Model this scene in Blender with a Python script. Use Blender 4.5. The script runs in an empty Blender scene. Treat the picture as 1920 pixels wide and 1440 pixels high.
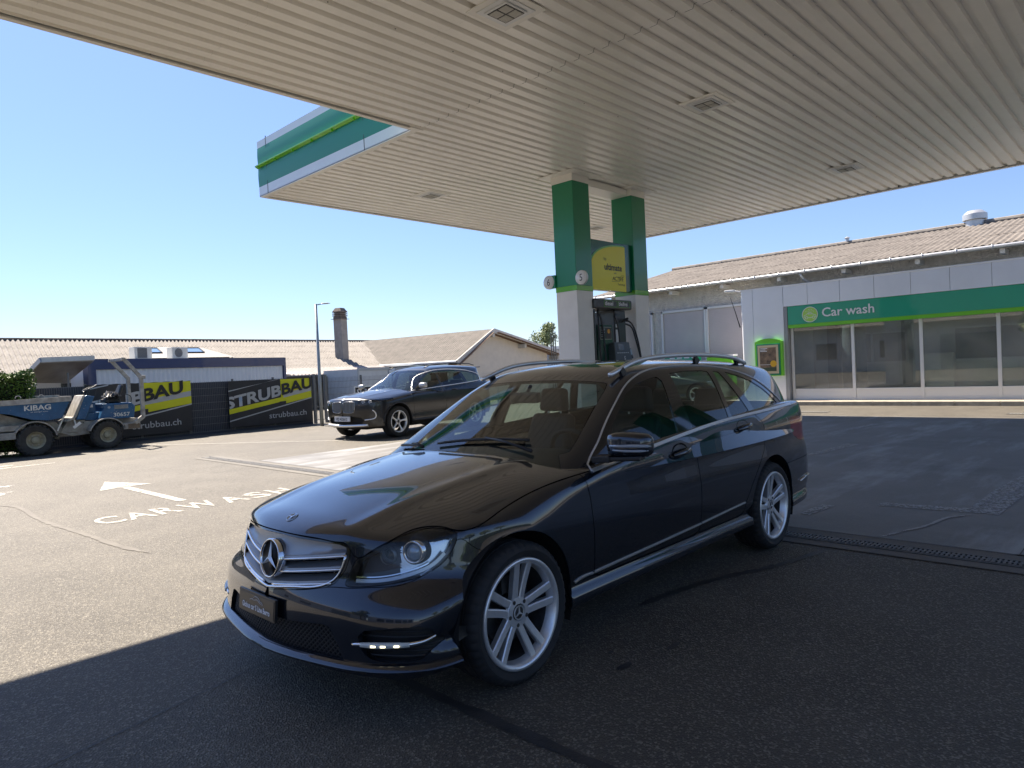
import bpy, bmesh, math, random
import numpy as np
from mathutils import Vector, Matrix, Euler
random.seed(7); RNG = np.random.default_rng(7)
SC = bpy.context.scene
COL = SC.collection
PI = math.pi

# ------------------------------------------------------------------ camera, sky, sun
CAM_H = 1.4076
_rt = Vector((0.69281367, -0.71956821, -0.04723154))
_up = Vector((0.04812753, -0.01921244, 0.99865641))
_fw = Vector((0.71950883, 0.69415595, -0.0213204))
cam_d = bpy.data.cameras.new('camera'); cam = bpy.data.objects.new('camera', cam_d); COL.objects.link(cam)
cam_d.sensor_width = 36.0; cam_d.lens = 36.0*1294.64/1920.0
cam_d.clip_start = 0.05; cam_d.clip_end = 6000
cam.matrix_world = Matrix(((_rt.x, _up.x, -_fw.x, 0), (_rt.y, _up.y, -_fw.y, 0), (_rt.z, _up.z, -_fw.z, CAM_H), (0, 0, 0, 1)))
SC.camera = cam

SUN_DIR = Vector((0.0, 3.46, 4.80)).normalized()          # towards the sun
w = bpy.data.worlds.new('World'); SC.world = w; w.use_nodes = True
_n = w.node_tree.nodes; _l = w.node_tree.links
_bg = _n['Background']; _sky = _n.new('ShaderNodeTexSky'); _sky.sky_type = 'NISHITA'; _sky.sun_disc = False
_sky.sun_elevation = math.asin(SUN_DIR.z); _sky.sun_rotation = math.atan2(SUN_DIR.x, SUN_DIR.y)
_sky.altitude = 450; _sky.air_density = 1.0; _sky.dust_density = 0.2; _sky.ozone_density = 3.0
_bg.inputs['Strength'].default_value = 0.067
_g = _n.new('ShaderNodeNewGeometry'); _sx = _n.new('ShaderNodeSeparateXYZ'); _l.new(_g.outputs['Incoming'], _sx.inputs[0])
_mr = _n.new('ShaderNodeMapRange'); _mr.inputs['From Min'].default_value = 0.0; _mr.inputs['From Max'].default_value = -0.45; _l.new(_sx.outputs['Z'], _mr.inputs['Value'])
_tm = _n.new('ShaderNodeMix'); _tm.data_type = 'RGBA'; _tm.inputs['A'].default_value = (.66, .68, .80, 1); _tm.inputs['B'].default_value = (1.0, .96, 1.05, 1); _l.new(_mr.outputs[0], _tm.inputs['Factor'])
_ml = _n.new('ShaderNodeMix'); _ml.data_type = 'RGBA'; _ml.blend_type = 'MULTIPLY'; _ml.inputs['Factor'].default_value = 1
_l.new(_sky.outputs['Color'], _ml.inputs['A']); _l.new(_tm.outputs['Result'], _ml.inputs['B']); _l.new(_ml.outputs['Result'], _bg.inputs['Color'])
sd = bpy.data.lights.new('sun', 'SUN'); sd.energy = 5.0; sd.angle = math.radians(0.53); sd.color = (1.0, 0.89, 0.75)
so = bpy.data.objects.new('sun', sd); COL.objects.link(so)
so.rotation_euler = (-SUN_DIR).to_track_quat('-Z', 'Y').to_euler()
SC.view_settings.view_transform = 'Standard'; SC.view_settings.look = 'None'
SC.view_settings.exposure = 1.58; SC.view_settings.gamma = 1.0; SC.view_settings.use_curve_mapping = False
SC.cycles.max_bounces = 10; SC.cycles.transparent_max_bounces = 24; SC.cycles.glossy_bounces = 5
SC.cycles.diffuse_bounces = 4; SC.cycles.caustics_reflective = False; SC.cycles.caustics_refractive = False
SC.cycles.use_denoising = True

# ------------------------------------------------------------------ materials
_mats = {}
def mat(name, col, rough=0.5, metal=0.0, coat=0.0, coat_rough=0.03, noise=0.0, nscale=4.0, ndetail=6.0, col2=None,
        bump=0.0, bscale=60.0, bdist=0.01, spec=0.5, stretch=(1, 1, 1), rvar=0.0, emit=None, estr=0.0, n2=None, sheen=0.0):
    """Principled material with optional large-scale colour noise, fine bump and roughness variation."""
    if name in _mats: return _mats[name]
    m = bpy.data.materials.new(name); m.use_nodes = True; nt = m.node_tree; N = nt.nodes; L = nt.links
    b = N['Principled BSDF']
    b.inputs['Base Color'].default_value = (*col, 1); b.inputs['Roughness'].default_value = rough
    b.inputs['Metallic'].default_value = metal; b.inputs['Coat Weight'].default_value = coat
    b.inputs['Coat Roughness'].default_value = coat_rough; b.inputs['Coat IOR'].default_value = 1.62 if name.startswith('paint') else 1.5; b.inputs['Specular IOR Level'].default_value = spec
    if emit: b.inputs['Emission Color'].default_value = (*emit, 1); b.inputs['Emission Strength'].default_value = estr
    tc = N.new('ShaderNodeTexCoord'); mp = N.new('ShaderNodeMapping'); mp.inputs['Scale'].default_value = stretch
    L.new(tc.outputs['Object'], mp.inputs['Vector'])
    if noise > 0 or col2:
        nz = N.new('ShaderNodeTexNoise'); nz.inputs['Scale'].default_value = nscale; nz.inputs['Detail'].default_value = ndetail
        nz.inputs['Roughness'].default_value = 0.62
        L.new(mp.outputs[0], nz.inputs['Vector'])
        rp = N.new('ShaderNodeMapRange'); rp.inputs['From Min'].default_value = 0.3; rp.inputs['From Max'].default_value = 0.7
        L.new(nz.outputs['Fac'], rp.inputs['Value'])
        mx = N.new('ShaderNodeMix'); mx.data_type = 'RGBA'
        c2 = col2 or tuple(c*(1-noise) for c in col); c1 = col if col2 else tuple(min(1, c*(1+noise)) for c in col)
        mx.inputs['A'].default_value = (*c1, 1); mx.inputs['B'].default_value = (*c2, 1)
        L.new(rp.outputs[0], mx.inputs['Factor']); out = mx.outputs['Result']
        if n2:   # second speckle layer: (scale, colour, threshold)
            s2 = N.new('ShaderNodeTexNoise'); s2.inputs['Scale'].default_value = n2[0]; s2.inputs['Detail'].default_value = 3
            L.new(mp.outputs[0], s2.inputs['Vector'])
            r2 = N.new('ShaderNodeMapRange'); r2.inputs['From Min'].default_value = n2[2]; r2.inputs['From Max'].default_value = n2[2]+0.08
            L.new(s2.outputs['Fac'], r2.inputs['Value'])
            m2 = N.new('ShaderNodeMix'); m2.data_type = 'RGBA'; m2.inputs['B'].default_value = (*n2[1], 1)
            L.new(r2.outputs[0], m2.inputs['Factor']); L.new(out, m2.inputs['A']); out = m2.outputs['Result']
        L.new(out, b.inputs['Base Color'])
    if rvar > 0:
        rn = N.new('ShaderNodeTexNoise'); rn.inputs['Scale'].default_value = nscale*2.3; rn.inputs['Detail'].default_value = 5
        L.new(mp.outputs[0], rn.inputs['Vector'])
        rr = N.new('ShaderNodeMapRange'); rr.inputs['To Min'].default_value = max(0.02, rough-rvar); rr.inputs['To Max'].default_value = min(1, rough+rvar)
        rr.inputs['From Min'].default_value = 0.3; rr.inputs['From Max'].default_value = 0.7
        L.new(rn.outputs['Fac'], rr.inputs['Value']); L.new(rr.outputs[0], b.inputs['Roughness'])
    if bump > 0:
        bn = N.new('ShaderNodeTexNoise'); bn.inputs['Scale'].default_value = bscale; bn.inputs['Detail'].default_value = 4
        L.new(mp.outputs[0], bn.inputs['Vector'])
        bp = N.new('ShaderNodeBump'); bp.inputs['Strength'].default_value = bump; bp.inputs['Distance'].default_value = bdist
        L.new(bn.outputs['Fac'], bp.inputs['Height']); L.new(bp.outputs[0], b.inputs['Normal'])
    _mats[name] = m
    return m

def glass(name, tint=(0.6, 0.66, 0.64), ior=1.5, haze=0.0):
    """Thin pane: transparent with a real Fresnel reflection."""
    if name in _mats: return _mats[name]
    m = bpy.data.materials.new(name); m.use_nodes = True; nt = m.node_tree; N = nt.nodes; L = nt.links
    N.remove(N['Principled BSDF']); out = N['Material Output']
    t = N.new('ShaderNodeBsdfTransparent'); t.inputs['Color'].default_value = (*tint, 1)
    g = N.new('ShaderNodeBsdfGlossy'); g.inputs['Roughness'].default_value = 0.0; g.inputs['Color'].default_value = (1, 1, 1, 1)
    fr = N.new('ShaderNodeFresnel'); gm = N.new('ShaderNodeNewGeometry'); md = N.new('ShaderNodeMath'); md.operation = 'MULTIPLY_ADD'
    md.inputs[1].default_value = 1/ior-ior; md.inputs[2].default_value = ior     # same reflectance from both faces of the pane
    L.new(gm.outputs['Backfacing'], md.inputs[0]); L.new(md.outputs[0], fr.inputs['IOR'])
    mx = N.new('ShaderNodeMixShader')
    L.new(fr.outputs[0], mx.inputs[0]); L.new(t.outputs[0], mx.inputs[1]); L.new(g.outputs[0], mx.inputs[2])
    last = mx.outputs[0]
    if haze > 0:  # pale diffuse film mixed in as haze to lighten dark panes
        d = N.new('ShaderNodeBsdfDiffuse'); d.inputs['Color'].default_value = (0.6, 0.58, 0.54, 1)
        m2 = N.new('ShaderNodeMixShader'); tc = N.new('ShaderNodeTexCoord'); nz = N.new('ShaderNodeTexNoise')
        nz.inputs['Scale'].default_value = 1.7; nz.inputs['Detail'].default_value = 5; L.new(tc.outputs['Object'], nz.inputs['Vector'])
        mr = N.new('ShaderNodeMapRange'); mr.inputs['From Min'].default_value = 0.3; mr.inputs['From Max'].default_value = 0.75
        mr.inputs['To Min'].default_value = haze*0.4; mr.inputs['To Max'].default_value = haze*1.5
        L.new(nz.outputs['Fac'], mr.inputs['Value']); L.new(mr.outputs[0], m2.inputs[0])
        L.new(last, m2.inputs[1]); L.new(d.outputs[0], m2.inputs[2]); last = m2.outputs[0]
    L.new(last, out.inputs['Surface'])
    _mats[name] = m
    return m

# ------------------------------------------------------------------ object helpers
def tag(o, label=None, cat=None, group=None, kind=None):
    if label: o['label'] = label
    if cat: o['category'] = cat
    if group: o['group'] = group
    if kind: o['kind'] = kind
    return o
def thing(name, label, cat, loc=(0, 0, 0), rz=0.0, group=None):
    o = bpy.data.objects.new(name, None); COL.objects.link(o); o.empty_display_size = 0.2
    o.location = loc; o.rotation_euler = (0, 0, rz); o['off'] = list(map(float, loc))
    return tag(o, label, cat, group)
def clean_props():
    for o in bpy.data.objects:
        if 'off' in o: del o['off']
def mesh_obj(name, V, F, mats, parent=None, smooth=False, mi=None, bevel=0.0, seg=2, angle=40, local=False, weld=False):
    """V: (n,3), F: list of index tuples or (m,3) array."""
    me = bpy.data.meshes.new(name)
    V = np.asarray(V, float).reshape(-1, 3)
    if parent is not None and not local and 'off' in parent:
        V = V - np.array(list(parent['off']))
    if isinstance(F, np.ndarray) and F.shape[1] == 3:
        me.vertices.add(len(V)); me.vertices.foreach_set('co', V.astype(np.float32).ravel())
        me.loops.add(len(F)*3); me.loops.foreach_set('vertex_index', F.astype(np.int32).ravel())
        me.polygons.add(len(F)); me.polygons.foreach_set('loop_start', np.arange(0, len(F)*3, 3, dtype=np.int32))
        me.polygons.foreach_set('loop_total', np.full(len(F), 3, np.int32))
        me.update(calc_edges=True)
    else:
        me.from_pydata([tuple(v) for v in V], [], [tuple(int(i) for i in f) for f in F]); me.update()
    if not isinstance(mats, (list, tuple)): mats = [mats]
    for m in mats: me.materials.append(m)
    if mi is not None: me.polygons.foreach_set('material_index', np.asarray(mi, np.int32))
    if smooth:
        me.polygons.foreach_set('use_smooth', np.ones(len(me.polygons), bool))
        if smooth != 'all':
            try: me.set_sharp_from_angle(angle=math.radians(angle))
            except Exception: pass
    o = bpy.data.objects.new(name, me); COL.objects.link(o)
    if parent is not None:
        o.parent = parent
        if not local and 'off' in parent: o['off'] = list(parent['off'])
    if bevel > 0:
        b = o.modifiers.new('bevel', 'BEVEL'); b.width = bevel; b.segments = seg; b.limit_method = 'ANGLE'; b.angle_limit = math.radians(35)
        b.harden_normals = False
    return o

def rotm(axis, ang): return np.array(Matrix.Rotation(ang, 3, axis))
def rz(a): return rotm('Z', a)
class MB:
    """Mesh builder: collects shapes that belong to one part."""
    def __init__(s): s.V = []; s.F = []; s.M = []; s.n = 0
    def add(s, V, F, mi=0, R=None, T=None):
        V = np.asarray(V, float).reshape(-1, 3)
        if R is not None: V = V@np.asarray(R).T
        if T is not None: V = V+np.asarray(T, float)
        s.V.append(V); s.F += [tuple(int(i)+s.n for i in f) for f in F]; s.M += [mi]*len(F); s.n += len(V); return s
    def box(s, lo, hi, mi=0, R=None, T=None):
        (a, b, c), (d, e, f) = lo, hi
        V = [(a, b, c), (d, b, c), (d, e, c), (a, e, c), (a, b, f), (d, b, f), (d, e, f), (a, e, f)]
        return s.add(V, [(0, 3, 2, 1), (4, 5, 6, 7), (0, 1, 5, 4), (1, 2, 6, 5), (2, 3, 7, 6), (3, 0, 4, 7)], mi, R, T)
    def bar(s, p, q, wd, ht, up=(0, 0, 1), mi=0, w2=None, h2=None):
        p = np.array(p, float); q = np.array(q, float); d = q-p; d /= np.linalg.norm(d)+1e-12
        u = np.array(up, float); sx = np.cross(d, u)
        if np.linalg.norm(sx) < 1e-5: sx = np.cross(d, (1, 0, 0))
        sx /= np.linalg.norm(sx); u = np.cross(sx, d); w2 = w2 or wd; h2 = h2 or ht
        V = []
        for c, ww, hh in ((p, wd, ht), (q, w2, h2)):
            for a, b in ((-1, -1), (1, -1), (1, 1), (-1, 1)): V.append(c+sx*a*ww/2+u*b*hh/2)
        return s.add(V, [(0, 1, 2, 3), (7, 6, 5, 4), (0, 4, 5, 1), (1, 5, 6, 2), (2, 6, 7, 3), (3, 7, 4, 0)], mi)
    def cyl(s, p, q, r, r2=None, n=16, caps=True, mi=0):
        return s.tube([p, q], [r, r if r2 is None else r2], n, caps, mi)
    def tube(s, path, r, n=8, caps=True, mi=0, flat=1.0, closed=False, upv=(0, 0, 1)):
        P = np.array(path, float); m = len(P); rr = np.full(m, r, float) if np.isscalar(r) else np.array(r, float)
        tg = np.gradient(P, axis=0) if m > 2 else np.repeat((P[1]-P[0])[None], 2, 0)
        if closed: tg = np.roll(P, -1, 0)-np.roll(P, 1, 0)
        tg /= np.linalg.norm(tg, axis=1)[:, None]+1e-12
        V = []; u = np.array(upv, float)
        if abs(tg[0]@u) > 0.95: u = np.array((1., 0, 0))
        for i in range(m):
            sx = np.cross(tg[i], u); sx /= np.linalg.norm(sx)+1e-12; u2 = np.cross(sx, tg[i]); u = u2 if m > 2 else u
            for k in range(n):
                a = 2*PI*k/n; V.append(P[i]+rr[i]*(math.cos(a)*sx+flat*math.sin(a)*u2))
        F = []
        for i in range(m if closed else m-1):
            j = (i+1) % m
            for k in range(n): F.append((i*n+k, i*n+(k+1) % n, j*n+(k+1) % n, j*n+k))
        if caps and not closed: F += [tuple(range(n))[::-1], tuple(range((m-1)*n, m*n))]
        return s.add(V, F, mi)
    def lathe(s, prof, n=32, axis='Z', T=None, mi=0, R=None):
        """prof: (radius, height) pairs."""
        V = []; F = []; m = len(prof)
        for r, h in prof:
            for k in range(n):
                a = 2*PI*k/n; c, d = r*math.cos(a), r*math.sin(a)
                V.append((c, d, h) if axis == 'Z' else ((h, c, d) if axis == 'X' else (d, h, c)))
        for i in range(m-1):
            for k in range(n): F.append((i*n+k, i*n+(k+1) % n, (i+1)*n+(k+1) % n, (i+1)*n+k))
        return s.add(V, F, mi, R, T)
    def prism(s, poly, frame, depth, mi=0):
        """poly: 2-D outline; frame: (origin, ex, ey); extruded by depth along ex x ey."""
        o, ex, ey = [np.array(v, float) for v in frame]; nn = np.cross(ex, ey); nn /= np.linalg.norm(nn); n = len(poly)
        V = [o+ex*a+ey*b for a, b in poly]+[o+ex*a+ey*b+nn*depth for a, b in poly]
        F = [tuple(range(n))[::-1], tuple(range(n, 2*n))]+[(i, (i+1) % n, (i+1) % n+n, i+n) for i in range(n)]
        return s.add(V, F, mi)
    def quad(s, a, b, c, d, mi=0): return s.add([a, b, c, d], [(0, 1, 2, 3)], mi)
    def build(s, name, mats, parent=None, smooth=False, **k):
        return mesh_obj(name, np.concatenate(s.V), s.F, mats, parent, smooth, mi=s.M, **k)

def text_geo(txt, size, bold=0.0, xscale=1.0, extrude=0.0, align='LEFT', shear=0.0, spacing=1.0, res=3):
    cu = bpy.data.curves.new('txt', 'FONT'); cu.body = txt; cu.size = size; cu.offset = bold; cu.extrude = extrude
    cu.align_x = align; cu.shear = shear; cu.space_character = spacing; cu.resolution_u = res
    ob = bpy.data.objects.new('txt', cu); COL.objects.link(ob)
    dg = bpy.context.evaluated_depsgraph_get(); me = bpy.data.meshes.new_from_object(ob.evaluated_get(dg))
    V = np.array([v.co[:] for v in me.vertices]).reshape(-1, 3); me.calc_loop_triangles(); F = [tuple(p.vertices) for p in me.loop_triangles]
    bpy.data.objects.remove(ob); bpy.data.curves.remove(cu); bpy.data.meshes.remove(me)
    V[:, 0] *= xscale
    return V, F
def add_text(mb, txt, frame, size, mi=0, **k):
    """frame: origin, ex (reading direction), ey (up)."""
    V, F = text_geo(txt, size, **k); o, ex, ey = [np.array(v, float) for v in frame]
    nn = np.cross(ex, ey); nn /= np.linalg.norm(nn)
    mb.add(o+V[:, :1]*ex+V[:, 1:2]*ey+V[:, 2:3]*nn, F, mi)
def copy_tree(o, loc=None, rot=None, label=None):
    def rec(s, par):
        c = s.copy(); COL.objects.link(c); c.parent = par
        for ch in list(s.children): rec(ch, c)
        return c
    c = rec(o, None)
    if loc is not None: c.location = loc
    if rot is not None: c.rotation_euler = (0, 0, rot)
    if label: c['label'] = label
    return c
def chaikin(p, n=1, closed=True):
    p = [np.array(q, float) for q in p]
    for _ in range(n):
        o = []
        for i in range(len(p) if closed else len(p)-1):
            a, b = p[i], p[(i+1) % len(p)]; o += [a*.75+b*.25, a*.25+b*.75]
        if not closed: o = [p[0]]+o+[p[-1]]
        p = o
    return [tuple(q) for q in p]
def ring(name, n): pass
# ------------------------------------------------------------------ car body surfaces (implicit solids, metres, x forward, y left)
def spl(*kn):
    k=sorted(kn); x=np.array([a for a,_ in k],float); y=np.array([b for _,b in k],float)
    n=len(x); hh=np.diff(x); A=np.zeros((n,n)); r=np.zeros(n); A[0,0]=A[-1,-1]=1
    for i in range(1,n-1):
        A[i,i-1]=hh[i-1];A[i,i]=2*(hh[i-1]+hh[i]);A[i,i+1]=hh[i]
        r[i]=6*((y[i+1]-y[i])/hh[i]-(y[i]-y[i-1])/hh[i-1])
    m=np.linalg.solve(A,r); xs=np.linspace(x[0],x[-1],2500); i=np.clip(np.searchsorted(x,xs)-1,0,n-2)
    a=x[i+1]-xs; b=xs-x[i]; H=hh[i]
    ys=m[i]*a**3/(6*H)+m[i+1]*b**3/(6*H)+(y[i]/H-m[i]*H/6)*a+(y[i+1]/H-m[i+1]*H/6)*b
    s0=(ys[1]-ys[0])/(xs[1]-xs[0]); s1=(ys[-1]-ys[-2])/(xs[-1]-xs[-2])
    def f(t):
        t=np.asarray(t,float); v=np.interp(t,xs,ys)
        return v+np.minimum(t-xs[0],0)*s0+np.maximum(t-xs[-1],0)*s1
    return f
def smax(a,b,k):
    h=np.maximum(k-np.abs(a-b),0)/k
    return np.maximum(a,b)+h*h*h*k/6
def splus(s,w): # smooth relu
    return w*np.logaddexp(0,s/w)

class Hero:
    zc=staticmethod(spl((.95,.60),(.78,.66),(.70,.715),(.62,.765),(.5,.803),(.3,.852),(0,.902),(-.3,.940),(-.5,.957),(-.8,.97),(-1.6,1.0),(-2.6,1.04),(-3.8,1.04)))
    ze=staticmethod(spl((.95,.50),(.7,.60),(.5,.68),(.28,.75),(.04,.795),(-.36,.868),(-.6,.89),(-.91,.925),(-1.58,.99),(-2.55,1.035),(-3.1,1.05),(-3.4,1.05),(-3.8,1.02)))
    pn=staticmethod(spl((0,0),(.15,-.010),(.3,-.036),(.45,-.073),(.55,-.105),(.65,-.155),(.73,-.22),(.80,-.31),(.86,-.46),(.9,-.64)))
    ps=staticmethod(spl((.1,.8),(.2,.76),(.42,.77),(.49,.89),(.55,1.20),(.62,1.33),(.7,1.38),(.9,1.45)))
    xn=staticmethod(spl((.12,.72),(.18,.762),(.24,.768),(.32,.765),(.40,.762),(.46,.754),(.52,.735),(.60,.720),(.68,.705),(.74,.69),(.80,.66),(.9,.6)))
    pr=staticmethod(spl((0,0),(.3,.01),(.5,.035),(.65,.08),(.75,.15),(.8,.21),(.85,.33),(.9,.6)))
    xr=staticmethod(spl((.2,-3.72),(.3,-3.80),(.5,-3.83),(.6,-3.82),(.68,-3.80),(.75,-3.76),(.9,-3.74),(1.0,-3.72),(1.1,-3.68)))
    W=staticmethod(spl((.7,.80),(.5,.845),(.3,.872),(0,.885),(-.3,.876),(-.6,.872),(-1.5,.878),(-2.3,.882),(-2.76,.893),(-3.2,.875),(-3.5,.845),(-3.8,.80)))
    iz=staticmethod(spl((.12,.11),(.2,.05),(.24,.010),(.27,.005),(.30,.012),(.325,.030),(.36,.022),(.42,.009),(.5,.002),(.6,0),(.7,.005),(.78,.011),(.86,.012),(1.1,.012)))
    cr=staticmethod(spl((.6,.70),(.2,.76),(-.1,.80),(-.5,.845),(-1.4,.875),(-2.3,.905),(-3,.925),(-3.8,.92)))
    xc0,xc1,z0=.05,-3.2,.50
    @classmethod
    def lower(c,P):
        x,y,z=P[...,0],np.abs(P[...,1]),P[...,2]
        zt=c.zc(x)-(c.zc(x)-c.ze(x))*(np.minimum(y,1)/.76)**2.3
        yr=.50-.10*np.clip((x+.5)/1.2,0,1)
        zt=zt+.007*np.exp(-((y-yr)/.05)**2)*np.clip((x+.55)/.2,0,1)*np.clip((.75-x)/.3,0,1)
        s=z-c.cr(x)
        ys=c.W(x)-c.iz(z)-.34*splus(s,.014)
        xf=c.xn(z)+c.pn(y)*c.ps(z); xb=c.xr(z)+c.pr(y)
        k=.070*np.clip((x+.7)/.5,0,1)+.05
        f=smax(y-ys,(z-zt)*.95,k)
        f=smax(f,(x-xf)*.8,.045)
        f=smax(f,(xb-x)*.8,.06)
        return f
    Yb=staticmethod(spl((-.2,.72),(-.6,.79),(-1,.815),(-1.6,.825),(-2.5,.82),(-3.1,.783),(-3.5,.715),(-3.8,.64)))
    zb=staticmethod(spl((-.3,.86),(-.56,.878),(-.91,.911),(-1.58,.975),(-2.55,1.02),(-3.1,1.034),(-3.8,1.04)))
    xw=staticmethod(spl((.85,-.22),(.90,-.32),(.95,-.42),(1.1,-.72),(1.25,-1.01),(1.35,-1.215),(1.40,-1.33),(1.45,-1.5)))
    pw=staticmethod(spl((0,0),(.3,.025),(.5,.07),(.65,.135),(.75,.22),(.85,.36)))
    zr=staticmethod(spl((-1.0,1.365),(-1.3,1.405),(-1.7,1.432),(-2.2,1.438),(-2.8,1.418),(-3.2,1.388),(-3.5,1.35),(-3.7,1.32)))
    xt=staticmethod(spl((.9,-3.78),(1.0,-3.75),(1.1,-3.70),(1.2,-3.63),(1.3,-3.54),(1.38,-3.45)))
    pt=staticmethod(spl((0,0),(.4,.03),(.6,.15),(.7,.29),(.8,.46)))
    gx0,gx1,gz0=-1.5,-3.0,.9
    @classmethod
    def green(c,P):
        x,y,z=P[...,0],np.abs(P[...,1]),P[...,2]
        d=z-c.zb(x)
        ys=c.Yb(x)-.38*d-.45*d*np.abs(d)
        f=smax((y-ys)*.93,(z-c.zr(x)+.05*(y/.6)**2.2),.11)
        f=smax(f,(x-c.xw(z)+c.pw(y))*.45,.07)
        f=smax(f,(c.xt(z)+c.pt(y)-x)*.8,.08)
        return f
def shell(phi,xc0,xc1,z0,step=.016,rng=2.2,th0=-128,th1=128,R=.8):
    nth=int((th1-th0)*np.pi/180*R/step); th=np.radians(np.linspace(th0,th1,nth+(nth+1)%2))
    nc=int(abs(xc0-xc1)/step); na=int(np.pi/2*.95/step)
    al=[(xc0,a) for a in np.linspace(np.pi/2-.004,0,na)]+[(x,0) for x in np.linspace(xc0,xc1,nc)[1:-1]]+[(xc1,-a) for a in np.linspace(0,np.pi/2-.004,na)]
    X=np.array([a for a,_ in al]);A=np.array([b for _,b in al])
    D=np.stack([np.sin(A)[:,None]+0*th,np.cos(A)[:,None]*np.sin(th),np.cos(A)[:,None]*np.cos(th)],-1)
    O=np.stack([X[:,None]+0*th,0*D[...,0],z0+0*D[...,0]],-1)
    lo=np.zeros(D.shape[:2]);hi=np.full(D.shape[:2],rng)
    # coarse scan for first crossing
    ts=np.linspace(0,rng,45); prev=phi(O); found=np.zeros(lo.shape,bool)
    for a,b in zip(ts[:-1],ts[1:]):
        cur=phi(O+D*b); m=(~found)&(cur>0); lo[m]=a;hi[m]=b;found|=m
    for _ in range(18):
        mid=(lo+hi)/2; m=phi(O+D*mid[...,None])>0; hi=np.where(m,mid,hi);lo=np.where(m,lo,mid)
    P=O+D*((lo+hi)/2)[...,None]
    ni,nj=P.shape[:2]; idx=np.arange(ni*nj).reshape(ni,nj)
    a,b,c,d=idx[:-1,:-1].ravel(),idx[1:,:-1].ravel(),idx[1:,1:].ravel(),idx[:-1,1:].ravel()
    T=np.concatenate([np.stack([a,c,b],1),np.stack([a,d,c],1)])
    return P.reshape(-1,3),T
# ------------------------------------------------------------------ level-set cutting of triangle meshes
def clip(V, T, phi):
    """keep the part of the mesh where phi < 0, cut exactly along phi = 0"""
    phi = np.where(np.abs(phi) < 1e-7, 1e-7, phi)
    ins = phi < 0; c = ins[T].sum(1)
    keep = T[c == 3]; newV = []; base = len(V); out = [keep]
    ed = {}
    cr = T[(c == 1) | (c == 2)]; cc = c[(c == 1) | (c == 2)]
    if len(cr):
        i2 = ins[cr]
        odd = np.where(cc == 1, np.argmax(i2, 1), np.argmax(~i2, 1))
        r = np.arange(len(cr)); A = cr[r, odd]; B = cr[r, (odd+1) % 3]; D = cr[r, (odd+2) % 3]
        def cutv(a, b):
            lo = np.minimum(a, b); hi = np.maximum(a, b); t = phi[lo]/(phi[lo]-phi[hi])
            return lo, hi, V[lo]+(V[hi]-V[lo])*t[:, None]
        l1, h1, P1 = cutv(A, B); l2, h2, P2 = cutv(A, D)
        key = np.concatenate([l1.astype(np.int64)*base+h1, l2.astype(np.int64)*base+h2]); PP = np.concatenate([P1, P2])
        uk, first, inv = np.unique(key, return_index=True, return_inverse=True)
        NV = PP[first]; inv = inv.ravel()+base; i1 = inv[:len(cr)]; i2_ = inv[len(cr):]
        one = cc == 1; two = ~one
        out.append(np.stack([A[one], i1[one], i2_[one]], 1))
        out.append(np.stack([i1[two], B[two], D[two]], 1)); out.append(np.stack([i1[two], D[two], i2_[two]], 1))
        V = np.concatenate([V, NV])
    T = np.concatenate(out)
    u, inv = np.unique(T, return_inverse=True)
    return V[u], inv.reshape(-1, 3)
def polysdf(px, py, poly):
    P = np.array(poly, float); n = len(P); d = np.full(px.shape, 1e9); ins = np.zeros(px.shape, bool)
    for i in range(n):
        a, b = P[i], P[(i+1) % n]; ex, ey = b-a; wx, wy = px-a[0], py-a[1]
        t = np.clip((wx*ex+wy*ey)/(ex*ex+ey*ey+1e-12), 0, 1); d = np.minimum(d, (wx-ex*t)**2+(wy-ey*t)**2)
        c = ((a[1] > py) != (b[1] > py))
        with np.errstate(divide='ignore', invalid='ignore'):
            xi = (b[0]-a[0])*(py-a[1])/(b[1]-a[1]+1e-15)+a[0]
        ins ^= c & (px < xi)
    d = np.sqrt(d); return np.where(ins, -d, d)
def cut(M, fn, g=0.0):
    """inside part (shrunk by g)"""
    V, T = M; return clip(V, T, fn(V)+g)
def cutout(M, fn, g=0.0):
    V, T = M; return clip(V, T, -(fn(V)-g))
def vnormals(V, T):
    n = np.cross(V[T[:, 1]]-V[T[:, 0]], V[T[:, 2]]-V[T[:, 0]]); vn = np.zeros_like(V)
    for k in range(3): np.add.at(vn, T[:, k], n)
    return vn/(np.linalg.norm(vn, axis=1)[:, None]+1e-12)
def skirt(M, depth, ysplit=None):
    """turn every open edge inwards so panels have visible thickness"""
    V, T = M
    if len(T) == 0: return M
    E = np.concatenate([T[:, [0, 1]], T[:, [1, 2]], T[:, [2, 0]]]).astype(np.int64)
    k = np.minimum(E[:, 0], E[:, 1])*len(V)+np.maximum(E[:, 0], E[:, 1])
    u, inv, cnt = np.unique(k, return_inverse=True, return_counts=True); bd = E[cnt[inv.ravel()] == 1]
    vn = vnormals(V, T); ub, iv = np.unique(bd, return_inverse=True); iv = iv.reshape(-1, 2)
    A = V[ub]; Bv = V[ub]-vn[ub]*depth; n = len(V)
    nv = np.concatenate([V, A, Bv]); na = n; nb = n+len(ub)
    a, b = iv[:, 0], iv[:, 1]
    Q = np.concatenate([np.stack([b+na, a+na, a+nb], 1), np.stack([b+na, a+nb, b+nb], 1)])
    return nv, np.concatenate([T, Q])
def offset(M, d):
    V, T = M; return V+vnormals(V, T)*d, T
def mirror_copy(o, parent):
    c = o.copy(); COL.objects.link(c); c.parent = parent; c.scale = (1, -1, 1)
    for ch in list(o.children):
        d = ch.copy(); COL.objects.link(d); d.parent = c
    return c
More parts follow.
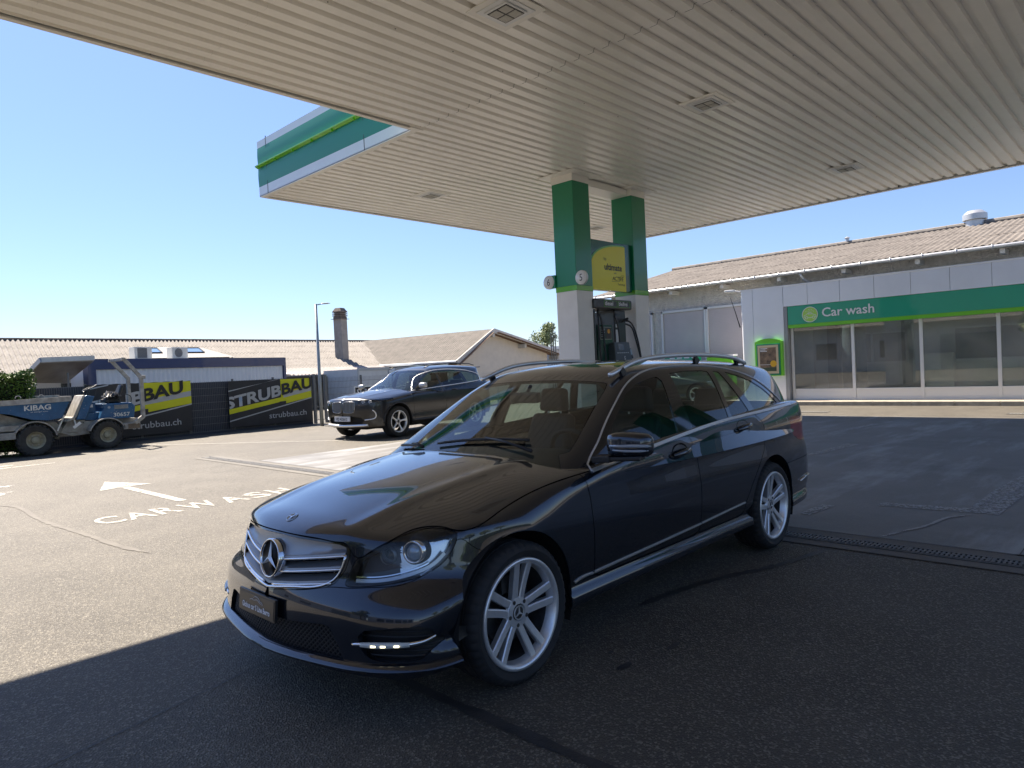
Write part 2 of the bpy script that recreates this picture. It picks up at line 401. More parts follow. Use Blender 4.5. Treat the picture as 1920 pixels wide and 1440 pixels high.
def root(phi, p, d, L=1.2):
    """first surface point met when travelling from p along d"""
    p = np.array(p, float); d = np.array(d, float); t = np.linspace(0, L, 600); f = phi(p+d*t[:, None]); i = int(np.argmax(f < 0))
    if f[i] >= 0: return p+d*L*.5
    a, b = t[max(i-1, 0)], t[i]
    for _ in range(25):
        m = (a+b)/2
        if phi(p+d*m) < 0: b = m
        else: a = m
    return p+d*b
def grad(phi, p, h=.004):
    p = np.array(p, float); g = np.array([phi(p+e)-phi(p-e) for e in np.eye(3)*h]); return g/np.linalg.norm(g)
def ribbon(mb, pts, nrm, wd, th, mi=0, taper=True):
    """flat strip following pts with given normals"""
    P = np.array(pts, float); Nn = np.array(nrm, float); tg = np.gradient(P, axis=0); tg /= np.linalg.norm(tg, axis=1)[:, None]
    S = np.cross(Nn, tg); S /= np.linalg.norm(S, axis=1)[:, None]; m = len(P)
    wds = np.full(m, wd) if np.isscalar(wd) else np.array(wd)
    V = []
    for i in range(m):
        s = S[i]*wds[i]/2; n = Nn[i]*th
        V += [P[i]-s, P[i]-s*.8+n, P[i]+s*.8+n, P[i]+s]
    F = []
    for i in range(m-1):
        for k in range(3): F.append((i*4+k, i*4+k+1, (i+1)*4+k+1, (i+1)*4+k))
    F += [(0, 1, 2, 3), ((m-1)*4+3, (m-1)*4+2, (m-1)*4+1, (m-1)*4)]
    mb.add(V, F, mi)
def resample(pts, n):
    P = np.array(pts, float); s = np.concatenate([[0], np.cumsum(np.linalg.norm(np.diff(P, axis=0), axis=1))])
    sp = [spl(*[(a, b) for a, b in zip(s, P[:, k])]) for k in range(P.shape[1])]; t = np.linspace(0, s[-1], n)
    return np.stack([f(t) for f in sp], 1)
# ------------------------------------------------------------------ shared car materials
M_TYRE = mat('tyre_rubber', (0.018, 0.018, 0.019), 0.78, noise=0.3, nscale=9, bump=0.25, bscale=90, bdist=0.002)
M_RIM = mat('alloy_silver', (0.74, 0.75, 0.77), 0.34, metal=0.7, coat=0.3, noise=0.06, nscale=30)
M_RIMD = mat('brake_grey', (0.055, 0.055, 0.055), 0.5, metal=0.6, noise=0.4, nscale=20)
M_BARREL = mat('rim_inner', (0.075, 0.075, 0.078), 0.5, metal=0.5, noise=0.3, nscale=15)
M_BLACKP = mat('black_plastic', (0.015, 0.015, 0.016), 0.42, noise=0.2, nscale=30)
M_GLOSSB = mat('gloss_black', (0.008, 0.008, 0.009), 0.06, coat=0.6)
M_DARK = mat('dark_void', (0.006, 0.006, 0.006), 0.8)
M_CHROME = mat('chrome', (0.72, 0.73, 0.75), 0.07, metal=1.0)
M_SATIN = mat('satin_silver', (0.78, 0.79, 0.80), 0.36, metal=0.8)
M_GREYIN = mat('cabin_trim', (0.03, 0.03, 0.032), 0.7, noise=0.2, nscale=12)
M_SEAT = mat('seat_leather', (0.022, 0.022, 0.024), 0.5, noise=0.2, nscale=8)
M_LENS = glass('lamp_lens', (0.90, 0.92, 0.94), 1.45)
M_REDLENS = mat('red_lens', (0.32, 0.01, 0.012), 0.08, coat=0.8)
M_DRL = mat('led_lit', (1, 0.95, 0.85), 0.3, emit=(1.0, 0.90, 0.58), estr=1.5)
M_WHITEG = mat('white_print', (0.75, 0.76, 0.78), 0.5)

def make_wheel(parent, name, loc, R=0.318, rimR=0.2413, width=0.225, style='twin', out=1, n_sp=5, rotp=0.0):
    """wheel axis along y, outer face at +y*out. thing > wheel > sub-parts"""
    w = bpy.data.objects.new(name, None); COL.objects.link(w); w.parent = parent; w.location = loc; w.empty_display_size = .2
    if out < 0: w.rotation_euler = (0, 0, PI)
    hw = width/2; n = 144; t = MB()
    ri = rimR+.004
    prof = [(ri, -hw+.012), (ri+.012, -hw+.002), (ri+.035, -hw-.006), (R-.028, -hw-.004), (R-.010, -hw+.012), (R-.003, -hw+.028)]
    for gx in (-.055, -.02, .02, .055): prof += [(R-.001, gx-.006), (R-.009, gx-.004), (R-.009, gx+.004), (R-.001, gx+.006)]
    prof += [(R-.003, hw-.028), (R-.010, hw-.012), (R-.028, hw+.004), (ri+.035, hw+.006), (ri+.012, hw-.002), (ri, hw-.012)]
    V = []; F = []; m = len(prof)
    for i, (r, h) in enumerate(prof):
        for k in range(n):
            a = 2*PI*k/n; rr = r
            if R-.030 < r and (k % 3 == 0) and (abs(h) > .062): rr = r-.0065
            if R-.002 < r and (k % 6 == (0 if h > 0 else 3)): rr = r-.004
            V.append((rr*math.cos(a), h, rr*math.sin(a)))
    for i in range(m-1):
        for k in range(n): F.append((i*n+k, (i+1)*n+k, (i+1)*n+(k+1) % n, i*n+(k+1) % n))
    mesh_obj('tyre', V, F, M_TYRE, w, True, local=True, angle=28)
    yo = hw-.004
    b = MB()   # barrel and outer lip
    b.lathe([(rimR-.030, yo-.046), (rimR-.022, yo-.014), (rimR-.017, yo-.004), (rimR-.009, yo+.003),
             (rimR+.002, yo+.005), (rimR+.006, yo-.003), (rimR+.006, yo-.012)], 96, 'Y')
    b.build('rim_lip', M_RIM, w, 'all', local=True)
    b = MB(); b.lathe([(rimR-.012, -hw+.02), (rimR-.022, -hw+.03), (rimR-.035, -.03), (rimR-.031, yo-.046)], 64, 'Y')
    b.build('rim_barrel', M_BARREL, w, 'all', local=True)
    s = MB()   # spokes and hub
    yh = yo-.030
    s.lathe([(.0, yh-.03), (.055, yh-.03), (.072, yh-.012), (.066, yh+.002), (.040, yh+.004), (.036, yh-.004), (0, yh-.004)], 48, 'Y')
    for k in range(n_sp):
        a0 = rotp+2*PI*k/n_sp+PI/2
        ca, sa = math.cos(a0), math.sin(a0); er = np.array((ca, 0, sa)); et = np.array((-sa, 0, ca))
        if style == 'twin':
            for sgn in (-1, 1):
                st = [(.045, .019, .038, yh-.002), (.085, .0225, .035, yh+.001), (.13, .0275, .0355, yh+.006), (.18, .034, .036, yh+.014), (rimR-.022, .040, .037, yo-.010), (rimR-.010, .043, .042, yo-.006)]
                V = []; 
                for r, off_, wd, y in st:
                    c = er*r+et*off_*sgn
                    for dx, dy in ((-.5, -.030), (-.5, -.004), (-.36, 0), (.36, 0), (.5, -.004), (.5, -.030)):
                        V.append(c+et*wd*dx+np.array((0, y+dy, 0)))
                F = []
                for i in range(len(st)-1):
                    for q in range(5): F.append((i*6+q, i*6+q+1, (i+1)*6+q+1, (i+1)*6+q))
                s.add(V, F)
        else:
            st = [(.04, .05, yh-.004), (.09, .040, yh), (.15, .036, yh+.006), (rimR-.03, .060, yo-.010), (rimR-.012, .085, yo-.008)]
            V = []
            for r, wd, y in st:
                for dx, dy in ((-.5, -.03), (-.46, -.002), (0, .002), (.46, -.002), (.5, -.03)): V.append(er*r+et*wd*dx+np.array((0, y+dy, 0)))
            F = []
            for i in range(len(st)-1):
                for q in range(4): F.append((i*5+q, i*5+q+1, (i+1)*5+q+1, (i+1)*5+q))
            s.add(V, F)
    s.build('spokes', M_RIM, w, True, local=True, angle=30)
    bt = MB()
    for k in range(5):
        a = rotp+2*PI*(k+.5)/5+PI/2; c = np.array((math.cos(a)*.056, 0, math.sin(a)*.056))
        bt.cyl(c+(0, yh-.01, 0), c+(0, yh+.0035, 0), .0095, n=10)
    bt.build('wheel_bolts', M_RIMD, w, True, local=True)
    hc = MB(); hc.lathe([(0, yh+.0045), (.028, yh+.0045), (.033, yh+.001), (.036, yh-.006)], 32, 'Y')
    hc.build('hub_cap', M_RIMD, w, True, local=True)
    if style == 'twin':
        e = MB(); e.lathe([(.0265, yh+.004), (.028, yh+.007), (.031, yh+.007), (.032, yh+.003)], 32, 'Y')
        for k in range(3):
            a = PI/2+2*PI*k/3; p = np.array((math.cos(a)*.0275, yh+.006, math.sin(a)*.0275)); e.bar((0, yh+.0065, 0), p, .010, .004, up=(0, 1, 0), w2=.002)
        e.build('hub_emblem', M_SATIN, w, True, local=True)
    bd = MB(); bd.lathe([(.05, .012), (.150, .012), (.150, -.006), (.05, -.006)], 48, 'Y'); bd.lathe([(0, .03), (.075, .03), (.08, -.01)], 32, 'Y')
    bd.box((-.06, -.03, .09), (.06, .040, .165))
    bd.build('brake_disc', M_RIMD, w, True, local=True)
    return w
def copy_wheel(w, parent, loc, out):
    c = w.copy(); COL.objects.link(c); c.parent = parent; c.location = loc; c.rotation_euler = (0, 0, PI if out < 0 else 0)
    for ch in list(w.children):
        d = ch.copy(); COL.objects.link(d); d.parent = c
    return c
def circ(cx, cz, r, n=72): return [(cx+r*math.cos(2*PI*i/n), cz+r*math.sin(2*PI*i/n)) for i in range(n)]
# ------------------------------------------------------------------ the dark grey estate car
M_PAINT = mat('paint_dark_grey', (0.018, 0.0235, 0.036), 0.24, metal=0.72, coat=1.0, coat_rough=0.004, spec=0.3)
M_GLASSW = glass('windscreen_glass', (0.66, 0.75, 0.70), 1.54)
M_GLASSS = glass('side_glass', (0.42, 0.52, 0.47), 1.54)
def mesh_cls(cls, step):
    A = shell(cls.lower, cls.xc0, cls.xc1, cls.z0, step=step, th0=-160, th1=160)
    B = shell(cls.green, cls.gx0, cls.gx1, cls.gz0, step=step, th0=-95, th1=95)
    return A, B
AY = lambda V: np.abs(V[:, 1])
def build_hero(loc, heading):
    c = Hero; car = thing('estate_car', 'dark grey estate car with chrome star grille, parked in the canopy shade in front', 'car', loc, heading); del car['off']
    L, G = mesh_cls(c, .0125)
    P = lambda name, M, m, par=car, sk=.012, sm='all': mesh_obj(name, *(skirt(M, sk) if sk else M), m, par, sm, local=True) if len(M[1]) else None
    both = lambda p: np.minimum(c.lower(p), np.where(p[..., 2] < .84, 9, c.green(p)))
    # regions (negative inside)
    fw = circ(.012, .322, .366); rw = circ(-2.735, .328, .364)
    arch = lambda V: np.maximum(np.minimum(polysdf(V[:, 0], V[:, 2], fw), polysdf(V[:, 0], V[:, 2], rw)), .55-AY(V))
    zbot = spl((.9, .205), (.5, .200), (.3, .185), (-.4, .235), (-1.4, .250), (-2.4, .250), (-3.0, .25), (-3.9, .26))
    fd = [(-.502, .90), (-.520, .82), (-.537, .749), (-.545, .591), (-.550, .394), (-.560, .350), (-.60, .337), (-1.60, .337), (-1.638, .35), (-1.644, .393), (-1.656, .633), (-1.640, .80), (-1.585, .94), (-1.56, 1.15), (-.48, 1.15)]
    rd = [(-1.642, .35), (-1.66, .337), (-2.20, .337), (-2.258, .35), (-2.285, .43), (-2.376, .541), (-2.50, .66), (-2.588, .747), (-2.618, .86), (-2.60, .95), (-2.50, 1.03), (-2.45, 1.2), (-1.56, 1.15), (-1.585, .94), (-1.640, .80), (-1.656, .633), (-1.644, .393)]
    zh = spl((-.70, .721), (-.50, .719), (-.34, .714), (-.22, .708), (-.170, .698), (-.135, .664), (-.10, .650), (-.032, .672), (.09, .716), (.197, .745), (.316, .756), (.43, .749), (.5, .737), (.739, .776), (1.14, .851), (1.40, .870), (1.8, .90))
    xcowl = lambda V: -.405-.30*V[:, 1]**2
    hood = lambda V: np.maximum(np.maximum((zh(AY(V)-V[:, 0])-V[:, 2])*.75, xcowl(V)-V[:, 0]), AY(V)-1)
    HL = chaikin([(-.185, .545), (-.150, .592), (-.112, .645), (-.032, .668), (.09, .712), (.197, .741), (.316, .7525), (.43, .746), (.488, .733), (.492, .720), (.470, .672), (.412, .621), (.315, .582), (.2, .563), (.064, .550), (-.077, .541), (-.165, .536)], 1)
    head = lambda V: np.maximum(polysdf(AY(V)-V[:, 0], V[:, 2], HL)*.8, .35-V[:, 0]*1.5-.1)
    head = lambda V: np.maximum(polysdf(AY(V)-V[:, 0], V[:, 2], HL)*.8, .15-V[:, 0])
    GRp = [(0, .713), (.30, .704), (.40, .698), (.436, .688), (.440, .655), (.428, .604), (.392, .552), (.36, .538), (.2, .514), (0, .488)]
    GRo = [(0, .722), (.30, .713), (.42, .706), (.452, .695), (.458, .655), (.446, .600), (.408, .543), (.37, .524), (.2, .497), (0, .470)]
    grr = lambda V, Q=GRp: np.maximum(polysdf(AY(V), V[:, 2], [(-a, b) for a, b in Q[1:-1]][::-1]+Q if False else Q+[(-.2, Q[-1][1]), (-.2, Q[0][1])]), .3-V[:, 0])
    bt = spl((-.8, .478), (-.60, .490), (-.40, .512), (-.28, .528), (-.165, .532), (.0, .541), (.2, .555), (.35, .60), (.44, .655), (.483, .698), (.582, .665), (.70, .626), (.9, .56))
    bump = lambda V: np.maximum(np.maximum(V[:, 2]-bt(AY(V)-V[:, 0]), .15-V[:, 0]), polysdf(V[:, 0], V[:, 2], circ(.012, .322, .366)))
    bump = lambda V: np.maximum(V[:, 2]-bt(AY(V)-V[:, 0]), -.02-V[:, 0])
    LMp = [(0, .366), (.2, .368), (.40, .386), (.435, .380), (.475, .325), (.508, .262), (.49, .248), (.33, .236), (.15, .226), (0, .223), (-.2, .223), (-.2, .366)]
    lmesh = lambda V: np.maximum(polysdf(AY(V), V[:, 2], LMp), .3-V[:, 0])
    INp = chaikin([(.575, .385), (.72, .404), (.822, .408), (.829, .35), (.823, .30), (.80, .272), (.66, .270), (.60, .300)], 1)
    intake = lambda V: np.maximum(polysdf(AY(V), V[:, 2], INp), .25-V[:, 0])
    TLp = chaikin([(-3.13, .945), (-3.45, .92), (-3.9, .91), (-3.9, .735), (-3.40, .735), (-3.30, .742), (-3.17, .80), (-3.11, .89)], 1)
    tail = lambda V: np.maximum(np.maximum(polysdf(V[:, 0], V[:, 2], TLp), .44-AY(V)), V[:, 0]+3.0)
    rb = lambda V: np.maximum(V[:, 2]-(.60+.0*V[:, 0]), V[:, 0]+2.9)
    # ---- lower shell
    L = cutout(L, lambda V: V[:, 2]-zbot(V[:, 0]))
    L = cutout(L, arch)
    L = cutout(L, lambda V: c.green(V)+.004+9*(V[:, 2] < .84))
    g = .003
    hoodM = cut(L, hood, .0015); L2 = cutout(L, hood, .002)
    cowlM = cut(L2, lambda V: np.maximum(np.maximum(V[:, 0]-xcowl(V)+.004, -.66-V[:, 0]), .875-V[:, 2]), 0)
    L2 = cutout(L2, lambda V: np.maximum(np.maximum(V[:, 0]-xcowl(V)+.004, -.66-V[:, 0]), .875-V[:, 2]), 0)
    headM = cut(L2, head, .0005); L2 = cutout(L2, head, .0015)
    frameM = cut(cutout(L2, grr, 0), lambda V: grr(V, GRo), .001); L2 = cutout(L2, lambda V: grr(V, GRo), .001)
    bumpM = cut(L2, bump, .0015); L2 = cutout(L2, bump, .0015)
    bumpM = cutout(cutout(bumpM, lmesh), intake)
    fdM = cut(L2, lambda V: np.maximum(polysdf(V[:, 0], V[:, 2], fd), .3-V[:, 1]), g)
    rdM = cut(L2, lambda V: np.maximum(polysdf(V[:, 0], V[:, 2], rd), .3-V[:, 1]), g)
    side = lambda V: np.maximum(np.minimum(polysdf(V[:, 0], V[:, 2], fd), polysdf(V[:, 0], V[:, 2], rd)), .3-AY(V))
    L2 = cutout(L2, side, g)
    tailM = cut(L2, tail, .001); L2 = cutout(L2, tail, .002)
    rbM = cut(L2, rb, .0015); L2 = cutout(L2, rb, .0015)
    body = P('body', L2, M_PAINT, sk=.016)
    P('hood', hoodM, M_PAINT); P('front_bumper', bumpM, M_PAINT, sk=.03); P('rear_bumper', rbM, M_PAINT, sk=.02)
    P('cowl_panel', cowlM, M_BLACKP)
    gf = P('grille_frame', offset(frameM, .001), M_GLOSSB, sk=.03)
    # front splitter lip following the bumper foot
    lip = MB(); ys = np.linspace(-.80, .80, 81); pts = []; nr = []
    for y in ys:
        z = .222+.018*min(1, abs(y)/.8)
        p = root(c.lower, (1.5, y, z) if abs(y) < .6 else (1.2, y, z), (-1, 0, 0), 1.4); n_ = grad(c.lower, p); pts.append(p+n_*.006); nr.append(n_)
    for sgy in (1, -1):
        ext = []
        for x in np.linspace(float(pts[-1][0])-.03, .375, 8):
            p = root(c.lower, (x, 1.3*sgy, .238), (0, -sgy, 0), 1.0); n_ = grad(c.lower, p); ext.append((p+n_*.006, n_))
        if sgy > 0: pts = pts+[a for a, _ in ext]; nr = nr+[b_ for _, b_ in ext]
        else: pts = [a for a, _ in ext[::-1]]+pts; nr = [b_ for _, b_ in ext[::-1]]+nr
    V = []
    for p, n_ in zip(pts, nr):
        h_ = np.array((n_[0], n_[1], 0)); h_ /= np.linalg.norm(h_)
        for o_, dz in ((-.012, .030), (.006, .026), (.026, .012), (.030, .004), (.026, -.006), (-.02, -.012)): V.append(p-n_*.006+h_*o_+np.array((0, 0, dz)))
    lip.add(V, [(i*6+k, (i+1)*6+k, (i+1)*6+k+1, i*6+k+1) for i in range(len(pts)-1) for k in range(5)]); lip.build('splitter_lip', M_PAINT, car, True, local=True, angle=30)
    # doors
    def side_pt(x, z, off=0.0, y0=1.3):
        p = root(c.lower, (x, y0, z), (0, -1, 0), 1.0); n_ = grad(c.lower, p); return p+n_*off, n_
    doors = [P('front_door', fdM, M_PAINT), P('rear_door', rdM, M_PAINT)]
    for d, (hx, hz) in zip(doors, ((-1.435, .866), (-2.305, .932))):
        pc, n_ = side_pt(hx, hz); ex = np.array((-1, 0, .10)); ex /= np.linalg.norm(ex); ey = np.cross(n_, ex)*-1; ey /= np.linalg.norm(ey)
        ex = np.cross(ey, n_)*(-1 if np.dot(np.cross(ey, n_), ex) < 0 else 1)
        h = MB(); V = []; F = []
        nr_, na_ = 7, 36     # recessed cup with a raised lip
        for i in range(nr_+1):
            r = i/nr_
            for k in range(na_):
                a = 2*PI*k/na_; dpt = .0015-.016*max(0, 1-r**3)
                V.append(pc+ex*math.cos(a)*.088*r+ey*math.sin(a)*.055*r+n_*dpt)
        for i in range(nr_):
            for k in range(na_): F.append((i*na_+k, i*na_+(k+1) % na_, (i+1)*na_+(k+1) % na_, (i+1)*na_+k))
        # cup colour: gloss dark; the bar: paint
        h.add(V, F, 0)
        path = [pc+ex*t*.098+n_*(.010+.030*math.cos(t*PI/2*.97)**.6) for t in np.linspace(-1, 1, 17)]
        h.tube(path, [.009+.008*math.cos(t*PI/2)**.5 for t in np.linspace(-.97, .97, 17)], 14, mi=1, flat=.62, upv=tuple(n_))
        h.build('door_handle', [M_GLOSSB, M_PAINT], d, True, local=True)
    for d in doors: mirror_copy(d, car)
    # wheel arches, underbody
    u = MB()
    for sx in (.012, -2.735):
        for sg in (1, -1):
            n = 40; V = []
            for i in range(n+1):
                a = PI*(-.12+1.24*i/n)
                for y, r in ((.875 if sx > -1 else .885, .369), (.80, .376), (.50, .376)): V.append((sx+r*math.cos(a), sg*y*.985, .324+r*math.sin(a)))
            F = []
            for i in range(n): F += [(i*3, i*3+1, (i+1)*3+1, (i+1)*3), (i*3+1, i*3+2, (i+1)*3+2, (i+1)*3+1)]
            b0 = len(V); V += [(sx, sg*.50, .324)]; F += [(i*3+2, b0, (i+1)*3+2) for i in range(n)]
            u = MB(); u.add(V, F); u.build('wheel_well', M_DARK, car, 'all', local=True)
    u = MB()
    u.box((-2.35, -.76, .19), (-.38, .76, .27)); u.box((-.38, -.48, .17), (.42, .48, .30)); u.box((-3.70, -.55, .22), (-2.35, .55, .34)); u.box((.30, -.60, .19), (.60, .60, .24))
    u.box((-3.2, -.9, .20), (-3.12, -.55, .5)); u.box((.36, .55, .21), (.44, .74, .5)); u.box((.36, -.74, .21), (.44, -.55, .5))
    u.build('underbody', M_DARK, car, local=True)
    # ---- greenhouse
    G = cutout(G, lambda V: c.lower(V)+.004)
    WS = [(-.400, -.05), (-.30, -.05), (-.30, .9), (-.555, .652), (-.603, .688), (-.70, .668), (-.773, .648), (-1.006, .588), (-1.12, .562), (-1.185, .536), (-1.185, .50), (-1.172, .30), (-1.160, 0), (-1.160, -.05)]
    ws = lambda V: np.maximum(polysdf(V[:, 0], AY(V), WS), V[:, 0]+.2)
    CHp = resample([(-.60, .868), (-.655, .92), (-.752, .985), (-.823, 1.035), (-1.07, 1.192), (-1.244, 1.284), (-1.474, 1.350), (-1.839, 1.379), (-2.292, 1.366), (-2.643, 1.317), (-2.958, 1.210), (-3.13, 1.105), (-3.235, 1.035)], 70)
    Wp = [(x, z) for x, z in CHp]+[(-3.2, .95), (-2.6, .93), (-1.6, .89), (-.6, .80)]
    inside = lambda V: np.maximum(polysdf(V[:, 0], V[:, 2], Wp), .4-AY(V))
    rw_ = lambda V: np.maximum(np.maximum(polysdf(AY(V), V[:, 2], [(-.2, 1.03), (.60, 1.03), (.575, 1.15), (.50, 1.29), (.42, 1.318), (-.2, 1.335)]), V[:, 0]+2.9), -9)
    wsM = cut(G, ws, .001); G = cutout(G, ws, .003)
    glassP = {'a': [(-.80, .93), (-.937, 1.075), (-1.183, 1.230), (-1.33, 1.283), (-1.50, 1.312), (-1.578, 1.318), (-1.605, 1.29), (-1.555, 1.158), (-1.49, .95), (-1.1, .90), (-.80, .88)],
              'b': [(-1.735, 1.335), (-1.941, 1.344), (-2.150, 1.339), (-2.224, 1.330), (-2.215, 1.25), (-2.185, 1.12), (-2.165, .96), (-1.665, .93), (-1.69, 1.15)],
              'c': [(-2.30, 1.330), (-2.372, 1.322), (-2.505, 1.04), (-2.5, .98), (-2.21, .96), (-2.235, 1.12)],
              'd': [(-2.462, 1.318), (-2.606, 1.290), (-2.785, 1.240), (-2.945, 1.165), (-3.02, 1.115), (-3.105, 1.048), (-3.1, .98), (-2.60, .96), (-2.600, 1.04), (-2.535, 1.19)]}
    trimM = cut(G, inside, .001); G = cutout(G, inside, .0)
    gl = {}
    for k, pl in glassP.items():
        f = lambda V, pl=pl: np.maximum(polysdf(V[:, 0], V[:, 2], pl), .3-AY(V)); gl[k] = cut(trimM, f, 0); trimM = cutout(trimM, f, 0)
    trimM = cutout(trimM, lambda V: polysdf(V[:, 0], V[:, 2], [(-2.385, 1.38), (-2.450, 1.36), (-2.60, 1.04), (-2.615, .9), (-2.515, .9), (-2.515, 1.04)]), 0) if False else trimM
    rearM = cut(G, rw_, .001); G = cutout(G, rw_, .002)
    P('roof_shell', G, M_PAINT, sk=.02)
    P('window_surround', offset(trimM, -.001), M_GLOSSB, sk=.012)
    P('windscreen', wsM, M_GLASSW, sk=0); P('rear_window', rearM, M_GLASSS, sk=0)
    for k in 'abcd':
        M = cut(gl[k], lambda V: .3-V[:, 1]); M = offset(M, -.004)
        o = P('side_window', M, M_GLASSS, sk=0); mirror_copy(o, car)
    # black frit along the windscreen edge
    # chrome trim: arc over the windows and the belt strip, both sides
    def gpt(x, z):
        p = np.array((x, 1.3, z)); q = root(both, p, (0, -1, 0), 1.0); return q, grad(both, q)
    tr = MB(); pn = [gpt(x, z) for x, z in CHp]; pts = [a for a, _ in pn]; nn_ = [b for _, b in pn]
    ribbon(tr, pts, nn_, .011, .005)
    o = tr.build('window_trim', M_SATIN, car, True, local=True, angle=50); mirror_copy(o, car)
    bl = MB(); bp_ = resample([(-.600, .873), (-.927, .909), (-1.602, .971), (-2.05, 1.000), (-2.582, 1.019), (-3.0, 1.031), (-3.235, 1.035)], 60)
    pn = [side_pt(x, z-.004) for x, z in bp_]
    ribbon(bl, [a+b*.001 for a, b in pn], [b for _, b in pn], .024, .008)
    o = bl.build('belt_trim', M_SATIN, car, True, local=True, angle=50); mirror_copy(o, car)
    # side moulding near the sill
    sm = MB()
    for seg in (((-.40, .352), (-.425, .360), (-.545, .365)), ((-.556, .366), (-1.645, .400)), ((-1.658, .4005), (-2.262, .424))):
        q = resample(seg, 30) if len(seg) > 2 else [(seg[0][0]+(seg[1][0]-seg[0][0])*t, seg[0][1]+(seg[1][1]-seg[0][1])*t) for t in np.linspace(0, 1, 30)]
        pn = [side_pt(x, z) for x, z in q]; ribbon(sm, [a for a, _ in pn], [b for _, b in pn], .009, .007, 0)
    o = sm.build('side_moulding', [M_SATIN, M_PAINT], car, True, local=True, angle=60); mirror_copy(o, car)
    # ---- headlamps
    def lamp_side(sgn):
        hm = cut(headM, lambda V: -V[:, 1])
        lamp = mesh_obj('headlight', *hm, M_LENS, car, 'all', local=True)
        V, T = hm
        mesh_obj('lamp_seal', *skirt((V-vnormals(V, T)*.001, T[:0]) if False else cut(hm, lambda V: -(polysdf(AY(V)-V[:, 0], V[:, 2], HL)*.8+.005)), .05), M_BLACKP, lamp, 'all', local=True)
        vn = vnormals(V, T); inn = V-vn*.055-np.array((.035, 0, 0))
        q = V[:, 1]-V[:, 0]
        # bowl: dark front half, bright reflector towards the fender
        tc = (q[T].mean(1) > .10) & (V[T][:, :, 2].mean(1) > .575)
        mesh_obj('lamp_bowl', inn, T[~tc], mat('lamp_bowl_dark', (.045, .048, .052), .3, metal=.4), lamp, 'all', local=True)
        mesh_obj('lamp_reflector', inn, T[tc], mat('lamp_reflector', (.55, .57, .60), .16, metal=.9), lamp, 'all', local=True)
        pc = np.array((.425, .655, .660)); ax = np.array((.93, .36, .03)); ax /= np.linalg.norm(ax)
        Rm = np.array(Vector(ax).to_track_quat('Z', 'Y').to_matrix())
        pr = MB(); pr.lathe([(.0, .02), (.018, .017), (.030, .008), (.036, -.004), (.036, -.05)], 32, 'Z', pc, 0, Rm)
        pr.build('projector_lens', mat('projector_glass', (.30, .36, .42), .05, coat=1, metal=.3), lamp, 'all', local=True)
        rg = MB(); rg.lathe([(.037, -.03), (.038, .006), (.044, .012), (.052, .006), (.056, -.02), (.056, -.05)], 40, 'Z', pc, 0, Rm)
        rg.build('projector_ring', M_CHROME, lamp, 'all', local=True)
        # inner dipped unit behind and daytime strip along the bottom
        p2 = np.array((.50, .555, .640)); ir = MB(); ir.lathe([(.030, -.03), (.033, -.016), (.036, -.014), (.040, -.03)], 32, 'Z', p2, 0, Rm); ir.lathe([(0, -.022), (.03, -.028)], 24, 'Z', p2, 1, Rm)
        ir.build('inner_lamp', [mat('lamp_ring_dark', (.16, .17, .18), .3, metal=.5), M_GLOSSB], lamp, 'all', local=True)
        st = MB(); dpts = [(-.13, .562), (.0, .566), (.13, .576), (.25, .592), (.36, .620), (.42, .655)]
        def hlp(q_, z_):
            # point on the lamp surface with y-x=q
            p = np.array((.5-q_/2+.6, .5+q_/2+.6, z_)); return root(c.lower, p, (-.7071, -.7071, 0), 1.4)
        pp = resample([hlp(a, b) for a, b in dpts], 30); nn2 = [grad(c.lower, p) for p in pp]
        ribbon(st, [p-n_*.024 for p, n_ in zip(pp, nn2)], nn2, .018, .004)
        st.build('indicator_strip', mat('indicator_strip', (.42, .45, .48), .2, metal=.5, coat=.5), lamp, True, local=True)
        vb = MB(); ribbon(vb, [p-n_*.03+np.array((0, 0, .016)) for p, n_ in zip(pp[:24], nn2)], nn2[:24], .006, .006); vb.build('lamp_blade', M_CHROME, lamp, True, local=True)
        return lamp
    lamp = lamp_side(1); mirror_copy(lamp, car)
    # ---- grille
    def fx(y, z, off=0.0):
        p = root(c.lower, (1.4, y, z), (-1, 0, 0), 1.4); return p+np.array((off, 0, 0))
    yy = np.linspace(-.455, .455, 61)
    bk = MB(); V = []; F = []; zz = np.linspace(.46, .735, 12)
    for y in yy:
        for z in zz: V.append(fx(y, z, -.075))
    for i in range(60):
        for k in range(11): F.append((i*12+k, (i+1)*12+k, (i+1)*12+k+1, i*12+k+1))
    bk.add(V, F); bk.build('grille_backing', M_DARK, car, local=True)
    for zt, ye in ((.655, .434), (.602, .424), (.548, .392)):
        def zl(y): return zt-.052*(1-abs(y)/.42)
        ys_ = np.linspace(-ye, ye, 45)
        s = MB()
        for part in (ys_,):
            V = []
            hv = .036 if zt < .65 else .052
            for y in part:
                z = zl(y); hv = hv if zt < .65 else .706-.014*(abs(y)/.42)**2-z; q0 = fx(y, z, .002); fr = 1-.75*max(0, 1-(abs(y)-.06)/.12)
                V += [q0, q0+(-.004, 0, .010), fx(y, z+.012, -.006), fx(y, z+hv*.55, -.018), fx(y, z+hv*(.85 if zt < .65 else 1.0), -.040 if zt < .65 else -.014)]
            F = []
            for i in range(len(part)-1):
                for k in range(4): F.append((i*5+k, (i+1)*5+k, (i+1)*5+k+1, i*5+k+1))
            s.add(V, F)
        so_ = s.build('grille_slat', mat('slat_silver', (.30, .31, .33), .38, metal=.6), car, True, local=True)
        e = MB()
        for part in (ys_[:21], ys_[24:]): e.tube([fx(y, zl(y)-.003, .003) for y in part], .0055, 8)
        e.build('chrome_edge', M_CHROME, so_, 'all', local=True)
    rbz = MB()
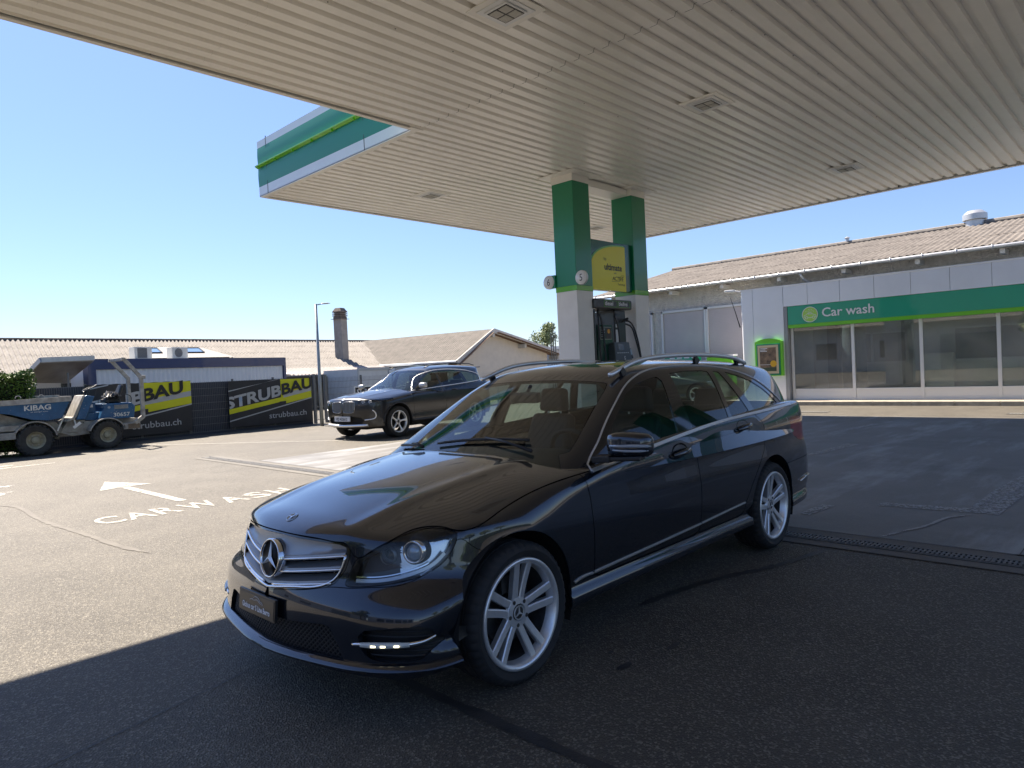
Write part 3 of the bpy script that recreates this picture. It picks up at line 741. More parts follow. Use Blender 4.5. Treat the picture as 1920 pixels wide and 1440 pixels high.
    for y in (-.36, -.27, -.18, .18, .27, .36): rbz.bar(fx(y, .56, -.05), fx(y, .69, -.05), .008, .03, up=(1, 0, 0))
    rbz.build('grille_rib', M_BLACKP, car, local=True)
    ed = MB(); ring_ = [(y, z) for y, z in GRp]; full = ring_[:]+[(-y, z) for y, z in ring_[::-1] if y > 0]
    # chrome only along the lower V and sides
    vl = resample([(.440, .660), (.430, .606), (.400, .556), (.36, .534), (.2, .509), (.03, .486), (0, .483)], 24)
    q = [fx(y, z, .003) for y, z in vl]+[fx(-y, z, .003) for y, z in vl[::-1][1:]]
    ed.tube(q, .0058, 8); ed.build('grille_chrome', M_CHROME, car, 'all', local=True)
    # star
    sc = fx(0, .605, 0)+np.array((.012, 0, .001)); tl = math.radians(9.5); ez = np.array((-math.sin(tl), 0, math.cos(tl))); ey_ = np.array((0, 1., 0)); ex_ = np.cross(ey_, ez)
    Rm = np.stack([ey_*-1 if False else ey_, ez, ex_], 1)  # local (x=y_car, y=up, z=out)
    st = MB(); st.lathe([(.0, -.004), (.080, -.004), (.081, -.03)], 64, 'Z', sc, 0, Rm)
    stO = st.build('star_emblem', mat('emblem_black', (.004, .004, .004), .35, spec=.2), car, 'all', local=True)
    s2 = MB(); s2.lathe([(.0775, -.006), (.079, .004), (.083, .0065), (.087, .003), (.088, -.03)], 72, 'Z', sc, 0, Rm); s2.build('emblem_ring', M_CHROME, stO, 'all', local=True)
    s3 = MB()
    for k in range(3):
        a = PI/2+2*PI*k/3; tip = np.array((math.cos(a)*.0775, math.sin(a)*.0775, .003)); 
        l = np.array((math.cos(a+PI/3)*.0155, math.sin(a+PI/3)*.0155, .002)); r = np.array((math.cos(a-PI/3)*.0155, math.sin(a-PI/3)*.0155, .002)); ctr = np.array((0, 0, .012)); low = -.0
        V = np.array([ctr, l, tip, r]); s3.add(V@Rm.T+sc, [(0, 2, 1), (0, 3, 2)])
    s3.build('emblem_star', M_SATIN, stO, local=True)
    # hood badge
    hb = root(c.lower, (.612, 0, 1.2), (0, 0, -1), 1.0); hn = grad(c.lower, hb); Rh = np.array(Vector(hn).to_track_quat('Z', 'Y').to_matrix())
    b = MB(); b.lathe([(0, .002), (.024, .002), (.0255, .004), (.029, .0035), (.030, 0)], 40, 'Z', hb, 0, Rh)
    b.build('hood_badge', mat('badge_blue_silver', (.35, .40, .48), .2, metal=.7), car, 'all', local=True)
    b = MB()
    for k in range(3):
        a = 2*PI*k/3+PI; v = Rh@np.array((math.cos(a)*.023, math.sin(a)*.023, .004)); b.bar(hb+hn*.0035, hb+v, .006, .003, up=tuple(hn), w2=.0015)
    b.build('badge_star', M_CHROME, car, local=True)
    # ---- lower mesh intake
    bk = MB(); V = []; F = []; zz = np.linspace(.205, .41, 8); yl = np.linspace(-.56, .56, 45)
    for y in yl:
        for z in zz: V.append(fx(y, z, -.06))
    for i in range(44):
        for k in range(7): F.append((i*8+k, (i+1)*8+k, (i+1)*8+k+1, i*8+k+1))
    bk.add(V, F); bk.build('intake_backing', M_DARK, car, local=True)
    ms = MB(); pol = [(a, b_) for a, b_ in LMp if a >= 0]; pol = pol+[(-a, b_) for a, b_ in pol[::-1]]
    for sg in (1, -1):
        for k in range(-34, 36):
            off_ = k*.026; run = []
            for z in np.linspace(.215, .395, 19):
                y = off_+sg*(z-.30)*1.15
                if abs(y) < .55 and polysdf(np.array([y]), np.array([z]), pol)[0] < .004: run.append(fx(y, z, -.022))
                elif len(run) > 1: break
            if len(run) > 1: ms.tube(run, .0028, 5, caps=False)
    ms.build('mesh_grille', mat('mesh_black', (.02, .02, .022), .3), car, 'all', local=True)
    # side intakes with lit strips
    bk = MB()
    V = []; F = []; yl = np.linspace(.55, .84, 14); zz = np.linspace(.25, .42, 8)
    for y in yl:
        for z in zz: V.append(fx(y, z, -.055))
    for i in range(13):
        for k in range(7): F.append((i*8+k, (i+1)*8+k, (i+1)*8+k+1, i*8+k+1))
    bk.add(V, F)
    for z in (.285, .305, .325, .36, .38): bk.tube([fx(y, z, -.035) for y in np.linspace(.57, .83, 12)], .0035, 5)
    o = bk.build('side_intake', M_BLACKP, car, True, local=True); mirror_copy(o, car)
    d = MB(); ln = [(.555, .328), (.60, .334), (.70, .338), (.78, .342), (.815, .352), (.826, .362)]
    pts = resample([fx(a, b_, -.002) for a, b_ in ln], 30); nn3 = [np.array((.75, .6, .15)) for _ in pts]
    d.tube(pts, [.006+.006*math.sin(PI*i/29) for i in range(30)], 10, flat=1.0)
    o = d.build('fog_trim', M_CHROME, car, 'all', local=True)
    d = MB(); pl_ = [fx(a, b_, .003) for a, b_ in resample([(.60, .334), (.70, .338), (.775, .341)], 20)]
    d.tube(pl_, [.010+.003*math.sin(PI*i/19) for i in range(20)], 10, flat=1.0); od = d.build('daytime_lamp', mat('lamp_diffuser', (.55, .56, .52), .2, coat=.6), o, 'all', local=True)
    mo = mirror_copy(o, car)
    for sg in (1, -1):
        e = MB()
        for t in (.32, .55, .80):
            p = pl_[int(t*19)]*np.array((1, sg, 1)); e.box((-.010, -.005, -.003), (.010, .005, .003), T=p+np.array((.008, sg*.006, 0)), R=rz(sg*-.9))
        e.build('led_chip', M_DRL, o if sg > 0 else mo, local=True) if sg > 0 else None
    # plate
    pf = MB(); p0 = np.array((.772, -.222, .348)); p1 = np.array((.778, .126, .350)); ex2 = (p1-p0)/np.linalg.norm(p1-p0); ez2 = np.array((-.10, 0, .995)); nn4 = np.cross(ex2, ez2)
    if nn4[0] < 0: nn4 = -nn4
    pf.prism([(0, 0), (.348, 0), (.348, .098), (0, .098)], (p0-nn4*.0, ex2, ez2), .014)
    pf.prism([(.008, .008), (.340, .008), (.340, .090), (.008, .090)], (p0+nn4*.014, ex2, ez2), .002)
    po = pf.build('number_plate_holder', mat('plate_black', (.02, .02, .021), .35), car, local=True, bevel=.003)
    tx = MB(); add_text(tx, 'Globus car S Line Berro', (p0+nn4*.0175+ex2*.174+ez2*.022, ex2, ez2), .034, align='CENTER', xscale=.80, bold=.0012)
    cur = [(.115, .062), (.125, .066), (.142, .070), (.158, .080), (.180, .083), (.200, .078), (.215, .068), (.228, .066), (.236, .060), (.237, .055)]
    c3 = resample(cur, 30); tx.tube([p0+nn4*.0178+ex2*a+ez2*b_ for a, b_ in c3], .0009, 5)
    c4 = resample([(.135, .066), (.160, .066), (.185, .071), (.205, .064), (.222, .058)], 20); tx.tube([p0+nn4*.0178+ex2*a+ez2*b_ for a, b_ in c4], .0008, 5)
    tx.build('plate_text', M_WHITEG, po, local=True)
    # tail lamps
    P('tail_light', cut(tailM, lambda V: -V[:, 1]), M_REDLENS, sk=.03); P('tail_light', cut(tailM, lambda V: V[:, 1]), M_REDLENS, sk=.03)
    rx = MB(); rx.box((-3.845, -.26, .70), (-3.80, .26, .82)); rx.build('rear_plate_recess', M_BLACKP, car, local=True)
    for sg in (1, -1):
        rr_ = MB(); pts = []
        for z_, x_ in ((.42, -3.28), (.435, -3.42), (.44, -3.52)): pts.append(side_pt(x_, z_)[0]+(0, .004, 0))
        pts = [p*(1, sg, 1) for p in pts]; rr_.tube(pts, .012, 8, flat=.6); rr_.build('rear_reflector', M_CHROME, car, 'all', local=True)
    # ---- mirrors
    mr = MB(); V = []; F = []
    secs = [(0.0, .35, .62), (.02, .72, .84), (.06, .95, .98), (.11, 1.0, 1.0), (.16, .97, .95), (.195, .88, .86), (.213, .66, .66), (.218, .30, .35)]
    na = 28
    for (t, sx_, sz_) in secs:
        yc = .885+t; xc = -.690-.05*(t/.2)**1.4; zc_ = 1.000-.006*(t/.2)
        for k in range(na):
            a = 2*PI*k/na; ca, sa = math.cos(a), math.sin(a)
            px_ = np.sign(ca)*abs(ca)**.6; pz_ = np.sign(sa)*abs(sa)**.48
            ww = .066 if ca > 0 else .040
            V.append((xc+px_*ww*sx_, yc, zc_+pz_*.058*sz_*(1.0 if sa > 0 else .94)*1.16))
    for i in range(len(secs)-1):
        for k in range(na): F.append((i*na+k, (i+1)*na+k, (i+1)*na+(k+1) % na, i*na+(k+1) % na))
    F += [tuple(range(na))[::-1] if False else tuple(range(na)), tuple(range((len(secs)-1)*na, len(secs)*na))[::-1]]
    mr.add(V, F); mo_ = mr.build('door_mirror', M_PAINT, car, 'all', local=True)
    m2 = MB(); m2.bar((-.655, .84, .925), (-.70, 1.075, .937), .085, .022, w2=.075); m2.bar((-.66, .82, .925), (-.67, .92, .93), .10, .035); m2.build('mirror_foot', M_BLACKP, mo_, local=True, bevel=.006)
    m3 = MB(); m3.tube([(-.627, .93, .998), (-.630, 1.0, 1.0), (-.655, 1.06, 1.0), (-.70, 1.098, .996), (-.735, 1.102, .992)], [.006, .008, .009, .009, .005], 8); m3.tube([(-.625, .95, .978), (-.631, 1.02, .976), (-.668, 1.078, .974), (-.715, 1.099, .972)], [.004, .007, .007, .004], 8)
    m3.build('mirror_indicator', mat('indicator_clear', (.30, .32, .36), .12, coat=1), mo_, 'all', local=True)
    fm = mirror_copy(mo_, car)      # the far mirror is folded in
    fm.matrix_local = Matrix.Translation((-.93, -.82, -.02)) @ Matrix.Rotation(math.radians(-72), 4, 'Z') @ Matrix.Translation((.70, .88, 0)) @ Matrix.Diagonal((1, -1, 1, 1))
    # ---- wipers, rails, cabin
    def ontop(x, y, off_=0.012):
        p = root(both, (x, y, 1.9), (0, 0, -1), 1.6); return p+grad(both, p)*off_
    wp = MB()
    for a, b_, piv in (((-.50, -.58), (-.455, -.33), (-.44, -.30)), ((-.475, -.20), (-.575, .44), (-.50, .52))):
        pl2 = [ontop(a[0]+(b_[0]-a[0])*t, a[1]+(b_[1]-a[1])*t, .018) for t in np.linspace(0, 1, 12)]
        wp.tube(pl2, .0085, 7, flat=1.0); mid_ = pl2[6]
        wp.tube([mid_+(0, 0, .010), (mid_+ontop(*piv, .03))/2+(0, 0, .012), ontop(*piv, .02)], [.006, .007, .011], 7)
    wp.build('wiper', M_BLACKP, car, 'all', local=True)
    rl = MB(); rp_ = resample([(-1.20, 1.345), (-1.26, 1.362), (-1.43, 1.410), (-1.66, 1.440), (-2.0, 1.450), (-2.3, 1.448), (-2.62, 1.432), (-2.86, 1.400), (-2.97, 1.370)], 60)
    path = []
    for i, (x, z) in enumerate(rp_):
        yb = np.interp(x, (-2.95, -2.3, -1.7, -1.25, -1.2), (.585, .562, .553, .550, .548)); zs = root(both, (x, yb, 1.9), (0, 0, -1), 1.5)[2]
        path.append((x, yb, max(z, zs+.004)))
    rl.tube(path, .0155, 12, flat=1.0)
    o = rl.build('roof_rail', M_SATIN, car, 'all', local=True)
    for x in (-2.22, -1.30, -2.86):
        r2 = MB(); yb = .562; zs = root(both, (x, yb, 1.9), (0, 0, -1), 1.5)[2]; r2.bar((x-.03, yb, zs-.004), (x+.0, yb, zs+.04), .075 if x == -2.22 else .05, .02, up=(0, 1, 0), w2=.04)
        r2.build('rail_foot', M_BLACKP, o, local=True)
    mirror_copy(o, car)
    # cabin
    cb = MB(); cb.box((-3.65, -.70, .30), (-.62, .70, .36)); cb.box((-3.62, -.72, .36), (-2.75, .72, .72))
    for sg in (1, -1): cb.box((-3.6, sg*.74-.02, .36), (-.62, sg*.74+.02, .86))
    cb.build('cabin_floor', M_GREYIN, car, local=True)
    ds = MB(); V = []; F = []
    prof = [(-.48, .885), (-.62, .915), (-.78, .925), (-.93, .905), (-1.0, .86), (-1.02, .70), (-.95, .55), (-.60, .50)]
    for y in np.linspace(-.70, .70, 15):
        for x, z in prof: V.append((x-.0, y, z+.022*math.exp(-((y-.37)/.16)**2)*(z > .84)-.02*(abs(y) > .6)))
    n_ = len(prof)
    for i in range(14):
        for k in range(n_-1): F.append((i*n_+k, i*n_+k+1, (i+1)*n_+k+1, (i+1)*n_+k))
    ds.add(V, F); ds.build('dashboard', M_GREYIN, car, True, local=True)
    sw = MB(); cx_, cz_ = -1.08, .86; tlt = math.radians(25); Rw = rotm('Y', -(PI/2-tlt)); 
    ring3 = [np.array((math.cos(a)*.185, math.sin(a)*.185, 0)) for a in np.linspace(0, 2*PI, 37)[:-1]]
    sw.tube([Rw@p+np.array((cx_, .37, cz_)) for p in ring3], .015, 8, closed=True)
    for a in (0, PI, -PI/2): sw.bar(np.array((cx_, .37, cz_)), Rw@np.array((math.cos(a+PI/2)*.18, math.sin(a+PI/2)*.18, 0))+np.array((cx_, .37, cz_)), .03, .012)
    sw.cyl(Rw@np.array((0, 0, -.02))+np.array((cx_, .37, cz_)), Rw@np.array((0, 0, .02))+np.array((cx_, .37, cz_)), .06)
    sw.build('steering_wheel', M_GREYIN, car, True, local=True)
    def seat(x, y, wd, name='front_seat'):
        s = MB(); s.box((x-.25, y-wd/2, .40), (x+.25, y+wd/2, .56)); s.bar((x-.24, y, .50), (x-.46, y, 1.06), wd*.94, .13, up=(1, 0, 0), w2=wd*.74, h2=.10)
        o_ = s.build(name, M_SEAT, car, local=True, bevel=.04, seg=3); h_ = MB(); h_.bar((x-.455, y, 1.08), (x-.475, y, 1.25), .25, .09, up=(1, 0, 0), w2=.21); h_.build('headrest', M_SEAT, o_, local=True, bevel=.03, seg=3)
        h_ = MB(); [h_.cyl((x-.455, y+dy, 1.02), (x-.465, y+dy, 1.14), .007) for dy in (-.06, .06)]; h_.build('headrest_posts', M_SATIN, o_, local=True)
        return o_
    seat(-1.30, .36, .50); seat(-1.30, -.36, .50)
    s = MB(); s.box((-2.62, -.62, .42), (-2.10, .62, .58)); s.bar((-2.56, 0, .55), (-2.74, 0, 1.05), 1.22, .12, up=(1, 0, 0)); rs = s.build('rear_seat', M_SEAT, car, local=True, bevel=.03)
    for y in (-.38, 0, .38):
        h_ = MB(); h_.bar((-2.745, y, 1.03), (-2.76, y, 1.19), .24, .08, up=(1, 0, 0), w2=.20); h_.build('headrest', M_SEAT, rs, local=True, bevel=.025)
    im = MB(); im.bar((-1.02, 0, 1.22), (-1.06, 0, 1.225), .24, .065); im.cyl((-1.04, 0, 1.22), (-1.10, 0, 1.30), .012); im.build('interior_mirror', M_BLACKP, car, local=True, bevel=.01)
    hl_ = MB(); V = []; F = []   # headliner and pillars inside
    for x in np.linspace(-3.35, -1.22, 22):
        for y in np.linspace(-.58, .58, 13):
            p = root(both, (x, y, 1.9), (0, 0, -1), 1.5); V.append(p-(0, 0, .035))
    for i in range(21):
        for k in range(12): F.append((i*13+k, (i+1)*13+k, (i+1)*13+k+1, i*13+k+1))
    hl_.add(V, F); hl_.build('headliner', mat('headliner_grey', (.30, .29, .27), .9), car, 'all', local=True)
    # wheels
    w0 = make_wheel(car, 'wheel', (0, .760, .3185), rotp=math.radians(8)); copy_wheel(w0, car, (0, -.760, .3185), -1)
    w1 = make_wheel(car, 'wheel', (-2.748, .765, .3185), rotp=math.radians(-3)); copy_wheel(w1, car, (-2.748, -.765, .3185), -1)
    return car
# ------------------------------------------------------------------ setting: ground, slab, kerb, paint
def ground_mat(name, base, dark, light, stains=None, fine=220.0, bump=0.5, rough=0.88, speck=0.5, big=0.12, streak=None):
    m = bpy.data.materials.new(name); m.use_nodes = True; nt = m.node_tree; N = nt.nodes; L = nt.links; b = N['Principled BSDF']
    b.inputs['Roughness'].default_value = rough; b.inputs['Specular IOR Level'].default_value = 0.35
    tc = N.new('ShaderNodeTexCoord')
    def noise(s, det=4, rgh=.6, vec=None):
        n = N.new('ShaderNodeTexNoise'); n.inputs['Scale'].default_value = s; n.inputs['Detail'].default_value = det; n.inputs['Roughness'].default_value = rgh
        L.new(vec or tc.outputs['Object'], n.inputs['Vector']); return n.outputs['Fac']
    def rng(v, a, b_, c=0.0, d=1.0):
        r = N.new('ShaderNodeMapRange'); r.inputs['From Min'].default_value = a; r.inputs['From Max'].default_value = b_; r.inputs['To Min'].default_value = c; r.inputs['To Max'].default_value = d
        L.new(v, r.inputs['Value']); return r.outputs[0]
    def mix(f, A, B):
        x = N.new('ShaderNodeMix'); x.data_type = 'RGBA'
        L.new(f, x.inputs['Factor'])
        for s_, v in (('A', A), ('B', B)):
            if isinstance(v, tuple): x.inputs[s_].default_value = (*v, 1)
            else: L.new(v, x.inputs[s_])
        return x.outputs['Result']
    vo = N.new('ShaderNodeTexVoronoi'); vo.inputs['Scale'].default_value = fine*.55; L.new(tc.outputs['Object'], vo.inputs['Vector'])
    vcol = N.new('ShaderNodeSeparateColor'); L.new(vo.outputs['Color'], vcol.inputs[0])
    c = mix(rng(noise(fine), .35, .65), dark, base)
    c = mix(rng(vcol.outputs[0], .72, .95, 0, speck), c, light)
    c = mix(rng(noise(.22, 5), .38, .66, 0, big*2), c, dark)
    c = mix(rng(noise(1.3, 6), .40, .70, 0, big), c, light)
    if streak:
        mp = N.new('ShaderNodeMapping'); mp.inputs['Scale'].default_value = (.35, 1.6, 1); L.new(tc.outputs['Object'], mp.inputs['Vector'])
        c = mix(rng(noise(1.1, 7, .66, mp.outputs[0]), .50, .72, 0, .8), c, streak[0])
        mp2 = N.new('ShaderNodeMapping'); mp2.inputs['Scale'].default_value = (.7, .35, 1); L.new(tc.outputs['Object'], mp2.inputs['Vector'])
        c = mix(rng(noise(.8, 7, .62, mp2.outputs[0]), .52, .74, 0, .8), c, streak[1])
    L.new(c, b.inputs['Base Color'])
    bp = N.new('ShaderNodeBump'); bp.inputs['Strength'].default_value = bump; bp.inputs['Distance'].default_value = .008
    L.new(vo.outputs['Distance'], bp.inputs['Height']); L.new(bp.outputs[0], b.inputs['Normal'])
    return m
M_ASPH = ground_mat('asphalt', (.108, .097, .078), (.047, .042, .035), (.31, .283, .232), bump=.8, speck=.62, rough=.62)
M_CONC = ground_mat('concrete_slab', (.185, .177, .165), (.120, .115, .107), (.26, .252, .24), fine=140, bump=.10, rough=.55, speck=.25, big=.3, streak=((.36, .375, .39), (.080, .077, .072)))
M_CONCB = ground_mat('concrete_border', (.165, .155, .14), (.12, .113, .10), (.23, .22, .20), fine=170, bump=.15, rough=.8, speck=.3, big=.3)
M_TAR = mat('tar_seam', (.035, .034, .034), .55, noise=.4, nscale=6, bump=.3, bscale=120)
M_SUNSEAM = mat('sunlit_seam', (.118, .108, .094), .8, noise=.2, nscale=3, bump=.3, bscale=120)
def worn(name, col, thr=.42, sc=9.0):
    m = bpy.data.materials.new(name); m.use_nodes = True; nt = m.node_tree; N = nt.nodes; L = nt.links; b = N['Principled BSDF']
    b.inputs['Base Color'].default_value = (*col, 1); b.inputs['Roughness'].default_value = .7
    tc = N.new('ShaderNodeTexCoord'); n = N.new('ShaderNodeTexNoise'); n.inputs['Scale'].default_value = sc; n.inputs['Detail'].default_value = 9; n.inputs['Roughness'].default_value = .72
    L.new(tc.outputs['Object'], n.inputs['Vector']); r = N.new('ShaderNodeMapRange'); r.inputs['From Min'].default_value = thr; r.inputs['From Max'].default_value = thr+.07
    L.new(n.outputs['Fac'], r.inputs['Value']); L.new(r.outputs[0], b.inputs['Alpha']); return m
M_LINE = worn('road_paint', (.37, .355, .32), .41, 18); M_LINEW = worn('worn_paint', (.36, .37, .38), .45, 34); M_LINEF = worn('faint_paint', (.50, .49, .46), .50, 6)
def sheet(name, polys, m, z, kind='structure'):
    b = MB()
    for p in polys: b.add([(x, y, z) for x, y in p], [tuple(range(len(p)))])
    o = b.build(name, m); tag(o, kind=kind); return o
sheet('ground', [[(-400, -400), (900, -400), (900, 900), (-400, 900)]], M_ASPH, 0.0)
sheet('concrete_forecourt', [[(5.62, -12), (16.35, -12), (16.35, 11.7), (5.62, 11.7)]], M_CONC, .004)
sheet('concrete_border', [[(5.16, -12), (5.29, -12), (5.29, 13.4), (5.16, 13.4)], [(5.455, -12), (5.60, -12), (5.60, 13.4), (5.455, 13.4)]], M_CONCB, .006)
sheet('slab_joint', [[(5.60, -12), (5.625, -12), (5.625, 11.7), (5.60, 11.7)], [(5.62, .78), (16.35, .78), (16.35, .788), (5.62, .788)], [(5.60, .60), (5.70, .60), (5.62, .80), (5.60, .80)]], M_TAR, .008)
# tar seams; the main one split into shaded dark and sunlit pale stretches
def seam(name, pts, wd, m, z=.004, jit=.012, n=90):
    P = resample(pts, n); b = MB(); V = []
    for i, (x, y) in enumerate(P):
        d = P[min(i+1, n-1)]-P[max(i-1, 0)]; d /= np.linalg.norm(d); nn = np.array((-d[1], d[0])); j = RNG.normal(0, jit, 2); w_ = wd*(.75+.5*RNG.random())/2
        e = min(1, i/6, (n-1-i)/6); V += [(x+nn[0]*w_*e+j[0]*.4, y+nn[1]*w_*e, z), (x-nn[0]*w_*e+j[0]*.4, y-nn[1]*w_*e, z)]
    b.add(V, [(2*i, 2*i+1, 2*i+3, 2*i+2) for i in range(n-1)]); o = b.build(name, m); tag(o, kind='structure')
seam('road_seam', [(1.89, -2), (1.89, 1.6), (1.87, 2.4), (1.90, 3.4), (1.92, 4.12)], .055, M_TAR)  # dark copy of the seam, for its stretch in the canopy shade
seam('road_seam', [(2.02, 6.26), (1.94, 6.7), (1.90, 7.36), (1.84, 8.21), (1.80, 9.32), (1.83, 10.0), (1.71, 10.67), (1.2, 11.2)], .058, M_SUNSEAM)  # same seam in the sun, its lit paleness put into the colour
seam('road_seam', [(3.3, 2.28), (4.19, 2.10), (4.43, 2.0), (4.74, 1.92), (5.12, 1.84)], .055, M_TAR, jit=.02)
seam('road_seam', [(-.3, 3.0), (.4, 3.05), (1.1, 3.2), (1.75, 3.35)], .007, M_TAR, jit=.014)
seam('slab_crack', [(5.64, 1.65), (5.96, 1.54), (6.26, 1.45), (6.63, 1.37), (6.78, 1.24)], .030, worn('crack_fill', (.34, .34, .34), .40, 12), .009)
for nm, (x, y, a, b_) in (('oil_spot', (2.95, 1.82, .05, .018)), ('oil_spot', (2.62, 1.88, .055, .02)), ('oil_spot', (2.70, 2.02, .02, .012))):
    pts = [(x+a*math.cos(t)*(.7+.5*RNG.random()), y+b_*math.sin(t)*(.7+.5*RNG.random())) for t in np.linspace(0, 2*PI, 15)[:-1]]
    sheet(nm, [pts], M_TAR, .005)
# road lettering and arrows
b = MB(); txs = [('C', 2.12, .26), ('A', 2.40, .27), ('R', 2.71, .24), ('W', 3.0, .38), ('A', 3.45, .27), ('S', 3.77, .25), ('H', 4.09, .24)]
for ch, x, wd in txs:
    V, F = text_geo(ch, 1.0, bold=.016); mn, mx_ = V.min(0), V.max(0); V = (V-mn)/(mx_-mn+1e-9); b.add([(x+v[0]*wd, 8.0+v[1]*.47, .005) for v in V], F)
o = b.build('road_lettering', M_LINE); tag(o, kind='structure')
sheet('road_arrow', [[(3.135, 8.72), (3.245, 8.72), (3.215, 10.72), (3.105, 10.72)], [(2.83, 10.70), (3.16, 10.78), (3.50, 10.70), (3.16, 11.66)]], M_LINE, .005)
sheet('road_line', [[(2.25, 15.5), (2.6, 15.78), (3.44, 15.80), (3.46, 15.88), (2.6, 15.92), (2.2, 15.8)], [(2.45, 16.1), (2.9, 16.28), (2.85, 16.4), (2.3, 16.4)], [(5.6, 18.05), (8.38, 13.41), (8.43, 13.45), (5.66, 18.08)]], M_LINE, .005)
sheet('faint_marking', [[(1.35, 11.6), (1.9, 11.7), (2.1, 12.0), (1.5, 12.1)], [(1.6, 12.9), (2.2, 12.6), (2.3, 12.75), (1.7, 13.1)]], M_LINEF, .005)
sheet('worn_marking', [[(6.88, 1.09), (8.05, 1.05), (11.5, .80), (11.5, 1.02), (8.07, 1.31), (7.05, 1.33), (6.95, 2.0), (6.80, 2.0)], [(9.88, 3.68), (11.24, 3.52), (11.3, 3.73), (9.83, 3.80)], [(6.1, 2.35), (6.6, 2.3), (6.62, 2.42), (6.15, 2.45)], [(12.6, 4.4), (14.6, 4.2), (14.6, 4.32), (12.6, 4.5)]], M_LINEW, .009)
# drain channel
dc = thing('drain_channel', 'long slotted drain channel running beside the concrete slab edge', 'drain', (5.37, 2.0, 0))
b = MB(); b.box((5.29, -12, -.02), (5.31, 13.4, .012)); b.box((5.435, -12, -.02), (5.455, 13.4, .012)); b.box((5.31, -12, -.09), (5.435, 13.4, .004)); b.build('channel_frame', mat('channel_steel', (.10, .10, .098), .6, metal=.3, noise=.3, nscale=12), dc)
b = MB()
for i in range(17): b.box((.005, .010+i*.0285, 0), (.120, .024+i*.0285, .010))
b.box((0, 0, 0), (.008, .488, .011)); b.box((.117, 0, 0), (.125, .488, .011)); b.box((0, 0, 0), (.125, .008, .011)); b.box((0, .480, 0), (.125, .488, .011))
b.box((.055, 0, 0), (.070, .488, .0108))
gr = b.build('grate', mat('grate_iron', (.13, .127, .122), .55, metal=.5, noise=.3, nscale=20), dc, local=True)
gr.location = (5.31-5.37, -2.05-2.0, .004)
for i in range(1, 31):
    c = gr.copy(); COL.objects.link(c); c.parent = dc; c.location = (5.31-5.37, -2.05-2.0+i*.4925, .004)
# kerb and pavement by the car wash
M_KERB = mat('kerb_stone', (.34, .31, .26), .85, noise=.25, nscale=5, bump=.4, bscale=50)
M_PAVER = mat('paver', (.42, .36, .28), .9, noise=.2, nscale=8, bump=.35, bscale=40)
b = MB()
for i in range(26): b.box((19.62, -10+i*.93, -.05), (19.76, -10+i*.93+.922, .115))
o = b.build('kerb', M_KERB, bevel=.012); tag(o, kind='structure')
b = MB()
b.box((19.762, -10, -.05), (24, 14.1, .118)); o = b.build('pavement', M_PAVER); tag(o, kind='structure')
for i, (x, y) in enumerate(((17.4, 6.5), (17.4, 2.2))):
    t = thing('gully_grate', ('rectangular gully grate in the sunlit road nearer the estate car', 'rectangular gully grate in the sunlit road at the right picture edge')[i], 'drain', (x, y, 0), 0, 'gully grates in front of the car wash')
    b = MB(); b.box((-.16, -.36, 0), (.16, .36, .005)); b.build('grate_frame', M_TAR, t, local=True)
    b = MB()
    for k in range(12): b.box((-.14, -.34+k*.057, .005), (.14, -.34+k*.057+.026, .010))
    b.build('grate_bars', mat('bars_bright', (.26, .25, .23), .6, noise=.2), t, local=True)

# ------------------------------------------------------------------ canopy
H = 4.80
M_SOFF = mat('soffit_cream', (.95, .925, .87), .40, coat=1.0, coat_rough=.30, noise=.05, nscale=1.5, rvar=.08)
M_TRIM = mat('trim_cream', (.86, .84, .79), .35, coat=.2)
M_WHITE = mat('fascia_white', (.74, .76, .78), .3, coat=.3, noise=.03, nscale=2)
M_GREEN = mat('fascia_green', (.010, .23, .15), .45, coat=.12, coat_rough=.05)
M_DGREEN = mat('pillar_green', (.004, .215, .10), .28, coat=.25, coat_rough=.08)
M_LIME = mat('lime', (.16, .52, .02), .25, coat=.6)
M_LIMED = mat('lime_band', (.12, .45, .012), .3, coat=.4)
can = thing('canopy', 'big flat filling station canopy with ribbed cream underside and green edge', 'canopy', (6, 2, H))
def soffit(x0, x1, y0, y1, ph=0.0):
    b = MB(); P = []
    y = y0
    prof = [(0, 0), (.116, 0), (.130, .042), (.184, .042), (.200, 0)]
    k = 0
    while y < y1:
        for dy, dz in prof[:-1]:
            if y+dy <= y1: P.append((y+dy, dz))
        y += .200
    P.append((y1, 0)); V = []
    for py, pz in P: V += [(x0, py, H+pz), (x1, py, H+pz)]
    b.add(V, [(2*i, 2*i+2, 2*i+3, 2*i+1) for i in range(len(P)-1)])
    return b.build('soffit_sheet', M_SOFF, can)
YA, YB = 7.49, 12.00
for i in range(5):
    x0 = -1.4+i*1.515; soffit(x0, x0+1.5145, -2.1, YA)
xs = [6.18, 9.45, 12.8, 16.02]
for a, b_ in zip(xs[:-1], xs[1:]): soffit(a, b_-.0008, -2.1, YB)
b = MB()   # deck above the sheets and screws
b.box((-1.5, -2.2, H+.07), (16.1, 7.5, H+.9)); b.box((6.25, 7.5, H+.07), (16.1, 12.03, H+.9)); b.build('roof_deck', mat('deck_dark', (.05, .05, .05), .9), can)
b = MB()
b.box((-1.6, 7.535, H-.012), (6.20, 7.60, H+.012)); b.box((6.10, 7.60, H-.012), (6.20, 12.10, H+.012)); b.box((6.20, 12.03, H-.012), (16.2, 12.11, H+.012)); b.box((16.10, -2.2, H-.012), (16.2, 12.03, H+.012))
b.box((-1.6, -2.3, H-.012), (16.2, -2.2, H+.012)); b.box((-1.6, -2.2, H-.012), (-1.5, 7.535, H+.012)); b.box((6.02, 7.50, H-.014), (6.24, 7.535, H+.010))
b.build('edge_trim', M_TRIM, can)
b = MB()
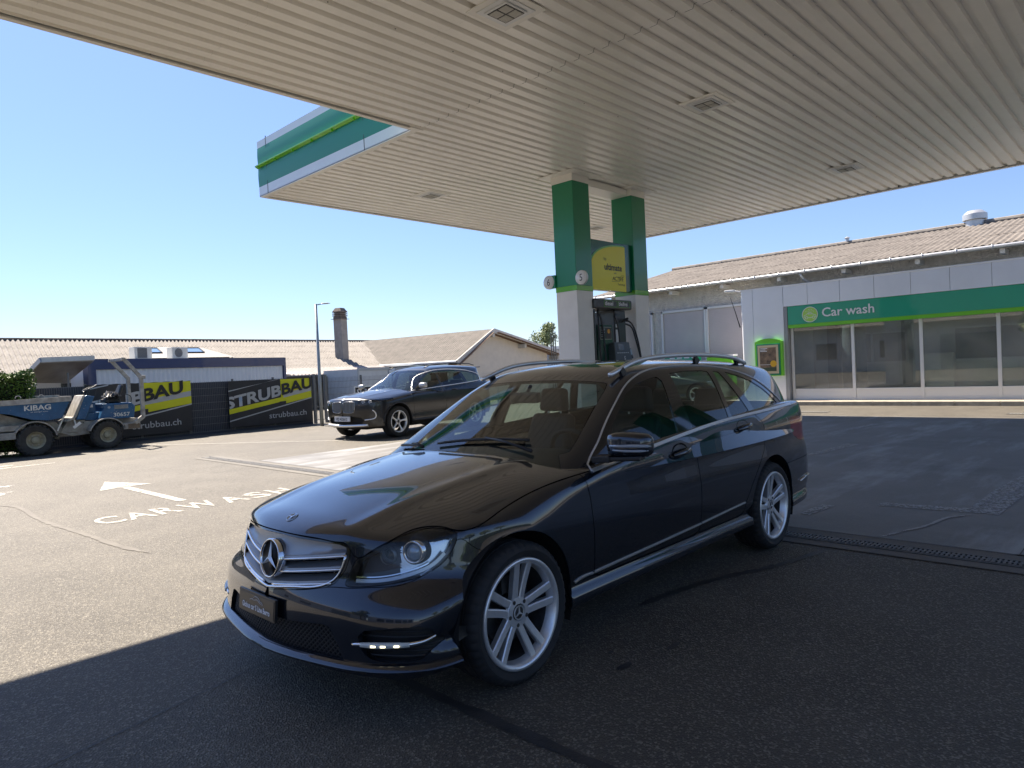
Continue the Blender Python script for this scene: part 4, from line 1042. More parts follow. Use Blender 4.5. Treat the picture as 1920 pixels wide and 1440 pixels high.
for x in np.arange(-1, 16, .75):
    for y in ( .6, 3.0, 5.4): b.cyl((x, y+.06, H-.004), (x, y+.06, H+.001), .006, n=6)
b.build('sheet_screws', mat('screw_dark', (.1, .1, .1), .6), can)
# fascia profile (outwards, height)
def fascia(p0, p1, nrm, name='fascia'):
    p0 = np.array(p0, float); p1 = np.array(p1, float); n = np.array(nrm, float)
    segs = [([(0, 0), (0, .17)], 0), ([(0, .17)]+[(0.007*math.sin(PI*t)+.0, .17+.34*t) for t in np.linspace(.05, .95, 9)]+[(0, .51)], 1),
            ([(0, .565)]+[(0.007*math.sin(PI*t), .565+.31*t) for t in np.linspace(.05, .95, 9)]+[(0, .875)], 1), ([(0, .875), (0, 1.00), (-.08, 1.00)], 0)]
    par = None
    for prof, k in segs:
        b = MB(); V = []
        for o_, z in prof: V += [tuple(np.append(p0+n*o_, H+z)), tuple(np.append(p1+n*o_, H+z))]
        b.add(V, [(2*i, 2*i+1, 2*i+3, 2*i+2) for i in range(len(prof)-1)])
        b.build('fascia_panel' if k else 'white_band', [M_WHITE, M_GREEN][k], can, 'all' if k else False)
    b = MB(); V = []
    for o_, z in ((0, .51), (.02, .508), (.065, .532), (.068, .550), (.02, .566), (0, .575)): V += [tuple(np.append(p0+n*o_, H+z)), tuple(np.append(p1+n*o_, H+z))]
    b.add(V, [(2*i, 2*i+1, 2*i+3, 2*i+2) for i in range(5)]+[(0, 2, 4, 6, 8, 10), (11, 9, 7, 5, 3, 1)])
    L_ = np.linalg.norm(p1-p0); d = (p1-p0)/L_
    for s in np.arange(.1, L_-.05, .62):
        q = p0+d*s; b.bar(np.append(q+n*.02, H+.50), np.append(q+n*.06, H+.518), .012, .03)
    b.build('lime_stripe', M_LIME, can)
    b = MB()
    for s in np.arange(.33, L_, 3.05):
        q = p0+d*s; b.bar(np.append(q-n*.002, H), np.append(q-n*.002, H+1.03), .012, .012, up=(n[0], n[1], 0))
    b.build('panel_joint', M_TAR, can)
fascia((6.10, 12.11), (6.10, 7.605), (-1, 0)); fascia((16.2, 12.11), (6.10, 12.11), (0, 1)); fascia((16.2, -2.3), (16.2, 12.11), (1, 0)); fascia((6.095, 7.6), (-1.6, 7.6), (0, 1)); fascia((-1.6, 7.6), (-1.6, -2.3), (-1, 0)); fascia((-1.6, -2.3), (16.2, -2.3), (0, -1))
# ceiling lights
def ceil_light(x, y, label, s=.27):
    t = thing('ceiling_light', label, 'light', (x, y, H), 0, 'square lights set in the canopy underside')
    b = MB(); b.box((-s, -s, -.008), (s, s, .004)); b.build('light_plate', M_TRIM, t, local=True)
    b = MB(); b.box((-.20, -.20, -.016), (.20, .20, -.008)); b.box((-.145, -.145, -.030), (.145, .145, -.016)); b.build('light_housing', M_WHITE, t, local=True, bevel=.004)
    b = MB()
    b.box((-.125, -.125, -.033), (.125, .125, -.030)); fr = b.build('lens_frame', M_BLACKP, t, local=True)
    for a in (-.061, .061):
        for c in (-.061, .061):
            b = MB(); b.box((a-.052, c-.052, -.036), (a+.052, c+.052, -.033)); 
            for i in range(5):
                for j in range(5): b.cyl((a-.042+i*.021, c-.042+j*.021, -.039), (a-.042+i*.021, c-.042+j*.021, -.036), .007, n=6)
            b.build('led_module', mat('led_module', (.55, .54, .50), .3), fr, local=True)
for (x, y), lb in (((4.83, 4.51), 'large square canopy light at the top edge of the picture above the bonnet'), ((8.53, 4.41), 'square canopy light between the top edge and the green pillars, above the car roof'), ((8.58, 10.19), 'square canopy light left of the green pillars near the far edge'),
                   ((13.55, 4.30), 'square canopy light right of the green pillars near the canopy edge'), ((13.85, 10.25), 'small far square canopy light seen between the two green pillars')):
    ceil_light(x, y, lb)
ceil_light(2.0, -.8, 'square canopy light above the near end of the forecourt, behind the camera'); 

# ------------------------------------------------------------------ pillars, discs, sign, pump
M_PGREY = mat('pillar_grey', (.80, .78, .75), .45, coat=.1, noise=.05, nscale=3)
M_SIGNW = mat('disc_white', (.72, .73, .73), .35, coat=.3)
M_INK = mat('ink_dark', (.02, .03, .05), .5)
def pillar(x0, y0, label, group=None, w_=.47):
    t = thing('canopy_pillar', label, 'pillar', (x0+w_/2, y0+w_/2, 0), 0, group); s = w_/2
    b = MB(); b.box((-s, -s, 0), (s, s, 2.74)); b.build('lower_cladding', M_PGREY, t, local=True, bevel=.008)
    b = MB(); b.box((-s-.003, -s-.003, 2.74), (s+.003, s+.003, 2.83)); b.build('lime_band', M_LIMED, t, local=True)
    b = MB(); b.box((-s, -s, 2.83), (s, s, 4.66)); b.build('green_cladding', M_DGREEN, t, local=True, bevel=.008)
    b = MB(); b.box((-s-.004, -s-.004, 4.66), (s+.004, s+.004, H-.016)); b.box((-s-.18, -s-.18, H-.016), (s+.18, s+.18, H-.004)); b.build('capital', M_TRIM, t, local=True)
    return t
pillar(9.56, 7.54, 'near green and white canopy pillar carrying the number discs five and six')
pillar(11.37, 7.54, 'far green and white canopy pillar beside the rendered building')
def disc(txt, c, side, label):
    t = thing('number_disc', label, 'sign', c, 0, 'round pump number discs')
    b = MB(); b.lathe([(0, -.03), (.121, -.03), (.124, -.022), (.124, .02), (0, .02)], 40, 'X'); b.build('disc_body', M_SIGNW, t, 'all', local=True)
    b = MB(); b.box((.0, -.02 if side > 0 else -.135, -.10), (.10, .135 if side < 0 else .02, .10)) if False else b.box((-.018, (.0 if side < 0 else -.14), -.115), (.045, (.14 if side < 0 else .0), .115)); b.build('disc_bracket', M_DGREEN, t, local=True)
    b = MB(); V, F = text_geo(txt, .17, bold=0); V = V-(V.min(0)+V.max(0))/2; b.add([(-.032, -v[0]*.9, v[1]*1.02) for v in V], [f[::-1] for f in F]); b.build('numeral', M_INK, t, local=True)
disc('5', (9.54, 7.40, 2.94), -1, 'white round disc with the number 5 on the near pillar')
disc('6', (9.54, 8.14, 2.94), 1, 'white round disc with the number 6 on the near pillar')
sg = thing('fuel_brand_sign', 'green panel with a yellow rounded shape reading ultimate, spanning the two pillars', 'sign', (10.7, 7.66, 2.78))
b = MB(); b.box((10.035, 7.60, 2.79), (11.365, 7.74, 3.70)); b.build('sign_panel', mat('sign_green', (.005, .11, .07), .25, coat=.3, coat_rough=.03), sg, bevel=.006)
M_YEL = mat('sign_yellow', (.78, .72, .008), .4, coat=.15, coat_rough=.06)
b = MB(); arc = [(11.15-1.09*math.cos(a) if False else 11.13-1.08*math.cos(a)**.85, 2.785+.38+.47*math.sin(a)**.9) for a in np.linspace(0.0, PI/2, 18)]
b.prism([(11.14, 2.785), (11.14, 3.635)]+arc[::-1]+[(10.05, 2.785)], ((0, 7.600, 0), (1, 0, 0), (0, 0, 1)), .014); b.build('yellow_shape', M_YEL, sg)
b = MB(); a2 = [(x-.022, z+.022) for x, z in arc]; b.prism(arc+a2[::-1], ((0, 7.600, 0), (1, 0, 0), (0, 0, 1)), .010); b.build('lime_outline', M_LIMED, sg)
b = MB(); fy = 7.584
add_text(b, 'ultimate', ((10.46, fy, 3.17), (1, 0, 0), (0, 0, 1)), .165, bold=.0045, xscale=1.04)
add_text(b, 'bp', ((10.45, fy, 3.345), (1, 0, 0), (0, 0, 1)), .085, bold=-.0005)
add_text(b, 'with', ((10.75, fy, 3.105), (1, 0, 0), (0, 0, 1)), .05)
add_text(b, 'ACTIVE', ((10.70, fy, 2.985), (1, 0, 0), (0, 0, 1)), .105, shear=.25, bold=.0012)
add_text(b, 'Technology', ((10.87, fy, 2.90), (1, 0, 0), (0, 0, 1)), .050)
b.tube([(10.68, fy, 2.965), (10.90, fy, 2.965), (10.94, fy, 2.975), (10.975, fy, 3.07), (11.01, fy, 3.085), (11.10, fy, 3.085)], .003, 4)
b.build('sign_lettering', M_INK, sg)
dct = thing('cable_box', 'white sheet metal box under the ceiling between the pillar heads', 'box', (10.7, 7.8, 4.7)); b = MB(); b.box((10.05, 7.62, 4.66), (11.36, 7.95, H-.02)); b.build('box_body', M_TRIM, dct, bevel=.006)
isl = MB(); isl.box((9.1, 7.15, 0), (12.5, 8.45, .14)); o = isl.build('pump_island', M_KERB, bevel=.03); tag(o, kind='structure')
def pump(loc, label, rzv=0.0, group=None):
    t = thing('fuel_pump', label, 'fuel pump', loc, rzv, group)   # local origin at (10.70, 7.78)
    D = mat('pump_dark', (.030, .034, .036), .35, coat=.3, noise=.1, nscale=5); DG = mat('pump_green', (.01, .06, .04), .3, coat=.5); PG = mat('pump_panel', (.06, .075, .085), .4)
    b = MB(); b.box((-.70, -.27, .14), (.42, .27, 1.42)); b.build('pump_cabinet', D, t, local=True, bevel=.02)
    b = MB(); b.box((-.70, -.26, 1.42), (-.655, .26, 2.42)); b.build('hose_post', D, t, local=True, bevel=.008)
    b = MB(); b.box((.0, -.20, 1.42), (.36, .24, 2.42)); b.build('hose_mast', D, t, local=True, bevel=.008)
    b = MB(); b.box((-.72, -.30, 2.43), (.46, .30, 2.61)); hd = b.build('pump_header', D, t, local=True, bevel=.03, seg=3)
    b = MB()
    for x0, x1 in ((-.44, -.035), (.0, .385)):
        for (a, c, d, e) in ((x0, 2.465, x1, 2.470), (x0, 2.575, x1, 2.580), (x0, 2.465, x0+.005, 2.580), (x1-.005, 2.465, x1, 2.580)): b.box((a, -.304, c), (d, -.300, e))
    b.build('label_frame', M_LIMED, hd, local=True)
    b = MB(); add_text(b, 'diesel', ((-.42, -.303, 2.495), (1, 0, 0), (0, 0, 1)), .105, bold=.002, xscale=1.10); add_text(b, 'bleifrei', ((.015, -.303, 2.495), (1, 0, 0), (0, 0, 1)), .105, bold=.002, xscale=.98); b.build('header_text', M_WHITEG, hd, local=True)
    b = MB(); b.box((-.60, -.26, 1.78), (-.16, -.20, 2.14)); b.box((-.60, -.24, 1.42), (-.16, .2, 1.80)); po = b.build('advert_frame', DG, t, local=True, bevel=.006)
    b = MB(); b.box((-.55, -.266, 1.87), (-.20, -.262, 2.10)); b.build('advert_border', mat('advert_border', (.40, .40, .34), .4), po, local=True)
    b = MB(); b.box((-.54, -.270, 1.88), (-.36, -.266, 2.09)); b.build('advert_text_field', mat('advert_dark', (.02, .035, .025), .4), po, local=True)
    b = MB(); b.box((-.36, -.2702, 1.88), (-.21, -.266, 2.09)); b.build('advert_picture', mat('advert_pic', (.10, .05, .03), .4, noise=.8, nscale=14, col2=(.01, .015, .02)), po, local=True)
    b = MB(); b.lathe([(0, -.273), (.042, -.273), (.042, -.270)], 24, 'Y', (-.295, 0, 2.02)); b.build('advert_spot', mat('advert_orange', (.75, .33, .02), .4), po, local=True)
    b = MB()
    for z, l in ((2.055, .12), (2.025, .10), (1.995, .11), (1.95, .09), (1.92, .10)): b.box((-.53, -.272, z), (-.53+l, -.270, z+.008))
    b.build('advert_lines', M_WHITEG, po, local=True)
    b = MB(); b.prism([(-.27, -.30), (-.27, 1.42)][:0]+[(0, 0), (.52, 0), (.50, .40), (.03, .40)], ((-.30, -.42, 1.42), (1, 0, 0), (0, .12, .99)), -.16); cn = b.build('display_console', PG, t, local=True, bevel=.012)
    b = MB(); b.prism([(.12, .25), (.30, .25), (.30, .36), (.12, .36)], ((-.30, -.424, 1.42), (1, 0, 0), (0, .12, .99)), .002); b.build('display_screen', mat('lcd', (.10, .16, .24), .1, coat=1), cn, local=True)
    b = MB()
    for i in range(6): b.prism([(.07+i*.065, .19), (.10+i*.065, .19), (.10+i*.065, .205), (.07+i*.065, .205)], ((-.30, -.424, 1.42), (1, 0, 0), (0, .12, .99)), .002)
    V, F = text_geo('5', .11, bold=.001); b.add([(-.06+v[0], -.424, 1.475+v[1]) for v in V], F); b.build('console_marks', M_WHITEG, cn, local=True)
    b = MB(); b.prism([(0, 0), (.14, 0), (.14, .20), (0, .20)], ((.24, -.30, 1.50), (1, 0, 0), (0, .25, .97)), .04); tm = b.build('card_terminal', M_BLACKP, t, local=True, bevel=.01)
    b = MB(); b.prism([(.02, .07), (.12, .07), (.12, .18), (.02, .18)], ((.24, -.304, 1.50), (1, 0, 0), (0, .25, .97)), .002+.04); b.build('terminal_screen', mat('term_screen', (.35, .42, .45), .2), tm, local=True)
    b = MB(); b.box((.02, -.206, 1.80), (.10, -.203, 2.06)); b.box((.02, -.206, 2.10), (.09, -.203, 2.16)); b.build('mast_sticker', M_WHITEG, t, local=True)
    HO = mat('hose_rubber', (.010, .010, .011), .45)
    for k, path in enumerate(([(-.56, -.24, 2.40), (-.585, -.26, 2.2), (-.60, -.28, 1.9), (-.60, -.30, 1.5), (-.58, -.30, 1.1)], [(-.55, -.24, 2.40), (-.50, -.27, 2.2), (-.49, -.30, 1.9), (-.50, -.34, 1.4), (-.46, -.32, 1.2)],
                 [(-.06, -.24, 2.32), (-.10, -.26, 2.15), (-.11, -.27, 1.9), (-.10, -.28, 1.6)], [(-.05, -.24, 2.32), (-.01, -.27, 2.15), (.02, -.28, 1.9), (.00, -.30, 1.6)],
                 [(.38, -.10, 2.25), (.52, -.18, 2.22), (.63, -.24, 2.0), (.70, -.28, 1.6), (.76, -.28, 1.1)], [(.38, -.14, 2.18), (.50, -.20, 2.14), (.58, -.26, 1.9), (.64, -.32, 1.5), (.68, -.32, 1.1)], [(.20, -.22, 2.2), (.28, -.30, 2.27), (.38, -.2, 2.22)])):
        b = MB(); b.tube(resample(path, 18), .016, 8); b.build('hose', HO, t, 'all', local=True)
    for x in (-.55, -.055): b = MB(); b.lathe([(.0, .05), (.022, .03), (.034, -.01), (.016, -.05)], 12, 'Z', (x, -.24, 2.38)); b.build('hose_swivel', M_BLACKP, t, 'all', local=True)
    return t
pump((10.70, 7.78, 0), 'dark fuel pump with hoses standing between the two pillars')
# a second island on the far side of the forecourt (seen in reflections)
g2 = 'pillars of the island behind the camera'
pillar(9.56, -1.7, 'green pillar of the island behind the camera, nearer the road', g2); pillar(11.37, -1.7, 'green pillar of the island behind the camera, nearer the car wash', g2)
isl = MB(); isl.box((9.1, -2.1, 0), (12.5, -.8, .14)); o = isl.build('pump_island', M_KERB, bevel=.03); tag(o, kind='structure')
# ------------------------------------------------------------------ car wash and rendered building
M_ALU = mat('cladding_alu', (.80, .81, .83), .42, metal=.15, coat=.1, noise=.04, nscale=1.2)
M_ALUF = mat('window_alu', (.72, .73, .74), .4, metal=.3)
M_CWG = mat('carwash_green', (.003, .34, .20), .32, coat=.3, noise=.04, nscale=.6)
M_CWL = mat('carwash_lime', (.14, .52, .015), .35, coat=.2)
M_PANE = glass('shop_glass', (.62, .66, .64), 1.95, haze=.13)
FX = 20.10
cw = thing('car_wash', 'low car wash hall with pale metal cladding, green sign band and large windows', 'building', (FX, 0, .118))
b = MB()
ys = [9.57, 9.18, 8.26]; b.box((FX, 8.26, .118), (FX+.06, 9.174, 3.45)); b.box((FX+.004, 9.186, .118), (FX+.06, 9.50, 3.45)); b.tube([(FX+.06, 9.50, .118), (FX+.06, 9.50, 3.45)], .056, 20)
b.box((FX+.06, 9.44, .118), (24.0, 9.556, 3.45)); b.build('side_pier', M_ALU, cw)
b = MB(); y = 8.248; wds = [.70]+[.875]*22
for w_ in wds: b.box((FX, y-w_+.010, 2.87), (FX+.05, y, 3.44)); y -= w_
b.box((FX-.012, -11.5, 2.855), (FX+.05, 8.25, 2.868)); b.box((FX-.01, -11.5, 3.445), (FX+.10, 9.55, 3.475)); b.build('parapet_panels', M_ALU, cw)
b = MB(); b.box((FX+.05, -11.5, 3.35), (20.75, 9.44, 3.43)); b.box((21.65, -11.5, 3.35), (24.0, 9.44, 3.43)); b.build('flat_roof', mat('flat_roof', (.62, .60, .55), .9), cw)  # gap left in the unseen roof so sun reaches the hall
b = MB(); b.box((FX+.02, -11.5, 2.315), (FX+.12, 8.14, 2.850)); b.build('sign_band', M_CWG, cw)
b = MB(); b.box((FX+.018, -11.5, 2.215), (FX+.12, 8.14, 2.312)); b.build('lime_band', M_CWL, cw)
b = MB(); b.box((FX+.01, 8.155, .118), (FX+.34, 8.255, 2.86)); b.build('reveal', mat('reveal_grey', (.30, .31, .32), .5), cw)
GX = FX+.20; my = [8.10-1.665*i for i in range(12)]
b = MB()
for i, y in enumerate(my): b.box((GX-.03, y-.040, .16), (GX+.06, y+.040, 2.23))
for a, c in zip(my[:-1], my[1:]):
    b.box((GX-.02, c+.040, .385), (GX+.05, a-.040, .440)); b.box((GX-.02, c+.040, .160), (GX+.05, a-.040, .20)); b.box((GX-.005, c+.040, .20), (GX+.03, a-.040, .385))
b.box((GX-.04, my[-1], .118), (GX+.07, 8.14, .160)); b.build('window_frame', M_ALUF, cw, bevel=.004)
for a, c in zip(my[:-1], my[1:]):
    b = MB(); b.box((GX+.002, c+.03, .43), (GX+.010, a-.03, 2.24)); b.build('window_pane', M_PANE, cw)
b = MB(); b.box((20.75, -11.5, 3.37), (21.65, 9.44, 3.385)); b.build('sun_slot_pane', glass('sun_slot_pane', (.8, .85, .86), 1.5), cw)  # unseen glazed slot, added to let sun brighten the hall
b = MB()    # interior hall
b.quad((GX+.05, -11, .124), (22.28, -11, .124), (22.28, 8.2, .124), (GX+.05, 8.2, .124)); b.quad((22.27, -11, .12), (22.27, 8.2, .12), (22.27, 8.2, 3.34), (22.27, -11, 3.34)); b.quad((GX+.05, 8.24, .12), (22.27, 8.24, .12), (22.27, 8.24, 3.34), (GX+.05, 8.24, 3.34))
b.build('hall_interior', mat('hall_wall', (.66, .68, .66), .6, noise=.15, nscale=1.3), cw)
b = MB()
for y in (-1.2, 2.5, 5.6): b.box((22.20, y, 1.05), (22.265, y+1.9, 1.12)); b.box((22.20, y, 1.95), (22.265, y+1.9, 2.0)); b.box((22.20, y-.03, 1.05), (22.265, y+.03, 2.0)); b.box((22.20, y+.9, 1.05), (22.265, y+.95, 2.0))
b.build('hall_window_frame', M_ALUF, cw)
for y in (-1.2, 2.5, 5.6): b = MB(); b.box((22.25, y+.03, 1.12), (22.262, y+1.9, 1.95)); b.build('hall_window', mat('hall_window_grey', (.14, .18, .17), .2, noise=.4, nscale=4), cw)
for y in (7.3, 1.8): b = MB(); b.box((21.2, y-.14, .12), (21.5, y+.14, 2.9)); b.build('gantry_post', mat('gantry_blue', (.05, .07, .10), .4), cw)
b = MB(); b.box((21.2, 1.8, 2.7), (21.5, 7.3, 2.95)); b.build('gantry_beam', mat('gantry_blue', (.05, .07, .10)), cw)
for y in (6.75, 2.3):
    b = MB(); b.lathe([(.10, .3), (.30, .35), (.33, 1.2), (.30, 2.2), (.10, 2.25)], 20, 'Z', (21.35, y, 0)); b.build('wash_brush', mat('brush_grey', (.16, .19, .22), .9, bump=.8, bscale=50, bdist=.05), cw, True)
for y, w_, h_ in ((4.4, .7, 1.3), (-.4, .9, 1.1)): b = MB(); b.box((21.9, y, .12), (22.2, y+w_, h_)); b.build('hall_cabinet', mat('cabinet_white', (.6, .6, .58), .5), cw, bevel=.01)
sgn = thing('car_wash_sign', 'white lettering Car wash with round green car emblem on the green band', 'sign', (FX, 7.4, 2.6))
b = MB(); add_text(b, 'Car wash', ((FX+.006, 7.18, 2.475), (0, -1, 0), (0, 0, 1)), .350, bold=.004, xscale=1.03, extrude=.004); b.build('lettering', mat('sign_white', (.78, .80, .80), .4), sgn)
b = MB(); cc = np.array((FX+.008, 7.50, 2.565)); b.lathe([(0, 0), (.205, 0), (.205, .012)], 40, 'X', cc+(-.004, 0, 0), 0); b.build('emblem_disc', mat('emblem_lime', (.42, .72, .12), .4), sgn)
b = MB(); ring_ = [cc+(-.008, math.cos(t)*.212, math.sin(t)*.212) for t in np.linspace(0, 2*PI, 41)[:-1]]; b.tube(ring_, .009, 6, closed=True)
P_ = lambda pts: [cc+(-.008, -a, b_) for a, b_ in pts]
b.tube(P_([(-.145, -.085), (-.165, -.06), (-.155, -.02), (-.10, .0), (-.06, .045), (.03, .05), (.09, .0), (.15, -.015), (.17, -.06), (.145, -.085)]), .007, 5)
b.tube(P_([(-.05, -.088), (.06, -.088)]), .007, 5)
for x_ in (-.095, .10): b.tube([cc+(-.008, -x_-math.cos(t)*.035, -.085+math.sin(t)*.035) for t in np.linspace(0, 2*PI, 17)[:-1]], .007, 5, closed=True)
b.tube(P_([(-.055, .01), (-.035, .035), (.02, .038), (.055, .008), (-.055, .01)]), .005, 5)
for i in range(7): b.tube(P_([(-.11+i*.036, .075+.01*(i % 2)), (-.115+i*.036, .10+.01*(i % 2))]), .005, 5)
for i in range(3): b.tube(P_([(-.04+i*.04, .125), (-.02+i*.04, .155)]), .005, 5)
b.build('emblem_car', mat('sign_white', (.78, .80, .80), .4), sgn)
ps = thing('poster_case', 'lime green framed poster case with arched top on the pale metal pier', 'poster', (FX, 8.70, .85))
def yz(p, x): return [(x, a, b_) for a, b_ in p]
def prism_x(b, poly, x0, x1, mi=0):
    n = len(poly); V = yz(poly, x0)+yz(poly, x1); b.add(V, [tuple(range(n)), tuple(range(2*n-1, n-1, -1))]+[(i, i+n, (i+1) % n+n, (i+1) % n) for i in range(n)], mi)
arcp = [(9.115-(.83)*t, 1.86+.10*math.sin(PI*t)**.8) for t in np.linspace(0, 1, 14)]
b = MB(); prism_x(b, [(8.285, .85), (9.115, .85)]+arcp, FX-.10, FX); b.build('case_body', mat('case_lime', (.17, .60, .02), .3, coat=.3), ps)
b = MB(); b.box((FX-.125, 8.35, .87), (FX-.095, 9.06, 1.80)); b.build('inner_frame', mat('case_green', (.005, .20, .10), .3, coat=.3), ps, bevel=.006)
b = MB(); b.box((FX-.130, 8.40, .92), (FX-.124, 9.02, 1.76)); po_ = b.build('poster_border', mat('poster_tan', (.62, .50, .32), .5), ps)
b = MB(); b.box((FX-.134, 8.465, .99), (FX-.131, 8.955, 1.69)); b.build('poster_picture', mat('poster_pic', (.34, .22, .13), .45, nscale=5, col2=(.035, .028, .022)), po_)
b = MB(); b.box((FX-.1355, 8.465, .99), (FX-.132, 8.955, 1.10)); b.build('poster_foot', mat('poster_foot', (.05, .075, .035), .45), po_)
b = MB(); b.lathe([(0, 0), (.095, 0), (.095, .004)], 28, 'X', (FX-.138, 8.55, 1.21)); b.build('poster_spot', mat('poster_yellow', (.70, .40, .015), .45), po_)
b = MB()
for i, l in enumerate((.22, .16, .21)): b.box((FX-.1365, 8.94-l, 1.655-i*.04), (FX-.134, 8.94, 1.675-i*.04))
b.box((FX-.1365, 8.47, 1.18), (FX-.134, 8.95, 1.19)); b.build('poster_lines', M_WHITEG, po_)
fl = thing('flood_light', 'small white floodlight arm at the upper corner of the car wash', 'light', (FX, 9.55, 3.45)); b = MB(); b.bar((FX+.02, 9.55, 3.43), (FX-.02, 9.72, 3.47), .05, .05); b.bar((FX-.02, 9.72, 3.48), (FX-.04, 10.02, 3.49), .16, .07); b.build('lamp_head', M_SIGNW, fl, bevel=.015)

def corrugated(name, A, B, C_, D, pitch, amp, rows, m, parent, per=6, jit=.006, overlap=.10):
    """A-B eave, D-C ridge; waves run up the slope, laid in overlapping rows"""
    A, B, C_, D = [np.array(v, float) for v in (A, B, C_, D)]; Ln = max(np.linalg.norm(B-A), np.linalg.norm(C_-D)); nu = max(8, int(Ln/pitch*per)); up_ = np.cross(B-A, D-A); up_ /= np.linalg.norm(up_)
    if up_[2] < 0: up_ = -up_
    V = []; F = []; base = 0
    for r in range(rows):
        v0 = r/rows; v1 = min(1, (r+1)/rows+overlap/rows); sh = RNG.normal(0, jit)
        for v, l in ((v0, .009), (v1, 0)):
            for i in range(nu+1):
                u = i/nu; p = (A*(1-u)+B*u)*(1-v)+(D*(1-u)+C_*u)*v; s_ = (i/per)
                V.append(p+up_*(amp*math.sin(2*PI*s_)+l+r*.0+RNG.normal(0, jit*.25)))
        for i in range(nu): F.append((base+i, base+i+1, base+nu+1+i+1, base+nu+1+i))
        for i in range(nu): F.append((base+i+1, base+i, base+2*(nu+1)+i, base+2*(nu+1)+i+1)) if False else None
        base += 2*(nu+1)
    F = [f for f in F if f]
    return mesh_obj(name, V, F, m, parent, 'all')
M_FIBRE = mat('fibre_cement', (.22, .195, .17), .92, noise=.25, nscale=2.2, col2=(.115, .10, .088), bump=.5, bscale=30, n2=(14.0, (.10, .085, .07), .60))
M_FIBREL = mat('fibre_cement_pale', (.27, .25, .228), .92, noise=.2, nscale=3.0, col2=(.175, .162, .147), bump=.4, bscale=30, n2=(11.0, (.19, .165, .14), .62))
M_ROUGH = mat('rough_render', (.60, .575, .53), .95, noise=.25, nscale=6, col2=(.44, .42, .38), bump=1.0, bscale=16, bdist=.05)
rbd = thing('rendered_building', 'long rough-rendered building with corrugated brown roof behind the car wash', 'building', (22.3, 6, 0))
EX = 21.75; b = MB(); b.box((22.3, -12, 0), (34, 15.9, 4.15)); b.add([(22.3, 15.9, 4.15), (34, 15.9, 4.15), (28, 15.9, 5.5), (22.3, -12, 4.15), (34, -12, 4.15), (28, -12, 5.5)], [(0, 1, 2), (3, 5, 4)])
b.build('wall', M_ROUGH, rbd)
corrugated('roof', (EX, -12, 4.06), (EX, 16.5, 4.06), (28.0, 16.5, 5.56), (28.0, -12, 5.56), .177, .020, 3, M_FIBRE, rbd)
corrugated('roof', (34.4, 16.5, 4.06), (34.4, -12, 4.06), (28.0, -12, 5.56), (28.0, 16.5, 5.56), .177, .026, 4, M_FIBRE, rbd, per=3)
b = MB()
for i in range(24): b.tube([(28, 16.5-i*1.2, 5.60), (28, 16.5-i*1.2-1.22, 5.585)], [.085, .10], 8)
b.build('ridge_cap', M_FIBREL, rbd, True)
b = MB(); b.tube([(EX-.05, y, 3.99) for y in np.linspace(-12, 16.5, 30)], .065, 10, flat=.8)
for y in np.arange(-11, 16.4, .8): b.box((EX-.12, y-.012, 3.93), (EX+.03, y+.012, 4.05))
b.build('gutter', mat('zinc', (.50, .51, .52), .4, metal=.6, noise=.1, nscale=5), rbd, 'all')
for y in (14.9, 12.95, 11.0, 9.05, 7.1, 5.15, 3.2, 1.25): b = MB(); b.box((EX+.02, y-.06, 3.80), (22.3, y+.06, 3.93)); b.build('rafter_end', mat('rafter_white', (.62, .60, .56), .6), rbd, bevel=.006)
b = MB(); b.tube(resample([(EX-.03, 8.35, 3.95), (EX+.02, 8.30, 3.80), (EX+.35, 8.1, 3.62), (22.2, 8.05, 3.50)], 12), .04, 10); b.build('downpipe', mat('zinc', (.5, .5, .5)), rbd, 'all')
M_SHUT = mat('roller_shutter', (.40, .365, .375), .5, noise=.05, nscale=2); M_FRAMEW = mat('frame_white', (.55, .56, .58), .5)
for y0, y1 in ((11.93, 13.58), (10.1, 11.78), (14.1, 15.3)):
    b = MB(); b.box((22.20, y0-.07, .75), (22.32, y0, 3.26)); b.box((22.20, y1, .75), (22.32, y1+.07, 3.26)); b.box((22.20, y0-.07, 3.18), (22.33, y1+.07, 3.26)); b.box((22.14, y0-.1, .66), (22.33, y1+.1, .75)); wf = b.build('window_frame', M_FRAMEW, rbd, bevel=.005)
    b = MB()
    for i in range(46): z = .76+i*.0525; b.box((22.245, y0, z), (22.262, y1, z+.0505))
    b.build('roller_shutter', M_SHUT, wf)
for y, z in ((13.6, 3.42), (12.0, 3.55)): b = MB(); b.tube([(22.27, y, z-.12), (22.27, y, z+.08), (22.27, y-.12, z+.08)], .006, 5); b.build('wall_cable', mat('cable_grey', (.3, .3, .3)), rbd)
rv = thing('roof_vent', 'round zinc roof ventilator on the ridge of the brown roof', 'vent', (28, 4.85, 5.55)); b = MB(); b.lathe([(.28, -.2), (.28, .15), (.36, .17), (.36, .36), (.22, .48), (0, .50)], 24); b.build('vent_hood', mat('zinc', (.5, .5, .5)), rv, True, local=True)
rv = thing('vent_stub', 'tiny zinc vent pipe standing on the roof ridge left of the ventilator', 'vent', (28, 8.95, 5.55)); b = MB(); b.lathe([(.07, -.1), (.07, .22), (.11, .24), (0, .30)], 12); b.build('vent_pipe', mat('zinc', (.5, .5, .5)), rv, True, local=True)
rod = thing('antenna_rod', 'thin black slanted rod leaning at the left corner of the car wash', 'rod', (20.2, 9.9, 2.2)); b = MB(); b.tube([(20.15, 9.62, 2.35), (20.12, 9.75, 2.85), (20.1, 9.88, 3.30)], [.02, .014, .006], 6); b.build('rod', M_BLACKP, rod)
